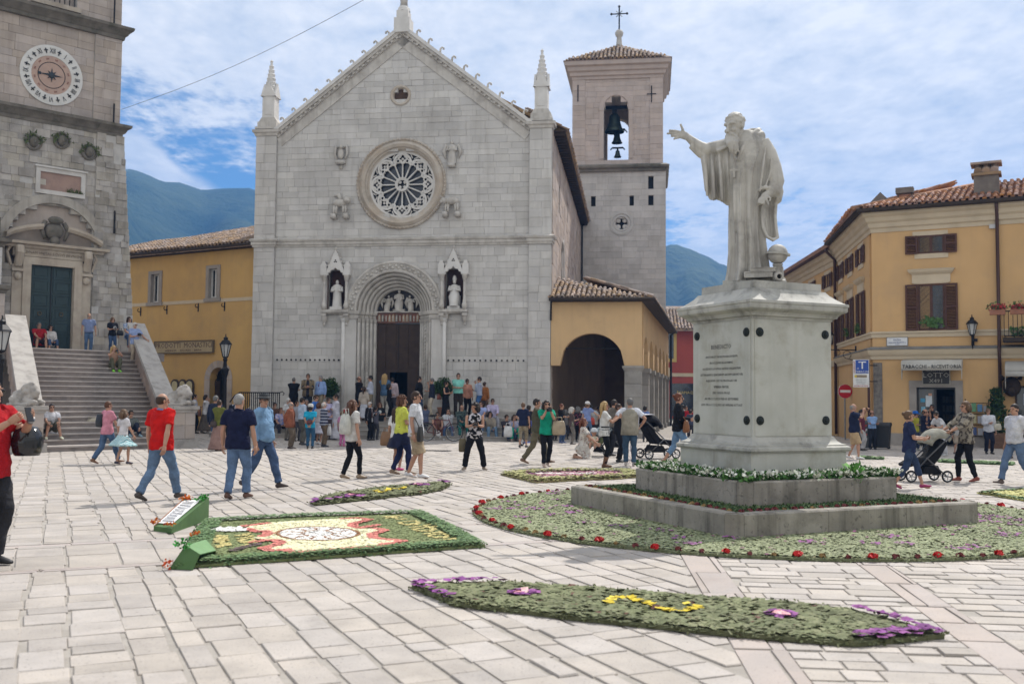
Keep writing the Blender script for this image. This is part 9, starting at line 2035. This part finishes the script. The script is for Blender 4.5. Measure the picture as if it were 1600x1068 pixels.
def boots(i):
 s=i['s']
 for q in(0,1):f,k=i['feet'][q],i['knees'][q];m=MB();m.tube([f-Vector((0,0,.05*s)),f,f.lerp(k,.35),f.lerp(k,.5)],[.042*s,.046*s,.058*s,.066*s],12);m.tube([f+Vector((0,.045*s,-.03*s)),f+Vector((0,.045*s,-.075*s))],[.028*s,.02*s],8);m.build('boot_shaft',plain('brown_boot',(.14,.065,.03),.5),i['o'],True)
def print_patch(i):
 s=i['s'];p=i['pel']+i['up']*.34*s+Vector((0,-.150,0))*s;m=MB();m.ell(p,(.075*s,.012*s,.085*s),10,6);m.build('shirt_print',plain('pale_print',(.45,.5,.5),.9),i['o'],True)
crowd()
M_RUB=plain('black_rubber',(.012,.012,.012),.8)
M_CHR=plain('bright_metal',(.5,.5,.5),.25,.9)
def wheel(parent,c,r,ax,tyre=.018,spokes=14,nm='wheel'):
 w=bpy.data.objects.new(nm,None);COL.objects.link(w);w.parent=parent;w.location=c;ax=Vector(ax).normalized();u=ax.orthogonal().normalized();v=ax.cross(u)
 ringp=lambda q:[tuple(u*q*math.cos(a)+v*q*math.sin(a))for a in np.linspace(0,2*PI,29)]
 MB().tube(ringp(r-tyre),tyre,7,False).build('tyre',M_RUB,w,True);m=MB();m.tube(ringp(r-tyre*2.1),tyre*.45,5,False)
 for k in range(spokes):a=2*PI*k/spokes;d=u*math.cos(a)+v*math.sin(a);m.tube([tuple(d*.02),tuple(d*(r-tyre*2))],.0035 if spokes>8 else .012,4)
 m.tube([tuple(-ax*.03),tuple(ax*.03)],.022,8);m.build('rim',M_CHR,w)
def bicycle():
 x,Y,z=G(688,689);o=thing('bicycle','dark red bicycle leaning against the church steps','bicycle',(x,Y,0),R(-6))
 s=1.0;rw,fw=Vector((-.52,0,.34)),Vector((.52,0,.34));bb=Vector((-.08,0,.29));st=Vector((-.22,0,.80));hd=Vector((.33,0,.78))
 wheel(o,rw,.34,(0,1,0));wheel(o,fw,.34,(0,1,0));m=MB()
 for a,b in((bb,st),(st,hd),(bb,hd-Vector((0,0,.08))),(rw,bb),(rw,st-Vector((0,0,.08)))):m.tube([a,b],.017,7)
 m.tube([hd+Vector((-.03,0,.08)),hd,fw+Vector((-.06,0,.12)),fw],[.018,.018,.014,.012],7);m.build('frame',plain('dark_red_enamel',(.10,.02,.025),.3),o,True)
 m=MB();m.tube([st,st+Vector((-.03,0,.14))],.013,6);m.ell(st+Vector((-.04,0,.16)),(.14,.07,.035),10,6);m.build('saddle',M_RUB,o,True)
 m=MB();m.tube([hd+Vector((-.03,0,.08)),hd+Vector((-.04,0,.18))],.013,6);m.tube([hd+Vector((-.12,-.27,.20)),hd+Vector((.02,-.18,.19)),hd+Vector((.02,.18,.19)),hd+Vector((-.12,.27,.20))],.013,6);m.build('handlebar',M_CHR,o,True)
 m=MB();m.lathe([(.10,.008),(.10,-.008),(.02,-.008)],16,tuple(bb),axis='y');m.tube([bb,bb+Vector((.10,-.06,-.13))],.012,5);m.tube([bb,bb+Vector((-.10,.06,.13))],.012,5);m.obox(bb+Vector((.10,-.10,-.14)),(.05,0,0),(0,.035,0),(0,0,.012));m.obox(bb+Vector((-.10,.10,.13)),(.05,0,0),(0,.035,0),(0,0,.012));m.build('crank',M_CHR,o)
 for w in(rw,fw):m=MB();m.tube([w+Vector((.37*math.cos(a),0,.37*math.sin(a)))for a in np.linspace(.3,2.6,10)],(.006,.022),5);m.build('mudguard',MATS['dark_red_enamel'],o)
def scooter():
 x,Y,z=G(824,696);o=thing('child_scooter','small blue and black child scooter beside the boys','scooter',(x,Y,0),R(60))
 wheel(o,(-.38,0,.15),.15,(0,1,0),.025,5);wheel(o,(.42,0,.15),.15,(0,1,0),.025,5)
 m=MB();m.box(-.3,.28,-.06,.06,.10,.13);m.tube([(.26,0,.12),(.36,0,.22),(.30,0,.62),(.27,0,.86)],.022,7);m.build('frame',plain('blue_enamel',(.03,.06,.32),.3),o,True);MB().tube([(.27,-.22,.87),(.27,.22,.87)],.016,6).build('handlebar',M_RUB,o)
def buggy(lab,px,py,rot,hood,seat,s=1.0,cloth_=None,low=False):
 x,Y,z=G(px,py);o=thing('pushchair',lab,'pushchair',(x,Y,0),R(rot));fr=plain('dark_grey_frame',(.10,.10,.105),.35,.7);V=Vector
 for a,b in((-.33,-.26),(-.33,.26),(.42,-.22),(.42,.22)):wheel(o,(a*s,b*s,.125*s),.125*s,(0,1,0),.018*s,5)
 m=MB()
 for q in(-1,1):
  m.tube([V((-.33,.23*q,.125))*s,V((.10,.24*q,.50))*s],.016*s,6);m.tube([V((.42,.20*q,.125))*s,V((.05,.24*q,.52))*s,V((-.30,.24*q,.84))*s,V((-.52,.22*q,1.02))*s],.016*s,6)
 m.tube([V((-.33,-.26,.125))*s,V((-.33,.26,.125))*s],.012*s,5);m.build('frame',fr,o,True)
 MB().tube([V((-.52,-.22,1.02))*s,V((-.545,0,1.03))*s,V((-.52,.22,1.02))*s],.02*s,7).build('handle',M_RUB,o,True)
 m=MB();P=[(-.40,.80),(-.22,.50),(-.10,.36),(.30,.34),(.46,.30),(.50,.36),(.32,.46),(.02,.50),(-.12,.66),(-.25,.90)];m.prism([(a*s,b*s)for a,b in P],-.21*s,.21*s);b=m.build('seat',cloth(seat),o,'angle',True);bv=b.modifiers.new('b','BEVEL');bv.width=.03*s;bv.segments=2;REMESH.append(b)
 m=MB();n=9;vs=[]
 for k in range(n):
  a=R(20+118*k/(n-1))
  for j in range(9):
   t=PI*j/8;vs.append(tuple(V((-.24+.40*math.cos(a)*(.55+.45*math.sin(t)),-.235*math.cos(t),.66+.44*math.sin(a)*(.55+.45*math.sin(t))))*s))
 m.add(vs,[(k*9+j,k*9+j+1,(k+1)*9+j+1,(k+1)*9+j)for k in range(n-1)for j in range(8)]);h=m.build('hood',cloth(hood),o,True);sm=h.modifiers.new('s','SOLIDIFY');sm.thickness=.012;REMESH.append(h)
 m=MB();m.prism([(-.26*s,.16*s),(.16*s,.16*s),(.10*s,.32*s),(-.18*s,.34*s)],-.18*s,.18*s);m.build('basket',cloth((.02,.02,.022)),o,False,True)
 if cloth_:
  c=thing('white_cloth','white cloth draped over the handle of the black pushchair','cloth',(x,Y,0),R(rot));m=MB();n=12;vs=[]
  for k in range(n):
   t=k/(n-1)
   for j in range(7):
    w=-.25+.5*j/6;p=V((-.18-.42*min(1,t*2.2),w*(1-.35*t),1.10-.05*t))if t<.45 else V((-.60-.10*(t-.45)+.025*math.sin(j*2.1+3*t),w*(1-.35*t),1.08-1.65*(t-.45)));vs.append(tuple(p*s))
  m.add(vs,[(k*7+j,k*7+j+1,(k+1)*7+j+1,(k+1)*7+j)for k in range(n-1)for j in range(6)]);q=m.build('fabric',cloth((.62,.62,.70)),c,True);sm=q.modifiers.new('s','SOLIDIFY');sm.thickness=.012;REMESH.append(q)
bicycle();scooter()
buggy('black pushchair with a white cloth over its handle beside the pedestal',1026,716,18,(.012,.012,.013),(.014,.014,.015),1.12,True)
buggy('black pushchair with pale grey hood pushed by the woman in leopard print',1446,752,186,(.33,.32,.27),(.016,.016,.017),1.0)
buggy('small pushchair in front of the kneeling young woman',934,712,170,(.30,.36,.38),(.14,.16,.08),.80)
buggy('dark pushchair behind the blonde woman',958,706,175,(.03,.03,.034),(.04,.045,.06),.95)
def baby():
 x,Y,z=G(928,713);o=thing('person','small child in white sun hat sitting in the small pushchair','person',(x,Y-.02,.34),R(-20));m=MB()
 m.tube([(0,0,0),(0,0,.12),(0,.0,.22),(0,0,.26)],[.09,.10,.08,.04],10);m.ell((0,-.01,.36),(.085,.095,.10),12,9)
 for q in(-1,1):m.tube([(q*.09,0,.2),(q*.13,-.08,.12),(q*.07,-.16,.12)],[.035,.032,.022],7);m.tube([(q*.05,0,.02),(q*.07,-.16,.04),(q*.07,-.2,-.1)],[.05,.045,.03],7)
 b=m.build('body',skin(0),o,True);rm=b.modifiers.new('r','REMESH');rm.mode='VOXEL';rm.voxel_size=.018;REMESH.append(b)
 m=MB();m.lathe([(.10,.37),(.145,.36),(.10,.39),(.095,.44),(.05,.475),(0,.48)],14);m.build('sun_hat',cloth((.55,.58,.6)),o,True);m=MB();m.tube([(0,0,-.02),(0,0,.12),(0,0,.235)],[.105,.115,.085],12);m.build('top',cloth((.55,.52,.40)),o,True)
baby()
def bins():
 for k,(px,py,lab,rgb,w,h)in enumerate(((1352,701,'tall dark bin with red and white stripes beside the leaning man',(.05,.055,.055),.42,.98),(1377,701,'black street bin with rounded lid right of the leaning man',(.02,.022,.024),.62,.92))):
  x,Y,z=G(px,py);o=thing('street_bin',lab,'bin',(x,Y,0),R(-28));m=MB();m.prism([(-w*.42,0.05),(w*.42,.05),(w*.5,h*.86),(-w*.5,h*.86)],-.22,.22);m.build('body',plain('bin_plastic_%d'%k,rgb,.5),o,False,True)
  m=MB();m.prism([(-.26,h*.86),(.24,h*.86),(.2,h*.97),(-.1,h),(-.24,h*.94)],-w*.53,w*.53,plane='yz');m.build('lid',MATS['bin_plastic_%d'%k],o,False,True);m=MB()
  for q in(-1,1):m.lathe([(.06,.03),(.06,-.03),(0,-.03)],10,(q*w*.36,.14,.06),axis='y')
  m.build('castor',M_RUB,o)
  if k==0:
   for j in range(4):m=MB();z0=.25+j*.16;m.add([(-.02,-.226,z0),(.10,-.226,z0+.07),(.10,-.226,z0+.14),(-.02,-.226,z0+.07)],[(0,1,2,3)]);m.build('warning_stripe',plain('warning_red',(.45,.05,.04),.5)if j%2 else plain('warning_white',(.6,.6,.6),.5),o)
bins()
def leafball(parent,c,rad,n,size,cols,seed,nm='crown'):
 r=np.random.default_rng(seed);d=r.normal(0,1,(n,3));d/=np.linalg.norm(d,axis=1)[:,None];q=r.uniform(.55,1.05,(n,1))*(1+.14*np.sin(d[:,:1]*5+seed)*np.cos(d[:,2:]*4));P=np.array(c)+d*np.array(rad)*q
 o=foliage(nm,P,size,cols,None,2,.9,seed);del o['kind'];o.parent=parent;return o
def pots():
 for k,(px,lab)in enumerate(((514,'round clipped bay tree in a pot left of the church door'),(692,'round clipped bay tree in a pot behind the woman in the black dress'))):
  Y,z=PD(px,.75);x=atY(px,600,Y)[0];o=thing('bay_tree',lab,'potted tree',(x,Y,z),0,'bay trees either side of the church door');m=MB();m.lathe([(.0,0),(.17,0),(.22,.34),(.24,.34),(.24,.40),(.20,.40),(.18,.36),(0,.36)],16);m.build('pot',plain('terracotta_pot',(.30,.15,.09),.8),o,'angle');MB().tube([(0,0,.3),(.01,0,.7),(0,0,1.15)],[.035,.03,.025],7).build('trunk',M_OAK,o)
  zc=atY(px,607,Y)[2]-z;leafball(o,(0,0,zc),(.40,.38,.42),1300,.075,[(.03,.06,.018),(.045,.085,.025),(.06,.11,.035),(.02,.04,.014)],3+k)
 x,Y,z=RB.w(RB.at(1558,700)[0],.5,0);o=thing('planter_shrub','dark climbing shrub with yellow flowers in a wooden planter by the downpipe','potted shrub',(x,Y,0),RB.a)
 for k in range(5):MB().box(-.30,.30,-.30,.30,k*.11+.006,(k+1)*.11).build('plank',material('planter_wood',(.14,.08,.05),(.10,.055,.035),scale=6,bump=.3),o)
 MB().tube([(0,0,.5),(.05,.0,1.0),(0,0,1.7)],[.04,.03,.015],6).build('trunk',M_OAK,o)
 leafball(o,(0,0,1.0),(.34,.30,.55),700,.10,[(.02,.04,.014),(.035,.065,.02),(.05,.08,.03)],7);leafball(o,(.03,.0,1.72),(.20,.18,.42),380,.09,[(.025,.05,.016),(.04,.07,.022)],8,'upper_crown');leafball(o,(0.05,-.1,.92),(.22,.20,.25),60,.06,[(.5,.38,.04),(.42,.30,.03)],9,'yellow_flowers')
 u=RB.at(1527,650)[0];x,Y,z=RB.w(u,.25,0);o=thing('magazine_rack','wire rack of magazines and toys hanging by the shop door','magazine rack',(x,Y,0),RB.a);m=MB()
 for a in(-.38,.38):m.tube([(a,.1,.1),(a,.1,1.75)],.015,5)
 for z in(.4,.8,1.2,1.6):m.tube([(-.38,.1,z),(.38,.1,z)],.012,5)
 m.build('frame',M_IRON,o);rs=random.Random(12)
 for k in range(12):a,z=-.30+(k%4)*.2,.45+(k//4)*.42;c=rs.choice(((.08,.2,.35),(.35,.35,.38),(.1,.25,.12),(.3,.08,.08),(.05,.08,.2),(.4,.36,.2)));MB().box(a-.08,a+.08,.05,.08,z,z+rs.uniform(.2,.32)).build('magazine',plain('print_%d'%int(c[0]*99+c[2]*9),c,.4),o)
pots()
def lamps():
 x,Y=atY(351,600,36.5)[:2];zt=atY(354,521,Y)[2]
 o=thing('street_lamp','cast iron street lamp with glazed lantern in front of the yellow building','street lamp',(x,Y,0));s=.74;zb=zt-1.17*s
 m=MB();m.lathe([(.0,0),(.24,0),(.24,.12),(.17,.2),(.15,.9),(.19,.95),(.19,1.0),(.10,1.08),(.085,1.3),(.075,zb-.75),(.09,zb-.7),(.14,zb-.5),(.15,zb-.44),(.07,zb-.36),(.06,zb-.15),(.09,zb-.1),(.07,zb-.04),(0,zb-.04)],14);m.build('post',M_IRON,o,'angle');lantern(o,(0,0,zb),s,8)
 x,Y,z=atY(2,548,25.0);o=thing('street_lamp','dark street lamp cut off by the left frame edge','street lamp',(x,Y,0));m=MB();m.lathe([(.0,0),(.2,0),(.2,.1),(.12,.2),(.11,.9),(.07,1.1),(.06,z-.3),(.11,z-.2),(.06,z-.08),(0,z-.08)],12);m.build('post',M_IRON,o,'angle');lantern(o,(0,0,z),.78,6)
lamps()
def railing():
 p0=Vector(F.w(F.at(374,640,3.2)[0],3.2,0));p1=Vector(F.w(F.at(436,640,3.0)[0],3.0,0));o=thing('iron_railing','black iron railing with thin upright bars at the end of the church terrace','railing',tuple(p0));d=p1-p0;zt=atY(410,613,p1.y)[2]
 for z in(PODZ-.5,zt):MB().tube([(0,0,z),tuple(d+Vector((0,0,z)))],.025,6).build('rail',M_IRON,o)
 n=21
 for k in range(n):q=d*(k/(n-1));MB().tube([q+Vector((0,0,.0 if k in(0,n-1)else PODZ-.5)),q+Vector((0,0,zt))],.024 if k in(0,n-1)else .018,5).build('bar',M_IRON,o)
 e=d.normalized()*-1;q0=Vector((0,0,zt));MB().tube([q0,q0+e*.2+Vector((0,0,-.12)),q0+e*.4+Vector((0,0,-.4))],.025,6).build('sloping_rail',M_IRON,o);q=d+Vector((0,0,zt));MB().tube([q,q+d.normalized()*.12+Vector((0,0,.05)),q+d.normalized()*.2+Vector((0,0,-.03)),q+d.normalized()*.14+Vector((0,0,-.10))],.02,6).build('scroll_end',M_IRON,o)
railing()
def oddments():
 a=TW.w(*[v for v in(TW.at(188,172)[0],.1,TW.at(188,172)[1])]);b=Vector(atY(640,-40,30));pts=[Vector(a).lerp(b,t)-Vector((0,0,.35*math.sin(PI*t)))for t in np.linspace(0,1,14)]
 tag(MB().tube(pts,.0085,5).build('overhead_cable',plain('grey_cable',(.10,.10,.11),.6)),'thin dark cable running from the clock tower across the sky','cable')
 Y,z=SD(145,4);x=atY(145,666,Y)[0];z=4*.16;o=thing('canvas_bag','crumpled beige canvas bag left on the stairs','bag',(x,Y,z),R(30));m=MB();m.tube([(-.2,0,.06),(-.08,.0,.14),(.08,0,.18),(.2,.02,.07)],[(.06,.05),(.12,.10),(.12,.11),(.04,.05)],10);c=m.build('body',cloth((.42,.38,.30)),o,True);dm=c.modifiers.new('d','DISPLACE');dm.texture=WTEX;dm.strength=.06;REMESH.append(c);MB().tube([(-.1,-.05,.2),(-.16,-.06,.3),(.02,-.05,.3),(.08,-.05,.24)],.012,5).build('strap',cloth((.42,.38,.30)),o)
 x,Y,z=G(684,704);o=thing('drain_grating','dark slotted drain grating let into the paving','drain grating',(x,Y,.003),R(-4));m=MB();m.box(-.42,.42,-.22,.22,0,.006);m.build('frame',M_IRON,o)
 for k in range(9):MB().box(-.38+k*.088,-.34+k*.088,-.19,.19,.006,.014).build('bar',M_IRON,o)
oddments()
def bake():
 bpy.context.view_layer.update()
 dg=bpy.context.evaluated_depsgraph_get()
 new=[]
 for o in REMESH:
  me=bpy.data.meshes.new_from_object(o.evaluated_get(dg));new.append((o,me))
 for o,me in new:
  old=o.data;o.modifiers.clear();me.name=old.name;o.data=me
  if 'rnd' in me.attributes:me.attributes.remove(me.attributes['rnd'])
  if o.get('smooth',1):me.polygons.foreach_set('use_smooth',[True]*len(me.polygons))
  ex=globals().get('EXTRA',{}).get(o.name)
  if ex is not None:
   bm=bmesh.new();bm.from_mesh(me);tmp=bpy.data.meshes.new('tmp');tmp.from_pydata(ex.v,[],ex.f);bm.from_mesh(tmp)
   for f in bm.faces:f.smooth=True
   bm.to_mesh(me);bm.free();bpy.data.meshes.remove(tmp)
  for s in old.materials:
   if not me.materials:me.materials.append(s)
bake()
